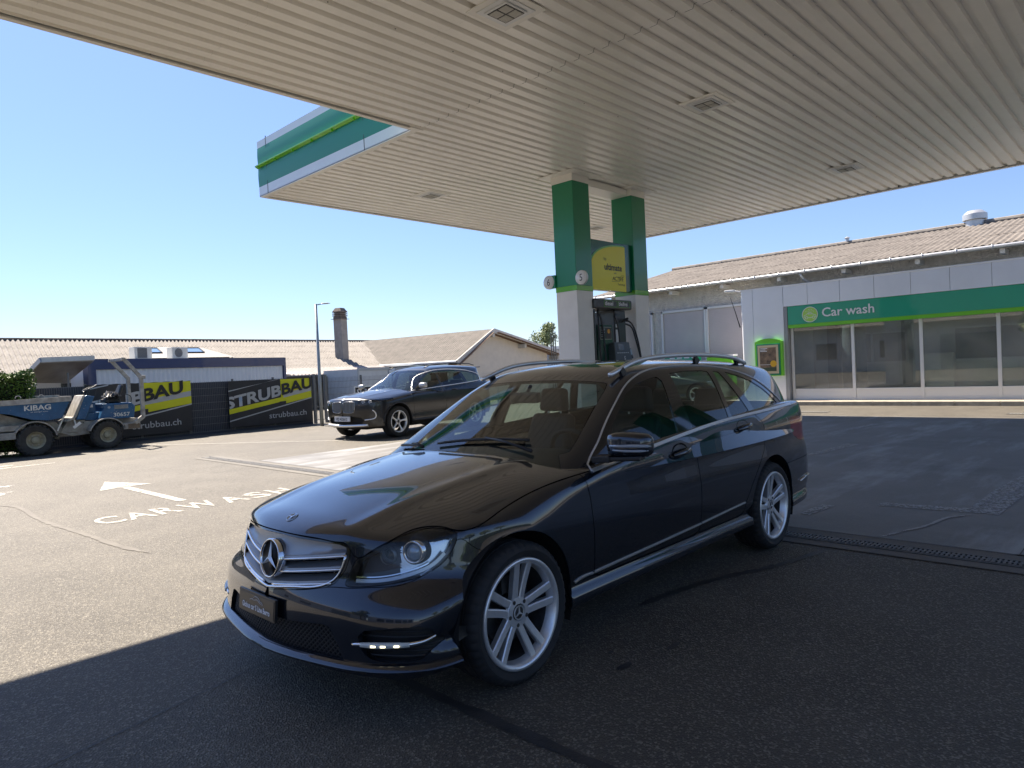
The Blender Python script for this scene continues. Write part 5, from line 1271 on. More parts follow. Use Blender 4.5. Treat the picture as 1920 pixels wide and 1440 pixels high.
gb = thing('service_cabinet', 'green notice cabinet with white lettering blocks by the shuttered windows', 'cabinet', (21.3, 12.2, 0)); b = MB(); b.box((21.2, 11.7, 0), (21.5, 12.95, 1.66)); b.build('cabinet_body', M_CWG, gb, bevel=.01)
b = MB(); [b.box((21.19, 12.75-.28*i-.2, 1.5), (21.2, 12.75-.28*i, 1.6)) for i in range(4)]; b.build('cabinet_lettering', M_WHITEG, gb)
gb = thing('lime_cabinet', 'small lime green cabinet between the notice cabinet and the car wash', 'cabinet', (21.3, 10.9, 0)); b = MB(); b.box((21.2, 10.45, 0), (21.5, 11.35, 1.5)); b.build('cabinet_body', M_LIME, gb, bevel=.01); b = MB(); b.box((21.18, 10.4, 1.5), (21.52, 11.4, 1.56)); b.build('cabinet_top', M_WHITE, gb)

# ------------------------------------------------------------------ fence with banners
M_WIRE = mat('fence_wire', (.16, .165, .17), .5, metal=.5)
M_SLAT = mat('fence_screen', (.030, .036, .055), .6, noise=.15, nscale=3)
FY = 19.5
def fence_run(x0, x1, zt, screen, label, y=FY, gate=False, wm=M_WIRE):
    t = thing('mesh_fence', label, 'fence', ((x0+x1)/2, y, 0), 0, 'mesh fence panels around the yard')
    n = max(1, round((x1-x0)/1.26)); st = (x1-x0)/n
    for i in range(n+1): b = MB(); b.box((x0+i*st-.025, y, 0), (x0+i*st+.025, y+.05, zt+.04)); b.build('fence_post', wm, t)
    b = MB()
    for x in np.arange(x0, x1, .05): b.box((x-.0028, y-.012, .06), (x+.0028, y-.006, zt))
    for z in np.arange(.08, zt+.01, .20): b.box((x0, y-.018, z-.005), (x1, y-.012, z+.005)); b.box((x0, y-.006, z-.005), (x1, y, z+.005))
    b.build('wire_mesh', wm, t)
    if screen: b = MB(); b.box((x0, y+.055, .05), (x1, y+.065, zt-.02)); b.build('privacy_screen', M_SLAT, t)
    b = MB(); b.box((x0, y-.02, .0), (x1, y+.06, .055)); b.build('base_board', M_SLAT, t)
    return t
fence_run(3.72, 4.98, 1.50, True, 'dark screened wire fence bay between hedge and dumper')
fence_run(5.0, 11.16, 1.47, True, 'long dark screened wire fence carrying the two big banners')
fence_run(11.75, 14.3, 1.42, False, 'open wire fence right of the lamp post, partly hidden by the black off-roader')
fence_run(14.35, 23.2, 1.36, False, 'pale open wire fence in front of the gabled house', wm=mat('fence_pale', (.42, .43, .44), .5, metal=.3))
gp = thing('gate_posts', 'pair of tall square gate posts beside the lamp post', 'gate', (11.5, FY, 0)); b = MB()
b.box((11.22, 19.44, 0), (11.30, 19.52, 1.55)); b.build('gate_post', M_WIRE, gp); b = MB(); b.box((11.62, 19.44, 0), (11.70, 19.52, 1.52)); b.build('gate_post', M_WIRE, gp)
b = MB(); [b.box((11.30, 19.46, z), (11.62, 19.48, z+.02)) for z in (.1, .5, .9, 1.3, 1.45)]; [b.box((x, 19.47, .1), (x+.01, 19.48, 1.46)) for x in np.arange(11.34, 11.6, .06)]; b.build('gate_leaf', M_WIRE, gp)
M_BANB = mat('banner_black', (.016, .017, .022), .5, bump=.15, bscale=6, bdist=.02); M_BANY = mat('banner_yellow', (.62, .60, .010), .5); M_BANG = mat('banner_grey', (.42, .42, .42), .5)
def banner(x0, z0, W_, H_, label, dx=0.0, full=True):
    t = thing('banner', label, 'banner', (x0, 19.42, z0), 0, 'black and yellow banners on the fence')
    O = (x0, 19.42, z0); n = 40; V = []; F = []
    wav = lambda u, v: .006*math.sin(u*9+v*3)+.003*math.sin(u*23)
    b = MB(); 
    for i in range(n+1):
        for j in range(9): V.append((x0+W_*i/n, 19.42+wav(i/n*W_, j/8), z0+H_*j/8+.006*math.sin(i*1.3)*(j in (0, 8))))
    for i in range(n):
        for j in range(8): F.append((i*9+j, (i+1)*9+j, (i+1)*9+j+1, i*9+j+1))
    b.add(V, F); b.build('banner_cloth', M_BANB, t, True)
    def shp(name, poly, m, lift):
        # clip to the cloth, follow its waves
        P = [(min(max(u, 0), 1), v) for u, v in poly]; bb = MB(); V = []; us = np.linspace(P[0][0], P[1][0], 24)
        (u0, va0), (u1, va1), (u2, vb1), (u3, vb0) = P
        for u in us:
            f = (u-u0)/(u1-u0+1e-9); ta = va0+(va1-va0)*f; tb = vb0+(vb1-vb0)*f
            for g_ in (0, .5, 1): v = ta+(tb-ta)*g_; V.append((x0+W_*u, 19.42+wav(u*W_, v)-lift, z0+H_*v))
        bb.add(V, [(i*3+k, (i+1)*3+k, (i+1)*3+k+1, i*3+k+1) for i in range(23) for k in range(2)]); bb.build(name, m, t, True)
    D = dx
    shp('grey_line', [(.0+D*0, .80-D*.34), (min(1, .58+0), .995-D*.34), (min(1, .60), .975-D*.34+.03), (0, .775-D*.34)], M_BANG, .004) if D == 0 else shp('grey_line', [(0, .93), (.20, .995), (.22, .975), (0, .905)], M_BANG, .004)
    yx = .61-D
    shp('yellow_block', [(yx, .42), (1, .55), (1, .995), (yx, .995)], M_BANY, .004)
    shp('grey_stripe', [(yx+.03, .575), (1, .70), (1, .80), (yx+.03, .675)], M_BANG, .006)
    shp('yellow_stripe', [(0, .29+D*.33), (yx+.04, .50), (yx+.04, .60), (0, .395+D*.33)], M_BANY, .005)
    shp('black_block', [(yx-.02, .40), (yx+.06, .42), (yx+.06, .50), (yx-.02, .49)], M_BANB, .0055)
    shp('grey_line', [(0, .125+D*.4), (1, .525), (1, .550), (0, .150+D*.4)], M_BANG, .004)
    sl = math.radians(10.5); ex = (math.cos(sl), 0, math.sin(sl)); ey = (-math.sin(sl)*0, 0, 1)
    def words(name, txt, u, v, size, m, lift, xs, ex=ex, bold=.008, umin=0.003, umax=.997):
        Vt, Ft = text_geo(txt, size, bold=bold); Vt[:, 0] *= xs
        Vw = np.array([(x0+W_*u+p[0]*ex[0], 0, z0+H_*v+p[0]*ex[2]+p[1]) for p in Vt])
        Tr = []
        for f in Ft:
            for k in range(1, len(f)-1): Tr.append((f[0], f[k], f[k+1]))
        Vw, Tw = clip(Vw, np.array(Tr), x0+umin*W_-Vw[:, 0]); Vw, Tw = clip(Vw, Tw, Vw[:, 0]-(x0+umax*W_))
        Vw[:, 1] = [19.42+wav(p[0]-x0, (p[2]-z0)/H_)-lift for p in Vw]
        mesh_obj(name, Vw, Tw, m, t)
    words('lettering_white', 'STRUB', -.04-D, .40, .45, M_BANG, .022, 1.30, bold=.016)
    words('lettering_black', 'BAU', .61-D, .64, .45, mat('banner_ink', (.012, .012, .014), .5), .024, 1.24, bold=.016)
    words('web_address', 'strubbau.ch', .45-D*.5, .13, .235, M_BANG, .020, 1.12, ex=(1, 0, .02), bold=.002)
    return t
banner(8.52, .12, 2.60, 1.32, 'right black and yellow STRUBBAU banner between fence bay and lamp post')
banner(4.97, .14, 2.52, 1.37, 'left black and yellow STRUBBAU banner partly hidden by the blue dumper', dx=.11)
t = thing('yard_sign', 'small framed black STRUB sign on the open fence behind the off-roader bonnet', 'sign', (12.7, 19.4, .4)); b = MB(); b.box((12.68, 19.40, .45), (13.9, 19.43, 1.08)); b.build('sign_frame', M_WHITE, t); b = MB(); b.box((12.71, 19.392, .48), (13.87, 19.40, 1.05)); b.build('sign_face', M_BANB, t)
b = MB(); add_text(b, 'STRUBBAU', ((12.76, 19.388, .84), (1, 0, .03), (0, 0, 1)), .20, bold=.004, xscale=1.0); b.build('sign_text', M_WHITEG, t); b = MB(); b.box((12.71, 19.389, .70), (13.87, 19.391, .78)); b.build('sign_stripe', M_BANY, t)
lp = thing('lamp_post', 'slim grey street lamp standing by the fence gate', 'street lamp', (10.75, 18.25, 0)); b = MB(); b.tube([(10.75, 18.25, 0), (10.75, 18.25, 1.2), (10.75, 18.25, 3.60)], [.058, .048, .036], 14); b.build('pole', mat('galvanised', (.30, .33, .35), .5, metal=.6, noise=.1, nscale=6), lp, 'all')
b = MB(); b.bar((10.74, 18.25, 3.57), (10.90, 18.22, 3.60), .03, .03); b.build('bracket', mat('galvanised', (.3, .3, .3)), lp); b = MB(); b.tube([(10.88, 18.22, 3.605), (10.95, 18.21, 3.615), (11.1, 18.19, 3.63), (11.19, 18.18, 3.63)], [.02, .05, .05, .015], 12, flat=.45); b.build('lamp_head', mat('lamp_head', (.50, .50, .50), .4), lp, 'all')
po = thing('scaffold_poles', 'cluster of thin dark steel poles beside the near pillar in the distance', 'poles', (22.3, 19, 0))
for x, zt in ((22.20, 2.84), (22.34, 3.15), (22.47, 2.92)): b = MB(); b.cyl((x, 19, 0), (x, 19, zt), .022, n=8); b.build('pole', mat('pole_dark', (.08, .085, .09), .5, metal=.5), po)

# ------------------------------------------------------------------ office container, porch, air conditioners
ct = thing('office_container', 'blue framed white office container behind the fence', 'container', (6.0, 23.1, 0), math.atan2(2.3, 7.5)); LN = 7.85
M_BLUEC = mat('container_blue', (.008, .028, .105), .4, coat=.2, noise=.08, nscale=2); M_WPAN = mat('container_white', (.62, .64, .66), .45, noise=.04, nscale=2)
b = MB(); b.box((0, 0, 1.98), (LN, .12, 2.30)); b.box((0, 0, 0), (.24, .12, 1.98)); b.box((LN-.12, 0, 0), (LN, .12, 1.98)); b.box((0, 0, 0), (LN, .12, .2)); b.box((0, .12, 2.05), (.1, 2.4, 2.28)); b.box((LN-.1, .12, 2.05), (LN, 2.4, 2.28)); b.box((0, .12, 0), (.1, .25, 2.05)); b.box((0, 2.3, 0), (LN, 2.4, 2.3)); b.build('steel_frame', M_BLUEC, ct, local=True)
b = MB(); n = int((LN-.36)/.085); V = []
for i in range(n+1):
    for z in (.2, 1.98): V += [(.24+i*.085, .045 if i % 2 else .065, z)]
b.add(V, [(2*i, 2*i+2, 2*i+3, 2*i+1) for i in range(n)]); b.box((0.03, .12, .1), (.06, 2.3, 2.05)); b.build('wall_panel', M_WPAN, ct, local=True)
b = MB(); b.box((.1, .12, 2.24), (LN-.1, 2.3, 2.27)); b.build('roof_sheet', M_WPAN, ct, local=True)
pc = thing('porch_roof', 'tilted sheet metal porch roof at the left end of the office container', 'porch', (5.3, 22.4, 0)); V = [(4.62, 22.05, 2.17), (6.02, 22.5, 2.22), (5.55, 23.6, 1.62), (4.35, 23.0, 1.66)]
b = MB(); V2 = [(x, y, z+.09) for x, y, z in V]; b.add(V+V2, [(3, 2, 1, 0), (4, 5, 6, 7), (0, 1, 5, 4), (1, 2, 6, 5), (2, 3, 7, 6), (3, 0, 4, 7)]); b.build('roof_plate', mat('porch_zinc', (.30, .27, .24), .38, metal=.6, noise=.2, nscale=2), pc)
b = MB(); b.bar(V2[0], V2[1], .05, .13); b.bar(V2[0], V2[3], .05, .13); b.bar((4.5, 22.6, 1.98), (5.8, 23.0, 2.02), .05, .05); b.build('edge_beam', mat('zinc', (.5, .5, .5)), pc); b = MB(); b.cyl((5.36, 22.6, 0), (5.36, 22.6, 1.9), .03); b.build('post', M_WIRE, pc)
sh = thing('cream_shed', 'cream site cabin wall seen under the tilted porch roof', 'shed', (5.5, 24, 0)); b = MB(); b.box((4.9, 24.0, 0), (6.4, 26.0, 1.9)); b.build('cabin_wall', mat('cream_wall', (.50, .46, .36), .7), sh); b = MB(); b.box((5.5, 23.98, 1.3), (5.95, 24.0, 1.62)); b.build('cabin_window', M_GLOSSB, sh)
def aircon(x, y, z, fan, label):
    t = thing('air_conditioner', label, 'air conditioner', (x, y, z), math.atan2(2.3, 7.5), 'air conditioners on the container roof'); b = MB(); b.box((0, 0, .03), (.62, .28, .42)); b.build('casing', mat('ac_cream', (.52, .51, .47), .5), t, local=True, bevel=.01)
    b = MB(); b.box((.05, 0, 0), (.12, .28, .03)); b.box((.5, 0, 0), (.57, .28, .03)); b.build('feet', M_BLACKP, t, local=True); b = MB()
    if fan:
        b.lathe([(0, -.004), (.15, -.004), (.15, .0)], 32, 'Y', (.25, 0, .225)); gl_ = b.build('fan_opening', mat('fan_grey', (.12, .12, .12), .6), t, local=True); b = MB()
        for r in (.03, .06, .09, .12, .15): b.tube([(.25+r*math.cos(a), -.012, .225+r*math.sin(a)) for a in np.linspace(0, 2*PI, 25)[:-1]], .004, 4, closed=True)
    else:
        b.box((.10, -.004, .06), (.44, 0, .38)); gl_ = b.build('coil_opening', mat('coil_dark', (.05, .05, .05), .6), t, local=True); b = MB()
        for i in range(15): b.box((.105+i*.023, -.012, .06), (.111+i*.023, -.004, .38))
    b.build('guard_grille', mat('guard', (.28, .28, .28), .5), gl_, local=True)
aircon(7.62, 24.15, 2.285, False, 'air conditioner with dark coil grille, left of the two on the container roof'); aircon(8.92, 24.55, 2.285, True, 'air conditioner with round fan, right of the two on the container roof')

# ------------------------------------------------------------------ houses beyond
lb = thing('long_building', 'long low building with pale corrugated roof behind the office container', 'building', (12, 32, 0))
rdir = np.array((18.2, 2.1)); rdir /= np.linalg.norm(rdir); rn = np.array((rdir[1], -rdir[0]))
R0 = np.array((5.7, 33.3))-rdir*14; R1 = np.array((23.9, 35.4)); E0 = R0+rn*5.4; E1 = R1+rn*5.4
corrugated('roof', (*E0, 1.70), (*(E1-rdir*2.2), 1.70), (*(R1+rdir*.5), 3.52), (*R0, 3.52), .177, .035, 5, M_FIBREL, lb)
b = MB()
for i in range(38): p = R0+rdir*i*.9; q = p+rdir*.92; b.tube([(*p, 3.53), (*q, 3.515)], [.075, .09], 8)
b.build('ridge_cap', mat('ridge_dark', (.10, .09, .08), .9, noise=.3, nscale=4), lb, True)
b = MB(); W0 = R0+rn*4.9; W1 = R1+rn*4.9-rdir*2.4; B1 = R1-rn*5; B0 = R0-rn*5
b.add([(*W0, 0), (*W1, 0), (*W1, 1.75), (*W0, 1.75), (*B0, 0), (*B1, 0), (*B1, 1.75), (*B0, 1.75)], [(0, 1, 2, 3), (5, 4, 7, 6)]); b.add([(*W0, 1.75), (*B0, 1.75), (*R0, 3.45)], [(0, 1, 2)]); b.build('wall', mat('yard_wall', (.30, .26, .21), .9, noise=.2, nscale=1.5), lb)
corrugated('roof', (*B1, 1.7), (*B0, 1.7), (*R0, 3.52), (*R1, 3.52), .177, .03, 3, M_FIBREL, lb, per=3)
def on_roof(s, d, up=.05): p = R1-rdir*s+rn*d; return np.array((*p, 3.52-1.82*d/5.4+up))
M_SKYL = glass('roof_light_glass', (.2, .26, .33), 1.7)
for s in (13.6, 11.7):
    b = MB(); q = [on_roof(s+.42, 2.3, .10), on_roof(s-.42, 2.3, .10), on_roof(s-.55, 1.6, .10), on_roof(s+.28, 1.6, .10)]; b.add(q, [(0, 1, 2, 3)]); fr = b.build('roof_window', mat('skylight_blue', (.16, .26, .40), .12, coat=1), lb)
    b = MB(); [b.bar(q[i], q[(i+1) % 4], .05, .05) for i in range(4)]; b.build('window_rim', M_BLACKP, fr)
b = MB(); b.add([on_roof(14.4, 3.0, .075), on_roof(10.2, 3.0, .075), on_roof(11.0, 1.4, .075), on_roof(14.2, 1.4, .075)], [(0, 1, 2, 3)]); b.build('roof_light_sheet', mat('sheet_pale', (.27, .25, .23), .6), lb)
corrugated('lower_roof', (13.2, 28.0, 1.585), (21.6, 29.2, 1.585), (21.4, 30.2, 1.92), (13.1, 29.2, 1.92), .2, .035, 1, mat('pink_sheet', (.34, .30, .28), .8, noise=.2, nscale=2), lb)
b = MB(); b.add([(13.35, 28.02, 1.66), (15.5, 28.35, 1.66), (14.2, 29.3, 1.99), (13.2, 29.2, 1.98)], [(0, 1, 2, 3)]); b.build('white_roof_sheet', mat('white_sheet', (.60, .60, .62), .6), lb)
b = MB(); b.tube([(13.1, 27.95, 1.545), (21.6, 29.15, 1.545)], .05, 8); b.build('gutter', mat('gutter_dark', (.10, .10, .10), .5), lb, True)
ch = thing('chimney', 'tall grey square chimney with stacked cap rising from the pale roof', 'chimney', (20.0, 31.6, 0)); th_ = math.radians(20)
cc_ = (20.0, 31.6, 0); b = MB(); b.box((-.25, -.25, 2.2), (.25, .25, 4.45), R=rz(th_), T=cc_); b.build('shaft', mat('chimney_render', (.24, .225, .21), .9, noise=.2, nscale=3, bump=.3, bscale=20), ch, bevel=.01)
b = MB(); M_CAP = mat('chimney_cap', (.15, .12, .10), .9, noise=.3, nscale=6)
b.box((-.34, -.34, 4.45), (.34, .34, 4.47), R=rz(th_), T=cc_); b.box((-.25, -.25, 4.47), (.25, .25, 4.58), R=rz(th_), T=cc_)
for z in (4.58, 4.68, 4.78): b.box((-.28, -.28, z+.025), (.28, .28, z+.08), R=rz(th_), T=cc_); b.box((-.22, -.22, z), (.22, .22, z+.03), R=rz(th_), T=cc_)
b.add([rz(th_)@np.array(p)+cc_ for p in ((-.27, -.27, 4.86), (.27, -.27, 4.86), (.27, .27, 4.86), (-.27, .27, 4.86), (-.17, -.17, 5.04), (.17, -.17, 5.04), (.17, .17, 5.04), (-.17, .17, 5.04))], [(0, 1, 5, 4), (1, 2, 6, 5), (2, 3, 7, 6), (3, 0, 4, 7), (4, 5, 6, 7)]); b.build('cap', M_CAP, ch)
gh = thing('gabled_house', 'house with grey corrugated roof and cream gable under white barge boards', 'house', (26, 26, 0))
AP = np.array((25.05, 25.80, 3.5)); RB = np.array((23.9, 35.4, 3.5)); LE = np.array((22.14, 25.43, 1.92)); RE = np.array((31.3, 26.58, 2.25)); back = RB-AP
over = -back/np.linalg.norm(back)*.45
corrugated('roof', tuple(LE+over+back*1.02), tuple(LE+over), tuple(AP+over+(0, 0, .02)), tuple(RB+(0, 0, .02)), .177, .028, 6, mat('fibre_grey', (.30, .27, .23), .92, noise=.2, nscale=3, col2=(.20, .18, .155), bump=.4, bscale=30), gh)
corrugated('roof', tuple(RE+over), tuple(RE+back), tuple(RB+(0, 0, .02)), tuple(AP+over+(0, 0, .02)), .177, .028, 6, mat('fibre_grey', (.3, .27, .23)), gh, per=3)
b = MB(); g0 = LE+(.35, .05, -.12); g1 = RE+(-.8, -.1, 0); b.add([(g0[0], g0[1], 0), (g1[0], g1[1], 0), tuple(g1+(0, 0, .0)), tuple(AP+(0, 0, -.12)), tuple(g0)], [(0, 1, 2, 3, 4)]); gb0 = g0+back; b.add([(g0[0], g0[1], 0), tuple(g0), tuple(gb0), (gb0[0], gb0[1], 0)], [(0, 1, 2, 3)])
b.build('gable_wall', mat('cream_render', (.68, .63, .55), .9, noise=.06, nscale=3, bump=.3, bscale=12), gh)
b = MB(); b.bar(LE+over*1.05+(-.05, 0, -.06), AP+over*1.05+(0, 0, -.06), .05, .24); b.bar(AP+over*1.05+(0, 0, -.06), RE+over*1.05+(0, 0, -.06), .05, .24); b.build('barge_board', mat('board_white', (.56, .54, .50), .7, noise=.15, nscale=5), gh)
b = MB(); b.bar(AP+over*.5+(0.2, 0, -.16), RE+over*.5+(0, 0, -.16), .85, .03); b.bar(LE+over*.5+(0, 0, -.16), AP+over*.5+(-.2, 0, -.16), .85, .03); b.build('soffit_boards', mat('soffit_wood', (.20, .11, .06), .7, noise=.2, nscale=6), gh)
for f_ in (.44, .97): p = AP*(1-f_)+RE*f_; b = MB(); b.bar(p+over*1.0+(0, 0, -.30), p-over*.5+(0, 0, -.30), .18, .22); b.build('purlin_end', mat('board_white', (.56, .54, .5)), gh)
p = AP; b = MB(); b.bar(p+over+(0, 0, -.28), p-over+(0, 0, -.28), .18, .22); b.build('purlin_end', mat('board_white', (.56, .54, .5)), gh); p = LE*.6+AP*.4; b = MB(); b.bar(p+over+(0, 0, -.26), p-over+(0, 0, -.26), .14, .16); b.build('purlin_end', mat('board_white', (.56, .54, .5)), gh)
b = MB(); b.tube([tuple(LE+over+(-.05, 0, -.02)), tuple(LE+over+back+(-.05, 0, -.02))], .07, 8); b.build('gutter', mat('zinc', (.5, .5, .5)), gh, True)
for i, (x, y, w_, lb_) in enumerate(((17.6, 26.6, 2.3, 'low pale site container left of the two beside the gabled house'), (20.4, 27.6, 2.4, 'low pale site container against the gabled house'))):
    t = thing('site_container', lb_, 'container', (x, y, 0), .3, 'pale site containers in the yard'); b = MB(); b.box((0, 0, 0), (w_, 2, 1.74)); b.build('container_body', mat('pale_container', (.50, .54, .56), .5, noise=.06), t, local=True); b = MB(); b.box((-.03, -.03, 1.66), (w_+.03, 0, 1.80)); b.box((-.03, -.03, 0), (.06, 0, 1.66)); b.box((w_-.06, -.03, 0), (w_+.03, 0, 1.66)); b.build('container_frame', mat('cont_frame', (.34, .38, .40), .5), t, local=True)
ws_ = thing('flat_shed', 'pale flat roofed shed far right of the gabled house', 'shed', (36, 29, 0)); b = MB(); b.box((34, 29, 0), (44, 34, 2.55)); b.build('shed_wall', mat('shed_grey', (.42, .44, .45), .7), ws_); b = MB(); b.box((33.7, 28.6, 2.55), (44.2, 34.2, 2.75)); b.build('shed_roof', M_WHITE, ws_)

# ------------------------------------------------------------------ plants, hill
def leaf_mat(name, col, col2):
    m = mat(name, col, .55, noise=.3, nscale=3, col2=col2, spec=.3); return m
def leaf_cloud(name, n, sampler, size, m, parent):
    V = []; F = []
    for i in range(n):
        p, nn = sampler(); s = size*(.6+.8*RNG.random()); a = RNG.normal(size=3); a /= np.linalg.norm(a); b_ = np.cross(a, RNG.normal(size=3)); b_ /= np.linalg.norm(b_)+1e-9
        V += [p-a*s, p+b_*s*.45, p+a*s, p-b_*s*.45]; F.append((4*i, 4*i+1, 4*i+2, 4*i+3))
    return mesh_obj(name, V, F, m, parent)
hg = thing('hedge', 'dense clipped green hedge at the left picture edge beside the fence', 'hedge', (2.4, 18.8, 0))
def hs():
    f = RNG.random(); x = 1.2+RNG.random()*2.55; y = 18.5+RNG.random()*1.0; z = RNG.random()*1.82
    k = RNG.random()
    if k < .40: y = 18.5+abs(RNG.normal(0, .06))
    elif k < .7: z = 1.86-abs(RNG.normal(0, .06))+.05*math.sin(x*7)
    elif k < .85: x = 3.72-abs(RNG.normal(0, .07))+.05*math.sin(z*9)
    return np.array((x, y, z))+RNG.normal(0, .025, 3), None
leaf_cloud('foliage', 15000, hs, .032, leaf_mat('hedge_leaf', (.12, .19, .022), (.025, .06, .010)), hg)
b = MB(); b.box((1.3, 18.65, .1), (3.6, 19.4, 1.72)); b.build('core_box', mat('hedge_core', (.012, .016, .008), .9), hg)  # near-black box filling the hedge behind its leaves
def tree(loc, ht, cr, label, n=5000, leaf=.10, cat='tree'):
    t = thing('tree', label, cat, loc); b = MB(); b.tube([(0, 0, 0), (.05, .02, ht*.35), (0, 0, ht*.75)], [ht*.03, ht*.022, ht*.008], 8)
    cl = []
    for i in range(16):
        a = RNG.random()*2*PI; r = cr*(.3+.6*RNG.random()); z = ht*(.42+.52*RNG.random()); p = np.array((r*math.cos(a)*(1.2-z/ht), r*math.sin(a)*(1.2-z/ht), z)); cl.append((p, cr*(.22+.25*RNG.random()))); b.tube([(0, 0, z*.6), tuple(p*.6+np.array((0, 0, z*.3))), tuple(p)], [ht*.012, ht*.008, .01], 5)
    b.build('trunk', mat('bark', (.09, .07, .05), .9, noise=.3, nscale=6), t, True, local=True)
    def s():
        c, r = cl[RNG.integers(len(cl))]; v = RNG.normal(size=3); v /= np.linalg.norm(v); return c+v*r*(RNG.random()**.4)*np.array((1, 1, .75)), None
    leaf_cloud_local(t, n, s, leaf)
    return t
def leaf_cloud_local(t, n, s, leaf):
    o = leaf_cloud('crown', n, s, leaf, leaf_mat('tree_leaf', (.32, .36, .18), (.15, .19, .08)), None); o.parent = t
tree((66.5, 58, 0), 7.2, 2.6, 'pale green birch in the distance beside the near pillar', 3500, .14)
for i, (x, y, h_) in enumerate(((-6, -30, 9), (2, -34, 11), (9, -31, 8.5), (17, -36, 10))):
    tt = tree((x, y, 0), h_, h_*.42, ['broad green tree behind the camera, westernmost', 'tallest green tree behind the camera', 'small round tree behind the camera', 'green tree behind the camera near the road end'][i], 2600, .30)
hb = thing('hedge', 'long hedge across the road behind the camera', 'hedge', (0, -24, 0))
leaf_cloud('foliage', 9000, lambda: (np.array((-18+44*RNG.random(), -24+RNG.random()*1.0, RNG.random()**.7*1.7)), None), .12, leaf_mat('hedge_leaf', (.05, .1, .015), (.02, .05, .01)), hb)
b = MB(); b.box((-18, -23.8, 0), (26, -23.2, 1.5)); b.build('core_box', mat('hedge_core', (.012, .016, .008), .9), hb)  # near-black filler box inside this hedge
sb = thing('shop_building', 'flat white shop building behind the camera', 'building', (-16, -4, 0)); b = MB(); b.box((-24, -14, 0), (-15, 4, 3.6)); b.build('shop_wall', mat('shop_white', (.72, .72, .69), .7), sb); b = MB(); [b.box((-15.02, -13+i*3, .5), (-14.98, -10.6+i*3, 2.6)) for i in range(5)]; b.build('shop_windows', M_GLOSSB, sb)
nb = thing('white_house', 'plain white house across the yard, left of the picture', 'building', (-16, 14, 0)); b = MB(); b.box((-26, 6, 0), (-14, 24, 3.4)); b.build('wall', mat('shop_white', (.72, .72, .69)), nb); b = MB(); b.add([(-27, 5, 3.3), (-13, 5, 3.3), (-20, 5, 5.4), (-27, 25, 3.3), (-13, 25, 3.3), (-20, 25, 5.4)], [(0, 1, 2), (5, 4, 3), (1, 4, 5, 2), (0, 2, 5, 3)]); b.build('roof', M_FIBRE, nb)
b = MB(); [b.box((-14.04, y, 0), (-13.97, y+w_, z)) for y, w_, z in ((8.5, 3.2, 2.4),)]; b.build('garage_door', mat('garage_grey', (.25, .28, .27), .6), nb)
for y in (14, 18.5): b = MB(); b.box((-14.04, y, 1.0), (-13.97, y+1.5, 2.2)); b.build('window', M_GLOSSB, nb); b = MB(); b.box((-14.06, y-.08, .92), (-13.98, y, 2.28)); b.box((-14.06, y+1.5, .92), (-13.98, y+1.58, 2.28)); b.box((-14.06, y, 2.2), (-13.98, y+1.5, 2.28)); b.box((-14.10, y-.1, .9), (-13.98, y+1.6, 1.0)); b.build('window_frame', M_FRAMEW, nb)
tree((-12.5, 27, 0), 7.5, 3.0, 'round leafy tree beside the white house at the left', 2600, .25); tree((-10, 5, 0), 6.0, 2.4, 'small leafy tree before the white house at the left', 2200, .22)
# hill on the horizon, distance haze put into its blue colour
V = []; F = []; n = 80
for i in range(n+1):
    a = math.radians(-25+150*i/n); r = 1500; hh_ = 1.4+60*(.55+.45*math.sin(i*.35+.6))*(.7+.3*math.sin(i*.13)); hh_ = min(hh_, 68)
    c, s_ = math.cos(a), math.sin(a); V += [(r*c, r*s_, -5), (r*c, r*s_, hh_*.62), ((r+160)*c, (r+160)*s_, hh_), ((r+500)*c, (r+500)*s_, -5)]
for i in range(n):
    for k in range(3): F.append((i*4+k, i*4+k+1, (i+1)*4+k+1, (i+1)*4+k))
hl = mesh_obj('hills', V, F, mat('hill_haze', (.20, .27, .33), 1.0, noise=.15, nscale=.01), None, 'all'); tag(hl, kind='structure')
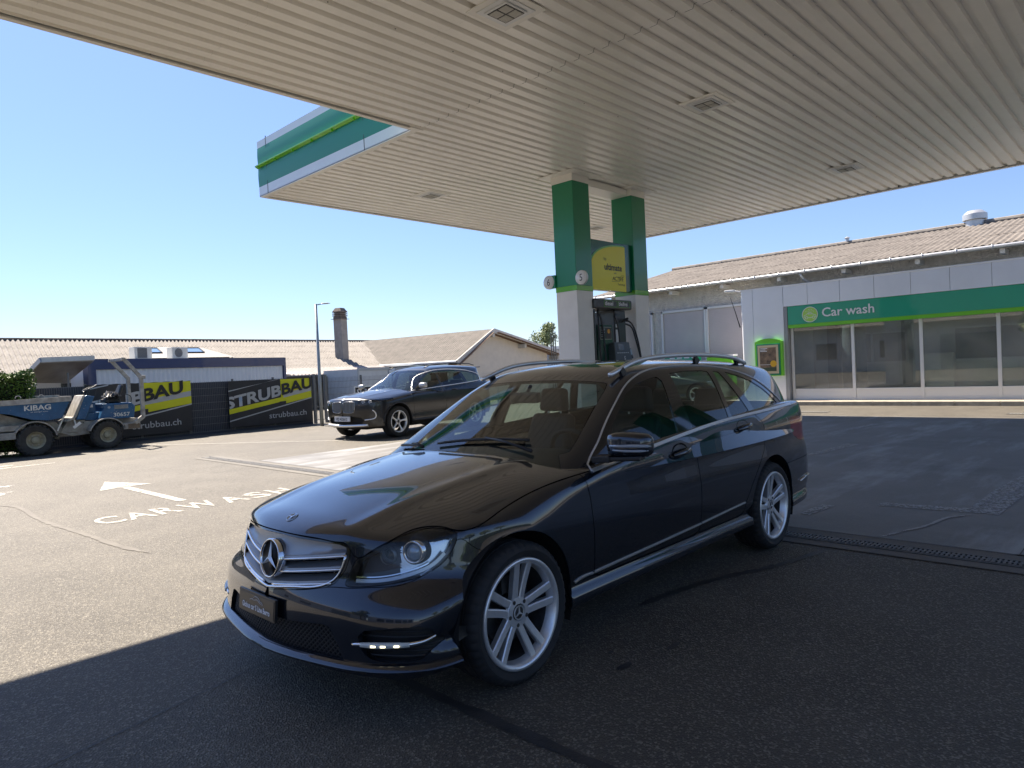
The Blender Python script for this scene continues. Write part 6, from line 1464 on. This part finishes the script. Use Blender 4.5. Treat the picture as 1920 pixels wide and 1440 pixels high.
# ------------------------------------------------------------------ site dumper
def build_dumper():
    t = thing('site_dumper', 'blue and grey wheeled site dumper with raised skip and folding roll bar', 'dumper', (4.3, 18.55, 0))
    MG = mat('dumper_grey', (.46, .44, .40), .6, noise=.25, nscale=7, col2=(.22, .20, .175), bump=.2, bscale=40); MBl = mat('dumper_blue', (.012, .085, .20), .42, coat=.2, noise=.2, nscale=6, n2=(26.0, (.30, .32, .33), .66))
    MRim = mat('dumper_rim', (.32, .29, .20), .7, noise=.3, nscale=12); MT = mat('dumper_tyre', (.050, .047, .043), .9, noise=.3, nscale=8, bump=.4, bscale=40)
    def tw(x, y, R, sgn):
        w_ = bpy.data.objects.new('wheel', None); COL.objects.link(w_); w_.parent = t; w_.location = (x-4.3, y-18.55, R)
        b = MB(); hw = .15; prof = [(R*.52, -hw*.8), (R*.72, -hw), (R*.92, -hw*.95), (R*.975, -hw*.6), (R*.985, 0), (R*.975, hw*.6), (R*.92, hw*.95), (R*.72, hw), (R*.52, hw*.8)]; b.lathe(prof, 48, 'Y')
        for k in range(22):
            a = 2*PI*k/22
            for s_ in (-1, 1):
                aa = a+(PI/22 if s_ > 0 else 0); q0 = np.array((math.cos(aa)*R*.985, s_*.01, math.sin(aa)*R*.985)); a2 = aa+.16; q1 = np.array((math.cos(a2)*R*.96, s_*hw*.95, math.sin(a2)*R*.96)); a3 = aa+.20; q2 = np.array((math.cos(a3)*R*.86, s_*hw*1.03, math.sin(a3)*R*.86))
                b.bar(q0, q1, .030, .035, up=(math.cos(aa), 0, math.sin(aa))); b.bar(q1, q2, .030, .03, up=(0, s_, 0))
        b.build('tyre', MT, w_, True, local=True, angle=30)
        b = MB(); y0 = sgn*hw; b.lathe([(R*.52, y0*.8), (R*.54, y0*.9), (R*.50, y0*.85), (R*.42, y0*.45), (R*.26, y0*.40), (R*.22, y0*.70), (R*.10, y0*.80), (0, y0*.80)], 40, 'Y'); b.build('rim', MRim, w_, True, local=True)
        b = MB(); [b.cyl((math.cos(q)*R*.33, y0*.42, math.sin(q)*R*.33), (math.cos(q)*R*.33, y0*.56, math.sin(q)*R*.33), .014, n=6) for q in np.arange(0, 2*PI, 2*PI/6)]; b.build('wheel_nuts', MG, w_, local=True)
    for x, R in ((3.60, .345), (5.02, .325)):
        tw(x, 18.15, R, -1); tw(x, 18.95, R, 1)
    b = MB(); px = lambda L, y0, y1, m=0: b.prism(L, ((0, y0, 0), (1, 0, 0), (0, 0, 1)), -(y1-y0), m)
    b = MB(); px([(2.80, .42), (4.10, .42), (4.20, .52), (4.05, .70), (3.55, .76), (3.0, .98), (2.88, .92), (3.1, .60), (2.80, .60)], 18.32, 18.78); b.box((2.78, 18.06, .40), (3.25, 18.30, .55)); b.box((2.86, 18.10, .58), (3.45, 18.3, .70)); b.build('front_chassis', MG, t, bevel=.01)
    b = MB(); px([(4.12, .45), (4.35, .35), (5.55, .42), (5.72, .50), (5.72, .66), (4.7, .70), (4.3, .72)], 18.30, 18.80); b.box((5.35, 18.0, .42), (5.72, 18.35, .56)); b.box((4.1, 18.4, .35), (4.4, 18.7, .6)); b.cyl((4.05, 18.35, .45), (4.45, 18.30, .45), .03); b.cyl((4.1, 18.6, .3), (4.2, 18.6, .7), .06); b.build('rear_chassis', MG, t, bevel=.01)
    for xc, R in ((3.60, .345), (5.02, .325)):
        for y0 in ((18.0, 18.78) if xc > 4 else (18.02, 18.80)):
            b = MB(); V = []; n = 14
            for i in range(n+1):
                a = math.radians(20 if xc > 4 else 10)+math.radians(142)*i/n; 
                for r in (R+.05, R+.075):
                    for y in (y0, y0+.30): V.append((xc+r*math.cos(a), y, R+r*math.sin(a)))
            F = []
            for i in range(n): c0 = i*4; c1 = c0+4; F += [(c0, c0+1, c1+1, c1), (c0+2, c1+2, c1+3, c0+3), (c0, c1, c1+2, c0+2), (c0+1, c0+3, c1+3, c1+1)]
            b.add(V, F); b.build('mudguard', MG, t)
    # skip
    b = MB(); Yn, Yf = 17.98, 19.05
    out = [(2.75, 1.17), (4.28, 1.20), (4.10, .80), (3.85, .765), (3.55, .80), (3.15, .95), (2.70, 1.02)]
    V = [(x, Yn, z) for x, z in out]+[(x, Yf-(.10 if z < 1.1 else 0), z) for x, z in out]; n = 7
    b.add(V, [tuple(range(n))[::-1] if False else tuple(range(n)), tuple(range(2*n-1, n-1, -1))]+[(i, i+n, (i+1) % n+n, (i+1) % n) for i in range(1, n)]); sk = b.build('skip', MBl, t)
    b = MB(); b.bar((2.72, Yn+.01, 1.185), (4.30, Yn+.01, 1.215), .06, .11); b.bar((2.72, Yf, 1.20), (4.30, Yf, 1.235), .05, .07); b.bar((4.29, Yn, 1.235), (4.29, Yf, 1.235), .05, .08); b.prism([(3.42, 1.25), (3.50, 1.31), (4.30, 1.31), (4.30, 1.25)], ((0, Yf-.1, 0), (1, 0, 0), (0, 0, 1)), -.04); b.build('skip_rim', MG, sk)
    b = MB(); [b.tube([(x+.05*math.cos(a), Yn+.2, 1.29+.045*math.sin(a)) for a in np.linspace(-.3, PI+.3, 12)], .010, 6) for x in (3.35, 3.78)]; b.build('lifting_eyes', MG, sk)
    b = MB(); add_text(b, 'KIBAG', ((3.40, Yn-.006, 1.005), (1, .0, .01), (0, 0, 1)), .155, bold=.004, xscale=1.15); add_text(b, 'wir bewegen etwas', ((3.52, Yn-.006, .955), (1, 0, .01), (0, 0, 1)), .038, xscale=1.1); b.build('skip_lettering', mat('dumper_white', (.62, .62, .58), .6, noise=.2, nscale=20), sk)
    # operator station
    b = MB(); px([(4.42, .72), (4.60, .72), (4.82, 1.24), (4.66, 1.27), (4.60, 1.25)], 18.15, 18.75); b.build('dash_console', MBl, t, bevel=.015)
    b = MB(); px([(4.20, .70), (4.28, .70), (4.42, .78), (4.62, 1.28), (4.57, 1.27), (4.36, .80)], 18.13, 18.80); b.build('front_shield', MG, t)
    b = MB(); px([(4.86, .68), (5.62, .68), (5.66, .95), (5.58, 1.05), (4.94, 1.05), (4.98, .95)], 18.10, 18.95); eb = b.build('engine_cover', MBl, t, bevel=.015)
    b = MB(); b.box((4.62, 18.3, .66), (4.95, 18.8, .86)); b.box((4.66, 18.35, .86), (4.88, 18.7, 1.10)); b.build('foot_well', MBl, t, bevel=.01); b = MB(); b.box((4.72, 18.345, .98), (4.82, 18.349, 1.05)); b.build('notice_plate', M_WHITEG, t)
    b = MB(); [b.box((5.20, 18.085, .915+i*.016), (5.50, 18.10, .924+i*.016)) for i in range(6)]; b.build('vent_louvres', MG, eb); b = MB(); add_text(b, '30657', ((5.17, 18.095, .735), (1, 0, 0), (0, 0, 1)), .125, bold=.002, xscale=1.15); b.build('fleet_number', mat('dumper_white', (.62, .62, .58)), eb); b = MB(); b.lathe([(0, 0), (.03, 0), (.03, .004)], 16, 'Y', (5.09, 18.092, .96)); b.build('round_badge', mat('badge_grey', (.3, .34, .4)), eb)
    b = MB(); b.box((5.08, 18.32, 1.05), (5.42, 18.72, 1.16)); b.box((5.14, 18.30, 1.14), (5.36, 18.74, 1.20)); b.bar((5.36, 18.52, 1.14), (5.50, 18.52, 1.48), .36, .07, up=(1, 0, 0), w2=.26); s_ = b.build('seat', M_BLACKP, t, bevel=.03); b = MB(); V = []; 
    for i in range(12):
        for j in range(8): V.append((5.05+.36*i/11, 18.22+.35*j/7, 1.22+.12*math.sin(PI*i/11)*math.sin(PI*j/7)+RNG.normal(0, .018)))
    b.add(V, [(i*8+j, (i+1)*8+j, (i+1)*8+j+1, i*8+j+1) for i in range(11) for j in range(7)]); b.build('seat_cover', M_BLACKP, s_)
    b = MB(); R_ = rotm('Y', math.radians(-25)); b.tube([R_@np.array((.16*math.cos(a), .16*math.sin(a), 0))+(4.80, 18.45, 1.44) for a in np.linspace(0, 2*PI, 25)[:-1]], .013, 6, closed=True); b.tube([(4.72, 18.45, 1.22), (4.80, 18.45, 1.44)], .02, 8); [b.tube([(4.80, 18.45, 1.44), tuple(R_@np.array((.15*math.cos(a), .15*math.sin(a), 0))+(4.80, 18.45, 1.44))], .009, 6) for a in (0, 2.1, 4.2)]; b.tube([(4.86, 18.3, 1.2), (4.90, 18.28, 1.38)], .008, 6); b.tube([(4.62, 18.2, 1.25), (4.60, 18.16, 1.36)], .012, 6); b.build('steering_wheel', M_BLACKP, t, True)
    b = MB(); [b.tube(resample([(5.10+.25*k, 18.14, 1.05), (5.10+.25*k, 18.14, 1.20), (5.13+.25*k, 18.14, 1.22), (5.30+.25*k, 18.14, 1.22), (5.33+.25*k, 18.14, 1.19), (5.33+.25*k, 18.14, 1.05)], 16), .010, 6) for k in (0, 1)]; b.build('hand_rail', M_BLACKP, t, True)
    b = MB()
    for y in (18.0, 18.88):
        dx = 0 if y < 18.5 else -.02; yy_ = y
        b.bar((5.60+dx, yy_, .55), (5.80+dx, yy_, .70), .08, .09); b.bar((5.79+dx, yy_, .68), (5.79+dx, yy_, 1.66), .08, .085); b.bar((5.80+dx, yy_, 1.62), (5.44+dx, yy_, 2.08), .075, .08); b.bar((5.46+dx, yy_, 2.08), (5.38+dx, yy_, 2.09), .075, .08)
    b.bar((5.44, 18.0, 2.085), (5.42, 18.88, 2.085), .08, .075); b.box((5.74, 17.95, 1.60), (5.88, 18.05, 1.68)); b.build('roll_bar', MG, t, bevel=.008)
    b = MB(); b.box((5.45, 17.99, .43), (5.70, 18.05, .54)); b.build('rear_step', mat('step_brown', (.16, .12, .08), .8, noise=.4, nscale=12), t); b = MB(); b.bar((4.35, 18.10, .55), (4.48, 18.06, .66), .10, .06); b.bar((4.38, 18.2, .80), (4.42, 18.2, .55), .03, .03); b.bar((4.05, 18.2, .5), (4.2, 18.2, .85), .03, .03); b.build('hydraulic_block', M_PGREY, t); b = MB(); [b.cyl((4.50+.045*i, 18.29, .64), (4.50+.045*i, 18.30, .64), .013, n=10) for i in range(3)]; b.build('chassis_holes', M_DARK, t)
    return t
build_dumper()
# ------------------------------------------------------------------ black off-roader
class Offroad(Hero):
    zc = staticmethod(spl((.95, .84), (.82, .90), (.74, .935), (.6, .965), (.3, 1.01), (0, 1.045), (-.4, 1.085), (-.8, 1.11), (-3.6, 1.13)))
    ze = staticmethod(spl((.95, .78), (.7, .86), (.4, .905), (0, .96), (-.5, 1.01), (-1.5, 1.07), (-2.5, 1.12), (-3.1, 1.15), (-3.6, 1.12)))
    pn = staticmethod(spl((0, 0), (.3, -.025), (.5, -.07), (.65, -.13), (.75, -.20), (.83, -.30), (.89, -.46), (.93, -.65)))
    ps = staticmethod(spl((.1, 1), (1.2, 1)))
    xn = staticmethod(spl((.15, .74), (.25, .80), (.40, .83), (.6, .845), (.85, .83), (.92, .80), (.97, .74), (1.05, .60)))
    pr = staticmethod(spl((0, 0), (.3, .01), (.5, .035), (.65, .08), (.75, .15), (.83, .24), (.89, .40), (.93, .65)))
    xr = staticmethod(spl((.2, -3.48), (.4, -3.64), (.6, -3.66), (.9, -3.63), (1.1, -3.58), (1.2, -3.54)))
    W = staticmethod(spl((.7, .86), (.5, .89), (.3, .915), (0, .922), (-.6, .905), (-1.5, .905), (-2.3, .912), (-2.69, .925), (-3.1, .905), (-3.5, .86), (-3.7, .82)))
    iz = staticmethod(spl((.15, .10), (.25, .045), (.33, .012), (.40, .004), (.5, .010), (.65, .004), (.80, .0), (.9, .01), (1.0, .02), (1.3, .02)))
    cr = staticmethod(spl((.6, .84), (.2, .88), (-.5, .935), (-1.5, .965), (-2.5, 1.0), (-3.8, 1.03)))
    xc0, xc1, z0 = .05, -3.05, .60
    Yb = staticmethod(spl((-.2, .76), (-.6, .82), (-1, .845), (-1.6, .855), (-2.5, .845), (-3.0, .81), (-3.4, .74), (-3.7, .66)))
    zb = staticmethod(spl((-.3, 1.0), (-.6, 1.02), (-1.5, 1.075), (-2.5, 1.13), (-3.1, 1.17), (-3.7, 1.19)))
    xw = staticmethod(spl((.95, -.20), (1.05, -.38), (1.2, -.66), (1.4, -1.03), (1.5, -1.24), (1.56, -1.42), (1.62, -1.7)))
    zr = staticmethod(spl((-1.0, 1.50), (-1.3, 1.555), (-1.8, 1.595), (-2.4, 1.60), (-2.9, 1.58), (-3.3, 1.545), (-3.5, 1.52)))
    xt = staticmethod(spl((1.0, -3.60), (1.2, -3.50), (1.3, -3.43), (1.42, -3.36), (1.5, -3.36), (1.58, -3.36)))
    gx0, gx1, gz0 = -1.5, -2.9, 1.05
M_BLKPAINT = mat('black_gloss_body', (.0025, .003, .0045), .3, metal=.0, coat=.7, coat_rough=.012)
def build_simple(c, name, label, loc, heading, paint, zc_arch, rimR, R, wb, fdp, rdp, CH_, glassP, WS_, zbot_, style):
    car = thing(name, label, 'car', loc, heading); del car['off']
    L, G = mesh_cls(c, .028 if style else .035)
    P = lambda nm, M, m, par=car, sk=.015, sm='all': mesh_obj(nm, *(skirt(M, sk) if sk else M), m, par, sm, local=True) if len(M[1]) else None
    a1, a2 = circ(.0, R+.005, zc_arch), circ(-wb, R+.005, zc_arch)
    L = cutout(L, lambda V: V[:, 2]-zbot_(V[:, 0])); L = cutout(L, lambda V: np.maximum(np.minimum(polysdf(V[:, 0], V[:, 2], a1), polysdf(V[:, 0], V[:, 2], a2)), .55-AY(V)))
    L = cutout(L, lambda V: c.green(V)+.004+9*(V[:, 2] < c.gz0-.1))
    for pl, nm in ((fdp, 'front_door'), (rdp, 'rear_door')):
        d = cut(L, lambda V: np.maximum(polysdf(V[:, 0], V[:, 2], pl), .3-V[:, 1]), .003); L = cutout(L, lambda V: np.maximum(polysdf(V[:, 0], V[:, 2], pl), .3-AY(V)), .003)
        o = P(nm, d, paint)
        hx = min(p[0] for p in pl)+.20 if nm == 'front_door' else min(p[0] for p in pl[:8])+.42; hz = c.zb(hx)-.105
        p = root(c.lower, (hx, 1.3, float(hz)), (0, -1, 0)); h = MB(); h.tube([p+(.11, .006, -.004), p+(.07, .034, 0), p+(-.07, .034, .004), p+(-.11, .006, .008)], .012, 8); h.build('door_handle', paint, o, 'all', local=True)
        mirror_copy(o, car)
    G = cutout(G, lambda V: c.lower(V)+.004)
    ws = lambda V: np.maximum(polysdf(V[:, 0], AY(V), WS_), V[:, 0]+.1)
    w_ = cut(G, ws); G = cutout(G, ws, .003); Wp = CH_+[(CH_[-1][0], .9), (CH_[0][0], .8)]
    ins = lambda V: np.maximum(polysdf(V[:, 0], V[:, 2], Wp), .4-AY(V)); tr = cut(G, ins, .001); G = cutout(G, ins)
    rwf = lambda V: np.maximum(polysdf(AY(V), V[:, 2], [(-.2, c.gz0+.08), (.60, c.gz0+.08), (.52, c.gz0+.36), (-.2, c.gz0+.40)]), V[:, 0]+2.9); rw_ = cut(G, rwf); G = cutout(G, rwf, .002)
    for pl in glassP:
        f = lambda V: np.maximum(polysdf(V[:, 0], V[:, 2], pl), .3-AY(V)); g_ = cut(tr, f); tr = cutout(tr, f); o = P('side_window', cut(g_, lambda V: -V[:, 1]), M_GLASSS, sk=0); mirror_copy(o, car)
    P('roof_shell', G, paint); P('window_surround', tr, M_GLOSSB); P('windscreen', w_, M_GLASSW, sk=0); P('rear_window', rw_, M_GLASSS, sk=0)
    both = lambda p: np.minimum(c.lower(p), np.where(p[..., 2] < c.gz0-.08, 9, c.green(p)))
    pts = resample(CH_, 50); tm = MB(); pn = [root(both, (x, 1.3, z), (0, -1, 0)) for x, z in pts]; tm.tube(pn, .011, 6)
    bl = [root(both, (x, 1.3, float(c.zb(x))+.004), (0, -1, 0)) for x in np.linspace(CH_[0][0], CH_[-1][0], 40)]; tm.tube(bl, .011, 6); o = tm.build('window_trim', M_SATIN, car, 'all', local=True); mirror_copy(o, car)
    b = MB(); xr_ = -wb
    for sx in (0, -wb):
        for sg in (1, -1):
            V = []; n = 24
            for i in range(n+1):
                a = PI*(-.1+1.2*i/n)
                for y, r in ((c.W(sx)*.985, zc_arch+.003), (.5, zc_arch+.01)): V.append((sx+r*math.cos(a), sg*float(y), R+r*math.sin(a)))
            V.append((sx, sg*.5, R)); F = []
            for i in range(n): F += [(2*i, 2*i+1, 2*i+3, 2*i+2), (2*i+1, len(V)-1, 2*i+3)]
            b.add(V, F)
    b.box((-wb+.38, -.78, .22), (-.38, .78, .34)); b.box((-.4, -.5, .22), (.6, .5, .4)); b.box((-3.5, -.6, .28), (-wb+.4, .6, .42)); b.build('underbody', M_DARK, car, local=True)
    cb = MB(); cb.box((-3.3, -.72, .35), (-.6, .72, .42)); [cb.box((-3.3, sg*.76-.02, .42), (-.6, sg*.76+.02, c.gz0-.12)) for sg in (1, -1)]; cb.box((-.95, -.72, .5), (-.5, .72, c.gz0-.07)); cb.build('cabin_floor', M_GREYIN, car, local=True)
    for x, y in ((-1.35, .38), (-1.35, -.38), (-2.2, .38), (-2.2, -.38)):
        s = MB(); s.box((x-.25, y-.25, .5), (x+.25, y+.25, .66)); s.bar((x-.24, y, .6), (x-.44, y, 1.2), .48, .13, up=(1, 0, 0), w2=.36); s.bar((x-.45, y, 1.22), (x-.47, y, 1.38), .24, .09, up=(1, 0, 0)); s.build('seat', M_SEAT, car, local=True, bevel=.03)
    w0 = make_wheel(car, 'wheel', (0, c.W(0)-.125, R), R, rimR, .235, 'wide', n_sp=5, rotp=.2); copy_wheel(w0, car, (0, -float(c.W(0))+.125, R), -1); copy_wheel(w0, car, (-wb, float(c.W(-wb))-.125, R), 1); copy_wheel(w0, car, (-wb, -float(c.W(-wb))+.125, R), -1)
    return car, L, P, both
fdp = [(-.52, 1.3), (-.50, 1.0), (-.50, .60), (-.53, .36), (-.60, .34), (-1.55, .34), (-1.60, .40), (-1.62, .7), (-1.60, 1.0), (-1.56, 1.3)]
rdp = [(-1.56, 1.3), (-1.60, 1.0), (-1.62, .7), (-1.60, .40), (-1.62, .34), (-2.15, .34), (-2.26, .46), (-2.36, .66), (-2.52, .84), (-2.58, .95), (-2.56, 1.3)]
CHs = [(-.56, 1.015), (-.66, 1.11), (-.80, 1.22), (-1.0, 1.345), (-1.2, 1.425), (-1.5, 1.475), (-1.9, 1.49), (-2.3, 1.475), (-2.7, 1.43), (-3.0, 1.36), (-3.12, 1.29), (-3.10, 1.21), (-3.02, 1.175)]
gls = [[(-.80, 1.05), (-.88, 1.22), (-1.05, 1.33), (-1.22, 1.40), (-1.45, 1.445), (-1.50, 1.38), (-1.50, 1.0), (-.8, .95)], [(-1.60, 1.455), (-1.9, 1.462), (-2.22, 1.445), (-2.34, 1.38), (-2.42, 1.05), (-1.62, 1.0)], [(-2.42, 1.43), (-2.7, 1.40), (-2.95, 1.33), (-3.05, 1.27), (-3.03, 1.20), (-2.6, 1.10), (-2.52, 1.10)]]
WSs = [(-.2, -.05), (-.15, .95), (-.50, .70), (-.60, .73), (-.75, .71), (-1.0, .655), (-1.22, .60), (-1.28, .57), (-1.25, .3), (-1.245, 0), (-1.245, -.05)]
def build_suv(loc, heading):
    c = Offroad; car, L, P, both = build_simple(c, 'off_roader', 'black off-roader with twin kidney grille parked in the sun before the fence', loc, heading, M_BLKPAINT, .405, .245, .357, 2.692, fdp, rdp, CHs, gls, WSs, spl((1, .27), (0, .30), (-2, .30), (-4, .34)), 1)
    fx = lambda y, z, off=0.0: root(c.lower, (1.5, y, z), (-1, 0, 0), 1.4)+np.array((off, 0, 0))
    hood = lambda V: np.maximum(np.maximum(np.interp(AY(V), (0, .45, .60, .72, .80, .95), (.945, .925, .905, .915, .955, 1.02))-V[:, 2]-(V[:, 0] < .2)*.0, -.30-.25*V[:, 1]**2-V[:, 0]), AY(V)-.80+.10*np.clip(V[:, 0], 0, 1))
    kid = chaikin([(.030, .635), (.030, .82), (.07, .856), (.35, .848), (.385, .815), (.365, .65), (.32, .61), (.07, .61)], 1); kf = lambda V: np.maximum(polysdf(AY(V), V[:, 2], kid), .3-V[:, 0])
    hlp = chaikin([(.44, .80), (.46, .855), (.62, .885), (.80, .905), (.90, .90), (.90, .86), (.80, .80), (.60, .765), (.48, .77)], 1); hf = lambda V: np.maximum(polysdf(AY(V), V[:, 2], hlp), .12-V[:, 0])
    inp = [(0, .36), (.50, .36), (.58, .42), (.52, .50), (.36, .52), (0, .52), (-.2, .52), (-.2, .36)]; inf = lambda V: np.maximum(polysdf(AY(V), V[:, 2], inp), .3-V[:, 0])
    hm = cut(L, hood, .0025); L = cutout(L, hood, .0025); hd = cut(L, hf, .001); L = cutout(L, hf, .001); L = cutout(L, kf); L = cutout(L, inf); lowr = lambda V: np.maximum(V[:, 2]-(.42), V[:, 0]*0-1)
    P('bonnet', hm, M_BLKPAINT); P('body', L, M_BLKPAINT)
    cladd = MB(); 
    for x0, x1 in ((-.42, -2.28),):
        pp = [root(c.lower, (x, 1.3, .345), (0, -1, 0)) for x in np.linspace(x0, x1, 24)]; cladd.tube(pp, .035, 8)
    for sx in (0, -2.692):
        pp = []
        for a in np.linspace(-.05, PI+.05, 26):
            x, z = sx+.42*math.cos(a), .362+.42*math.sin(a); pp.append(root(c.lower, (x, 1.3, max(z, .30)), (0, -1, 0)))
        cladd.tube(pp, .018, 6)
    o = cladd.build('sill_cladding', M_BLACKP, car, 'all', local=True); mirror_copy(o, car)
    for sg in (1, -1):
        lamp = mesh_obj('headlight', *cut(hd, lambda V: -V[:, 1]*sg), M_LENS, car, 'all', local=True); V, T = cut(hd, lambda V: -V[:, 1]*sg); mesh_obj('lamp_bowl', V-vnormals(V, T)*.05, T, mat('lamp_bowl_dark', (.04, .04, .05)), lamp, 'all', local=True)
        b = MB(); 
        for y0 in (.56, .70):
            p = fx(sg*y0, .835, -.02); b.tube([p+(.0, -.05*sg, .02), p+(-.005, .03*sg, .028), p+(-.01, .05*sg, .0), p+(-.0, -.02*sg, -.02), p+(0, -.05*sg, .02)], .008, 6)
        b.build('lamp_ring', mat('lamp_white', (.8, .82, .85), .2), lamp, 'all', local=True)
        kk = [(sg*a, b_) for a, b_ in kid]; b = MB(); b.tube([fx(a, b_,   .006) for a, b_ in kk], .0075, 8, closed=True); kr = b.build('kidney_frame', mat('kidney_rim', (.38, .39, .41), .25, metal=.8), car, 'all', local=True)
        b = MB()
        for i in range(8):
            y = .07+i*.041; zs = [z for z in np.linspace(.55, .92, 30) if polysdf(np.array([y]), np.array([z]), kid)[0] < -.008]
            if zs: b.bar(fx(sg*y, zs[0], .0), fx(sg*y, zs[-1], .0), .013, .03, up=(1, 0, 0))
        b.build('kidney_bars', mat('bar_bright', (.42, .43, .45), .3, metal=.6), kr, local=True)
        b = MB(); q = [fx(sg*y, z, .008) for y, z in ((.76, .66), (.80, .60), (.80, .50), (.70, .455), (.60, .445))]; b.tube(resample(q, 16), .014, 6); b.build('intake_blade', M_SATIN, car, 'all', local=True)
        b = MB(); b.add([tuple(np.array(v)*np.array((1, sg, 1))) for v in [(.0, 0, 0)]*0] or [(0, 0, 0)], []) if False else None
    b = MB(); V = []
    for y in np.linspace(-.62, .62, 30):
        for z in (.30, .45, .60, .75, .93): V.append(fx(y, z, -.05))
    b.add(V, [(i*5+k, (i+1)*5+k, (i+1)*5+k+1, i*5+k+1) for i in range(29) for k in range(4)]); b.build('grille_backing', M_DARK, car, local=True)
    b = MB(); q = [fx(y, .315+.02*abs(y), .012) for y in np.linspace(-.66, .66, 30)]; b.tube(q, .030, 8, flat=1.0); b.build('skid_plate', M_SATIN, car, 'all', local=True)
    b = MB(); p = fx(0, .475, .022); b.box((-.008, -.26, -.055), (.008, .26, .055), T=p); pl = b.build('number_plate', mat('plate_white', (.65, .65, .65), .5), car, local=True)
    b = MB(); V, F = text_geo('VD 432612', .088, bold=.002); b.add([(p[0]+.010, p[1]-.20+v[0]*.92, p[2]-.032+v[1]) for v in V], F); b.build('plate_text', M_INK, pl, local=True)
    b = MB(); hb = root(c.lower, (.80, 0, 1.4), (0, 0, -1)); hn = grad(c.lower, hb); Rh = np.array(Vector(hn).to_track_quat('Z', 'Y').to_matrix()); b.lathe([(0, .006), (.036, .006), (.041, .002), (.041, -.01)], 24, 'Z', hb, 0, Rh); b.build('round_badge', mat('badge_pale', (.55, .60, .68), .3), car, 'all', local=True)
    m = MB(); V = []; F = []; na = 20
    for t, sx, sz in ((0, .4, .6), (.03, .85, .9), (.10, 1, 1), (.18, .95, .9), (.215, .6, .6)):
        for k in range(na):
            a = 2*PI*k/na; V.append((-.66-.02*t/.2+np.sign(math.cos(a))*abs(math.cos(a))**.7*(.06 if math.cos(a) > 0 else .035)*sx, .95+t, 1.135+np.sign(math.sin(a))*abs(math.sin(a))**.7*.068*sz))
    for i in range(4):
        for k in range(na): F.append((i*na+k, (i+1)*na+k, (i+1)*na+(k+1) % na, i*na+(k+1) % na))
    F += [tuple(range(na)), tuple(range(4*na, 5*na))[::-1]]; m.add(V, F); mo = m.build('door_mirror', mat('mirror_silver', (.50, .50, .50), .3, metal=.6), car, 'all', local=True); b = MB(); b.bar((-.64, .86, 1.04), (-.66, .99, 1.075), .08, .04); b.build('mirror_foot', M_BLACKP, mo, local=True); mirror_copy(mo, car)
    r = MB(); r.tube([(-1.2, .60, 1.545), (-1.4, .605, 1.60), (-2.2, .60, 1.635), (-2.9, .585, 1.61), (-3.1, .575, 1.565)], .012, 8); o = r.build('roof_rail', M_BLACKP, car, 'all', local=True); mirror_copy(o, car)
    b = MB(); b.box((-3.47, -.50, 1.500), (-3.25, .50, 1.525)); b.build('roof_spoiler', M_BLKPAINT, car, local=True, bevel=.01)
    for sg in (1, -1): b = MB(); b.tube([(-3.50, sg*.72, 1.0), (-3.57, sg*.55, 1.0), (-3.62, sg*.35, 1.0)], .04, 8, flat=.7); b.build('tail_light', M_REDLENS, car, True, local=True)
    return car
suv = build_suv((9.278, 13.545, 0), math.radians(187.34))
# dark green-grey hatchback parked by the far wall, seen only through the estate's windows
def build_hatch(loc, heading):
    c = Hero; fd = [(-.502, 1.1), (-.537, .749), (-.55, .394), (-.60, .300), (-1.60, .300), (-1.644, .393), (-1.656, .633), (-1.585, .94), (-1.56, 1.15)]; rd = [(-1.66, .30), (-2.20, .300), (-2.285, .43), (-2.376, .541), (-2.588, .747), (-2.60, .95), (-2.45, 1.2), (-1.56, 1.15), (-1.656, .633)]
    CH_ = [(-.60, .868), (-.823, 1.035), (-1.07, 1.192), (-1.474, 1.350), (-1.839, 1.379), (-2.292, 1.366), (-2.643, 1.317), (-2.958, 1.210), (-3.235, 1.035)]
    gp_ = [[(-.80, .93), (-.937, 1.075), (-1.183, 1.230), (-1.50, 1.312), (-1.58, 1.30), (-1.49, .95)], [(-1.735, 1.335), (-2.224, 1.330), (-2.185, 1.12), (-2.165, .96), (-1.665, .93)], [(-2.462, 1.318), (-2.785, 1.240), (-3.105, 1.048), (-2.60, .96), (-2.30, 1.0)]]
    WS = [(-.400, -.05), (-.30, .9), (-.603, .688), (-.773, .648), (-1.006, .588), (-1.185, .536), (-1.160, 0), (-1.160, -.05)]
    pt = mat('paint_green_grey', (.012, .022, .020), .3, coat=1.0, metal=.3)
    car, L, P, both = build_simple(c, 'parked_estate', 'dark car parked along the shuttered wall, glimpsed through the rear side windows', loc, heading, pt, .362, .235, .318, 2.748, fd, rd, CH_, gp_, WS, spl((1, .2), (-4, .25)), 0)
    HLq = [(-.15, .56), (-.03, .666), (.197, .737), (.43, .741), (.46, .66), (.2, .563)]; hf = lambda V: np.maximum(polysdf(AY(V)-V[:, 0], V[:, 2], HLq)*.8, .15-V[:, 0]); hd = cut(L, hf); L = cutout(L, hf); gr = lambda V: np.maximum(polysdf(AY(V), V[:, 2], [(-.2, .70), (.42, .69), (.38, .54), (-.2, .49)]), .3-V[:, 0]); g_ = cut(L, gr); L = cutout(L, gr)
    P('body', L, pt); P('headlight', cut(hd, lambda V: -V[:, 1]), mat('lamp_bright', (.5, .52, .55), .15, metal=.6, coat=1)); P('headlight', cut(hd, lambda V: V[:, 1]), mat('lamp_bright', (.5, .5, .5))); P('grille', g_, M_GLOSSB)
    return car
hatch = build_hatch((20.75, 11.05, 0), math.radians(-90))
hero = build_hero((2.1846, 2.9852, 0), math.radians(180.81))
clean_props()
